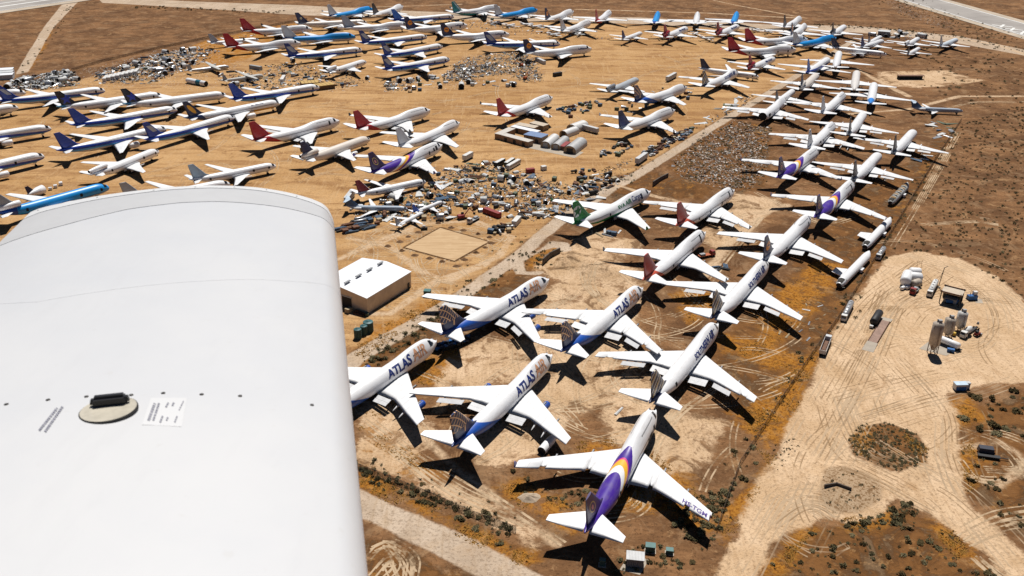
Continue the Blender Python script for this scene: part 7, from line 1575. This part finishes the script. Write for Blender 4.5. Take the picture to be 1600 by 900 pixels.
junk('near the white container by the taxiway', [(762, 358), (796, 352), (800, 364), (768, 368)], 12, {'equipment_crate': 3, 'scrap_engine': 2}, 34)
junk('inside the fence at the upper right', [(1444, 194), (1484, 186), (1490, 204), (1464, 232), (1454, 224)], 15, {'wing_panel': 4, 'tail_fin': 2, 'flap_panel': 2}, 35)
junk('under the white widebody by the fence', [(1428, 246), (1450, 242), (1452, 256), (1432, 258)], 5, {'flap_panel': 3, 'tail_fin': 1}, 36)
junk('between the fence and the jumbo row', [(1270, 450), (1300, 470), (1290, 500), (1260, 540), (1180, 540), (1220, 500)], 14, {'flap_panel': 4}, 37, None, 3.1, .4, .8)
junk('under the green tailed jumbo', [(918, 364), (968, 356), (970, 366), (924, 372)], 7, {'flap_panel': 3, 'equipment_crate': 1}, 38)
junk('at the back of the far right rows', [(1340, 58), (1400, 48), (1450, 52), (1440, 62), (1400, 60)], 20, {'fuselage_barrel': 2, 'flap_panel': 3, 'engine_cowl': 2}, 39)
junk('among the far middle rows', [(640, 26), (760, 30), (900, 52), (890, 60), (740, 36)], 26, {'flap_panel': 5, 'wing_panel': 2, 'equipment_crate': 2}, 40)
junk('by the hangar corner', [(541, 484), (572, 490), (580, 496), (548, 492)], 9, {'equipment_crate': 3, 'beam_bundle': 2}, 41)
junk('at the foot of the striped tail row', [(1112, 418), (1140, 412), (1142, 420), (1116, 424)], 6, {'beam_bundle': 2}, 42)
q = gp(967, 643); o = bpy.data.objects.new('flap_panel', KMESH['flap_panel'][0]); col.objects.link(o); o.location = q; o.rotation_euler = (0, 0, 1.0); o.scale = (1.1, .9, 1); tag(o, 'single white flap panel lying before the nearest jumbo nose', 'panel')

def heap(label, poly, n, cols, seed, hmax=2.2, smin=.25, smax=1.6, name='scrap_heap', edge=None):
    """a tangled heap nobody could count: one mesh of bent sheets, tubes and chunks"""
    rr = np.random.default_rng(seed); P = scatter(poly, n, seed); pw = [at(*p).to_2d() for p in poly]; mb = MB(); cx = sum(p[0] for p in P) / len(P); cy = sum(p[1] for p in P) / len(P)
    def ed(x, y):
        d = 1e9
        for i in range(len(pw)):
            a, b = pw[i], pw[(i + 1) % len(pw)]; e = b - a; t = min(max(((x - a.x) * e.x + (y - a.y) * e.y) / max(e.length_squared, 1e-6), 0), 1); d = min(d, math.hypot(x - a.x - e.x * t, y - a.y - e.y * t))
        return d
    pr = np.array([c[1] for c in cols], float); pr /= pr.sum()
    for (x, y) in P:
        e_ = ed(x, y)
        if rr.random() < math.exp(-e_ / 5.0) or (math.sin(x * .21 + math.sin(y * .17) * 2) * math.sin(y * .19 + 1) < -.45 and rr.random() < .75): continue
        h = min(e_ / 5.0, 1.0) * hmax * (0.55 + .45 * math.sin(x * .31 + 1) * math.sin(y * .27)); s_ = smin + (smax - smin) * rr.random() ** 2.2
        Mx = Matrix.Rotation(rr.uniform(0, 6.28), 3, 'Z') @ Matrix.Rotation(rr.normal(0, .5), 3, 'X') @ Matrix.Rotation(rr.normal(0, .35), 3, 'Y')
        z = hz(x, y) + rr.random() * max(h, .1) + .1 * s_; mi = int(rr.choice(len(cols), p=pr)); k = rr.random()
        if k < .55: mb.box((x - cx, y - cy, z), (s_ * 1.6, s_ * rr.uniform(.4, 1.1), s_ * .12), mi=mi, M=Mx)
        elif k < .8: mb.box((x - cx, y - cy, z), (s_ * 2.2, s_ * .22, s_ * .2), mi=mi, M=Mx)
        else: mb.box((x - cx, y - cy, z), (s_ * .9, s_ * .8, s_ * .6), mi=mi, M=Mx, taper=.7)
    o = mb.obj(name, [c[0] for c in cols]); o.location = (cx, cy, 0); tag(o, label, 'scrap', kind='stuff'); return o
MIXW = [(M_SCW, 5), (M_SCS, 4), (M_SCD, 3), (M_SCT, 2), (M_SCR, 1)]; MIXG = [(plain('scrap_greygreen', (.33, .33, .29), .7, var=.5), 6), (M_SCS, 4), (M_SCD, 4), (M_SCW, 2)]; MIXY = [(M_SCD, 6), (M_SCR, 5), (M_SCT, 5), (M_SCS, 3), (M_SCW, 5), (M_SCG, 2), (M_SCB, 1)]
heap('grey green heap of shredded airframe scrap', [(700, 104), (724, 92), (790, 80), (836, 88), (848, 108), (800, 118), (740, 120), (706, 116)], 3000, MIXG, 51, 2.2, .3, 1.6)
heap('heap of torn white airframe scrap', [(686, 116), (720, 100), (772, 100), (780, 112), (740, 130), (700, 128), (682, 126)], 1500, MIXW, 52, 2.6, .4, 2.4)
heap('low scrap before the orange excavators', [(796, 110), (830, 106), (856, 116), (850, 128), (820, 130), (798, 122)], 700, MIXG, 53, 1.4, .3, 1.6)
heap('row of torn white scrap beside the blue striped twins', [(596, 130), (640, 120), (660, 126), (630, 142), (600, 144)], 600, MIXW, 54, 1.8, .4, 2.0)
heap('loose scrap at the far left edge', [(0, 141), (24, 121), (104, 109), (122, 114), (124, 134), (60, 143)], 2600, MIXW, 55, 1.5, .4, 2.6)
heap('loose scrap below the boundary fence', [(142, 114), (240, 84), (310, 72), (345, 80), (310, 104), (236, 132), (150, 132)], 3600, MIXW, 56, 1.2, .35, 2.2)
heap('loose scrap between the transports and the timber', [(330, 120), (420, 100), (480, 96), (560, 120), (588, 128), (540, 140), (440, 144), (350, 142)], 1900, MIXY, 57, .8, .3, 1.7)
heap('loose small scrap in the yard below the huts', PYARD, 4300, MIXY, 58, .8, .22, 1.5)
heap('loose scrap among the small wrecks', [(540, 335), (600, 310), (660, 296), (715, 320), (715, 348), (640, 348), (560, 345)], 1400, MIXY, 59, .6, .25, 1.3)
heap('pale rubble spread over the field beside the taxiway', [(1042, 262), (1100, 207), (1150, 188), (1208, 198), (1198, 284), (1160, 300), (1080, 290)], 4600, [(plain('rubble_pale', (.60, .50, .42), .9, var=.3), 6), (plain('rubble_grey', (.34, .29, .24), .9), 3), (M_SCW, 1), (plain('rubble_brown', (.16, .10, .06), .9), 4)], 60, .45, .2, 1.35, 'rubble_field')
heap('low scrap along the taxiway edge', [(880, 318), (960, 270), (1000, 252), (985, 246), (930, 268), (890, 290)], 900, MIXY, 61, .5, .2, 1.1)
heap('small bright scraps at the taxiway end', [(1095, 196), (1165, 150), (1185, 140), (1175, 160), (1120, 190)], 420, MIXW, 62, .6, .3, 1.6)
heap('bright scraps behind the far right rows', [(1338, 56), (1450, 48), (1470, 56), (1440, 66), (1380, 62)], 360, MIXW, 63, .6, .3, 1.8)
heap('small scraps among the far rows', [(560, 20), (660, 24), (760, 32), (900, 54), (1100, 58), (1100, 66), (880, 62), (700, 44)], 900, MIXW, 64, .5, .3, 1.6)
heap('scrap along the boundary fence', [(320, 66), (400, 50), (480, 32), (520, 30), (520, 36), (420, 56), (330, 76)], 500, MIXW, 65, .6, .3, 1.8)
# earth piles round the square pad and one pale spoil heap
def pile(name, label, p, r, h, m, seed, group=None):
    q = gp(*p); rr = random.Random(seed); mb = MB(); n = 14; V = [(rr.uniform(-.2, .2) * r, rr.uniform(-.2, .2) * r, h)]
    for k, (f, zz) in enumerate(((.35, .72), (.7, .3), (1.05, -.1))):
        for i in range(n): t = 6.283 * i / n; w_ = rr.uniform(.85, 1.15); V.append((r * f * w_ * math.cos(t), r * f * w_ * math.sin(t) * .8, h * zz * rr.uniform(.85, 1.15)))
    F = [(0, 1 + i, 1 + (i + 1) % n) for i in range(n)]
    for k in range(2): F += [(1 + k * n + i, 1 + (k + 1) * n + i, 1 + (k + 1) * n + (i + 1) % n, 1 + k * n + (i + 1) % n) for i in range(n)]
    mb.add(V, F, 0, False); o = mb.obj(name, [m]); o.location = q; tag(o, label, 'earth pile', group)
M_EARTH = plain('dug_earth', (.20, .105, .048), .95, var=.4, scale=.8)
for k, p in enumerate(((638, 370), (625, 378), (606, 385), (628, 392), (648, 399), (671, 404), (691, 409), (714, 416), (726, 406), (744, 395), (758, 387), (768, 380), (765, 371), (747, 366), (724, 360), (705, 356), (685, 349), (654, 363))):
    pile('earth_pile', 'small brown earth pile in the ring around the square pad', p, 1.5 + .7 * ((k * 37) % 10) / 10, .8 + .4 * ((k * 13) % 10) / 10, M_EARTH, k, 'earth piles round the square pad')
pile('spoil_heap', 'pale spoil heap left of the nearest jumbo wing shadow', (827, 777), 3.4, 1.4, plain('pale_spoil', (.46, .36, .26), .95, var=.3, scale=1.0), 50)
gadget('drill_rig', 'small dark rig at the back corner of the square pad', 'rig', (663, 359), M_BLK, [('body', 'b', (0, 0, .9), (3.2, 1.6, 1.0), None), ('tank', 'c', (-.8, 0, 1.9), (.6, 0, 1.9, .6), M_CONT), ('boom', 'c', (1.2, 0, 1.4), (4.6, 0, 1.6, .14), None), ('wheel_set', 'w', (-1, 1), (.85, .45), M_TYRE)], .2)

# ------------------------------------------------------------------ scrub
def bush_mat(name, a, b):
    n = NT(name); co = n.obco(); oi = n.t.nodes.new('ShaderNodeObjectInfo'); f = n.noise(co, 2.5, 2); r = n.math('ADD', n.mul(f, .6), n.mul(oi.outputs['Random'], .4)); return n.done(n.mix(n.rng(r, .2, .8), a, b), .9, 0, .1)
M_BUSH = bush_mat('dark_scrub_leaf', (.055, .042, .018), (.13, .098, .045)); M_SAGE = bush_mat('sage_leaf', (.115, .098, .048), (.22, .185, .10)); M_GRASS = bush_mat('dry_grass_blade', (.30, .145, .028), (.55, .32, .085)); M_STEM = plain('scrub_stem', (.10, .07, .04), .9)
def bush_mb(seed, mb=None, off=(0, 0, 0), s=1.0, n=70, mi=0):
    rr = random.Random(seed); mb = mb or MB(); lob = [(rr.uniform(-.5, .5), rr.uniform(-.5, .5), rr.uniform(.25, .5), rr.uniform(.3, .6)) for _ in range(5)]
    for _ in range(n):
        lx, ly, lz, lr = rr.choice(lob); d = Vector((rr.gauss(0, 1), rr.gauss(0, 1), abs(rr.gauss(0, .8)))).normalized() * lr * rr.uniform(.55, 1.0)
        c = Vector((lx, ly, lz * .5)) + d; u = Vector((rr.gauss(0, 1), rr.gauss(0, 1), rr.gauss(0, .6))).normalized() * rr.uniform(.10, .22); v = u.orthogonal().normalized() * rr.uniform(.08, .18)
        q = [Vector(off) + (c + e) * s for e in (-u - v, u - v * .4, u * .8 + v, -u * .7 + v)]; mb.add(q, [(0, 1, 2, 3)], mi)
    return mb
BUSHES = []
def bush_proto(m, seed):
    me = bush_mb(seed, n=110).mesh('foliage'); me.materials.append(m)
    sm = MB()
    for k in range(5): t = k * 1.256; sm.cyl((0, 0, -.1), (.35 * math.cos(t), .35 * math.sin(t), .45), .04, .015, 4)
    se = sm.mesh('stem'); se.materials.append(M_STEM); return me, se
PROT = [bush_proto(M_BUSH if k < 4 else M_SAGE, 100 + k) for k in range(8)]
cand = []
def grow(place, poly, n, s0, s1, sage, seed, line=None, w_=3):
    rr = random.Random(seed)
    if line:
        pts = [at(*p).to_2d() for p in poly]; ln = [(pts[i + 1] - pts[i]).length for i in range(len(pts) - 1)]; L = sum(ln); xy = []
        for _ in range(n):
            t = rr.uniform(0, L); i = 0
            while i < len(ln) - 1 and t > ln[i]: t -= ln[i]; i += 1
            p = pts[i].lerp(pts[i + 1], min(t / ln[i], 1)); xy.append((p.x + rr.gauss(0, w_), p.y + rr.gauss(0, w_)))
    else: xy = scatter(poly, n, seed)
    for x, y in xy: cand.append((x, y, s0 + (s1 - s0) * rr.random() ** 1.6, rr.random() < sage, place))
grow('on the brown desert right of the fence', [(1502, 196), (1620, 150), (1620, 480), (1560, 440), (1500, 402), (1402, 392), (1440, 320)], 760, .5, 1.5, .1, 71)
grow('beyond the far right rows', [(1440, 66), (1500, 66), (1620, 100), (1620, 175), (1520, 165), (1440, 140), (1450, 100)], 150, .8, 2.2, .1, 72)
grow('along the upper boundary road', [(1250, 38), (1330, 41), (1420, 48), (1500, 58), (1600, 82)], 120, .9, 2.2, .2, 73, True, 5)
grow('along the runway side', [(1400, 0), (1440, 20), (1520, 48), (1600, 70)], 200, .9, 2.0, .3, 74, True, 16)
grow('along the far left strip', [(200, 10), (300, 14), (380, 17), (450, 19)], 70, 1, 2.4, .2, 75, True, 5)
grow('along the track at far left', [(112, 8), (72, 66), (36, 112)], 40, .8, 1.8, .3, 76, True, 3)
grow('on the overgrown island in the pale lot', ISLAND[0], 330, .35, .95, .75, 77)
grow('on the round knoll in the pale lot', KNOLL[0], 26, .3, .7, .4, 78)
grow('right of the pale lot', [(1500, 620), (1620, 600), (1620, 690), (1540, 680), (1500, 660)], 34, .9, 2.2, .3, 79)
grow('right of the pale lot, by the tracks', [(1500, 700), (1640, 760), (1640, 850), (1560, 810), (1510, 770)], 26, .8, 1.6, .5, 80)
grow('on the brown ground at the lower right', [(1210, 850), (1290, 820), (1400, 790), (1450, 810), (1530, 870), (1560, 900), (1190, 900)], 110, .4, 1.4, .6, 81)
grow('beside the lower bend of the lot', [(1385, 800), (1420, 785), (1440, 800), (1400, 825), (1330, 832), (1310, 825)], 70, .6, 1.3, .8, 82)
grow('along the long fence', F1, 170, .5, 1.5, .5, 83, True, 2.0)
grow('along the lower fence', F2, 150, .45, 1.35, .85, 84, True, 2.6)
grow('along the old taxiway edges', [(500, 600), (560, 556), (700, 474), (800, 404), (870, 345), (1000, 270)], 130, .4, 1.3, .6, 85, True, 7)
grow('along the far taxiway edge', [(880, 330), (1000, 258), (1130, 178)], 70, .4, 1.1, .4, 86, True, 2.5)
grow('between the taxiway and the lattice tailed jumbos', [(560, 565), (640, 510), (700, 475), (760, 445), (790, 425), (770, 450), (700, 500), (620, 550), (580, 580)], 110, .6, 1.7, .8, 87)
grow('in the field of pale rubble', [(1042, 262), (1100, 207), (1150, 188), (1208, 198), (1198, 284), (1160, 300), (1080, 290)], 420, .4, 1.3, .8, 93)
grow('around the loop track mound', [(815, 400), (860, 380), (880, 392), (860, 420), (825, 420)], 34, .6, 1.5, .7, 88)
grow('below the nearest jumbo wing', [(1040, 780), (1100, 770), (1150, 760), (1130, 830), (1100, 862), (1050, 820)], 110, .6, 1.5, .8, 89)
grow('around the small grey shed', [(930, 890), (960, 870), (1000, 850), (1060, 850), (1090, 880), (1040, 890), (980, 898)], 36, .5, 1.2, .6, 90)
grow('left of the nearest jumbo', [(790, 735), (860, 760), (960, 770), (960, 790), (880, 790), (810, 770)], 60, .5, 1.2, .7, 91)
grow('on the graded ground by the lot edge', [(1205, 700), (1240, 680), (1250, 700), (1215, 740)], 34, .25, .6, .1, 92)
vis = []
for c in cand:
    d = (Vector((c[0], c[1], 0)) - CAMPOS); z = d.dot(_fw); u = 800 + FPX * d.dot(_r2) / z; v = 450 - FPX * d.dot(_u2) / z
    if -20 < u < 1620 and -15 < v < 920 and not (u < 540 and v > 300): vis.append((c[2] / z, c))
vis.sort(key=lambda t: -t[0])
for k, (sz, (x, y, s_, sg, place)) in enumerate(vis[:296]):
    me, se = PROT[(4 + k % 4) if sg else k % 4]; rr = random.Random(k); o = empty('desert_shrub', (x, y, hz(x, y)), rr.uniform(0, 6.28)); o.scale = (s_ * rr.uniform(.9, 1.3), s_ * rr.uniform(.9, 1.2), s_ * rr.uniform(.7, 1.0))
    kd = 'grey green sage shrub' if sg else 'dark brown green shrub'; tag(o, kd + ' ' + place, 'shrub', kd + 's ' + place)
    b = bpy.data.objects.new('foliage', me); col.objects.link(b); b.parent = o; b = bpy.data.objects.new('stem', se); col.objects.link(b); b.parent = o
mb = MB()
for k, (sz, (x, y, s_, sg, place)) in enumerate(vis[296:]): bush_mb(k, mb, (x, y, hz(x, y)), s_ * 1.05, 34, 1 if sg else 0)
tag(mb.obj('far_scrub', [M_BUSH, M_SAGE]), 'far and small desert scrub scattered over the plain', 'scrub', kind='stuff')
# dry grass
def tufts(name, polys, n, seed, m, s0, s1):
    rr = np.random.default_rng(seed); mb = MB()
    for pi, poly in enumerate(polys):
        for (x, y) in scatter(poly, n[pi] if isinstance(n, list) else n, seed + pi):
            if math.sin(x * .33 + 2 * math.sin(y * .21)) + math.sin(y * .29 + 1.3 * math.sin(x * .17)) < .2: continue
            z = hz(x, y); s_ = s0 + (s1 - s0) * rr.random()
            for b in range(3):
                t = rr.uniform(0, 6.28); dx, dy = math.cos(t) * s_ * .5, math.sin(t) * s_ * .5; ox, oy = rr.normal(0, .3, 2)
                mb.add([(x + ox - dx, y + oy - dy, z - .02), (x + ox + dx, y + oy + dy, z - .02), (x + ox + dx * .7 - dy * .5, y + oy + dy * .7 + dx * .5, z + s_ * rr.uniform(.15, .5)), (x + ox - dx * .8 - dy * .9, y + oy - dy * .8 + dx * .9, z + s_ * rr.uniform(.1, .5))], [(0, 1, 2, 3)])
    tag(mb.obj(name, [m]), 'dry ochre grass growing in patches along fences and road edges', 'grass', kind='stuff')
tufts('dry_grass', GOLD[:18] + [GOLD[19]], [400, 250, 400, 250, 400, 350, 250, 300, 300, 250, 1500, 1000, 1000, 900, 500, 260, 260, 500, 500], 95, M_GRASS, .25, .6)
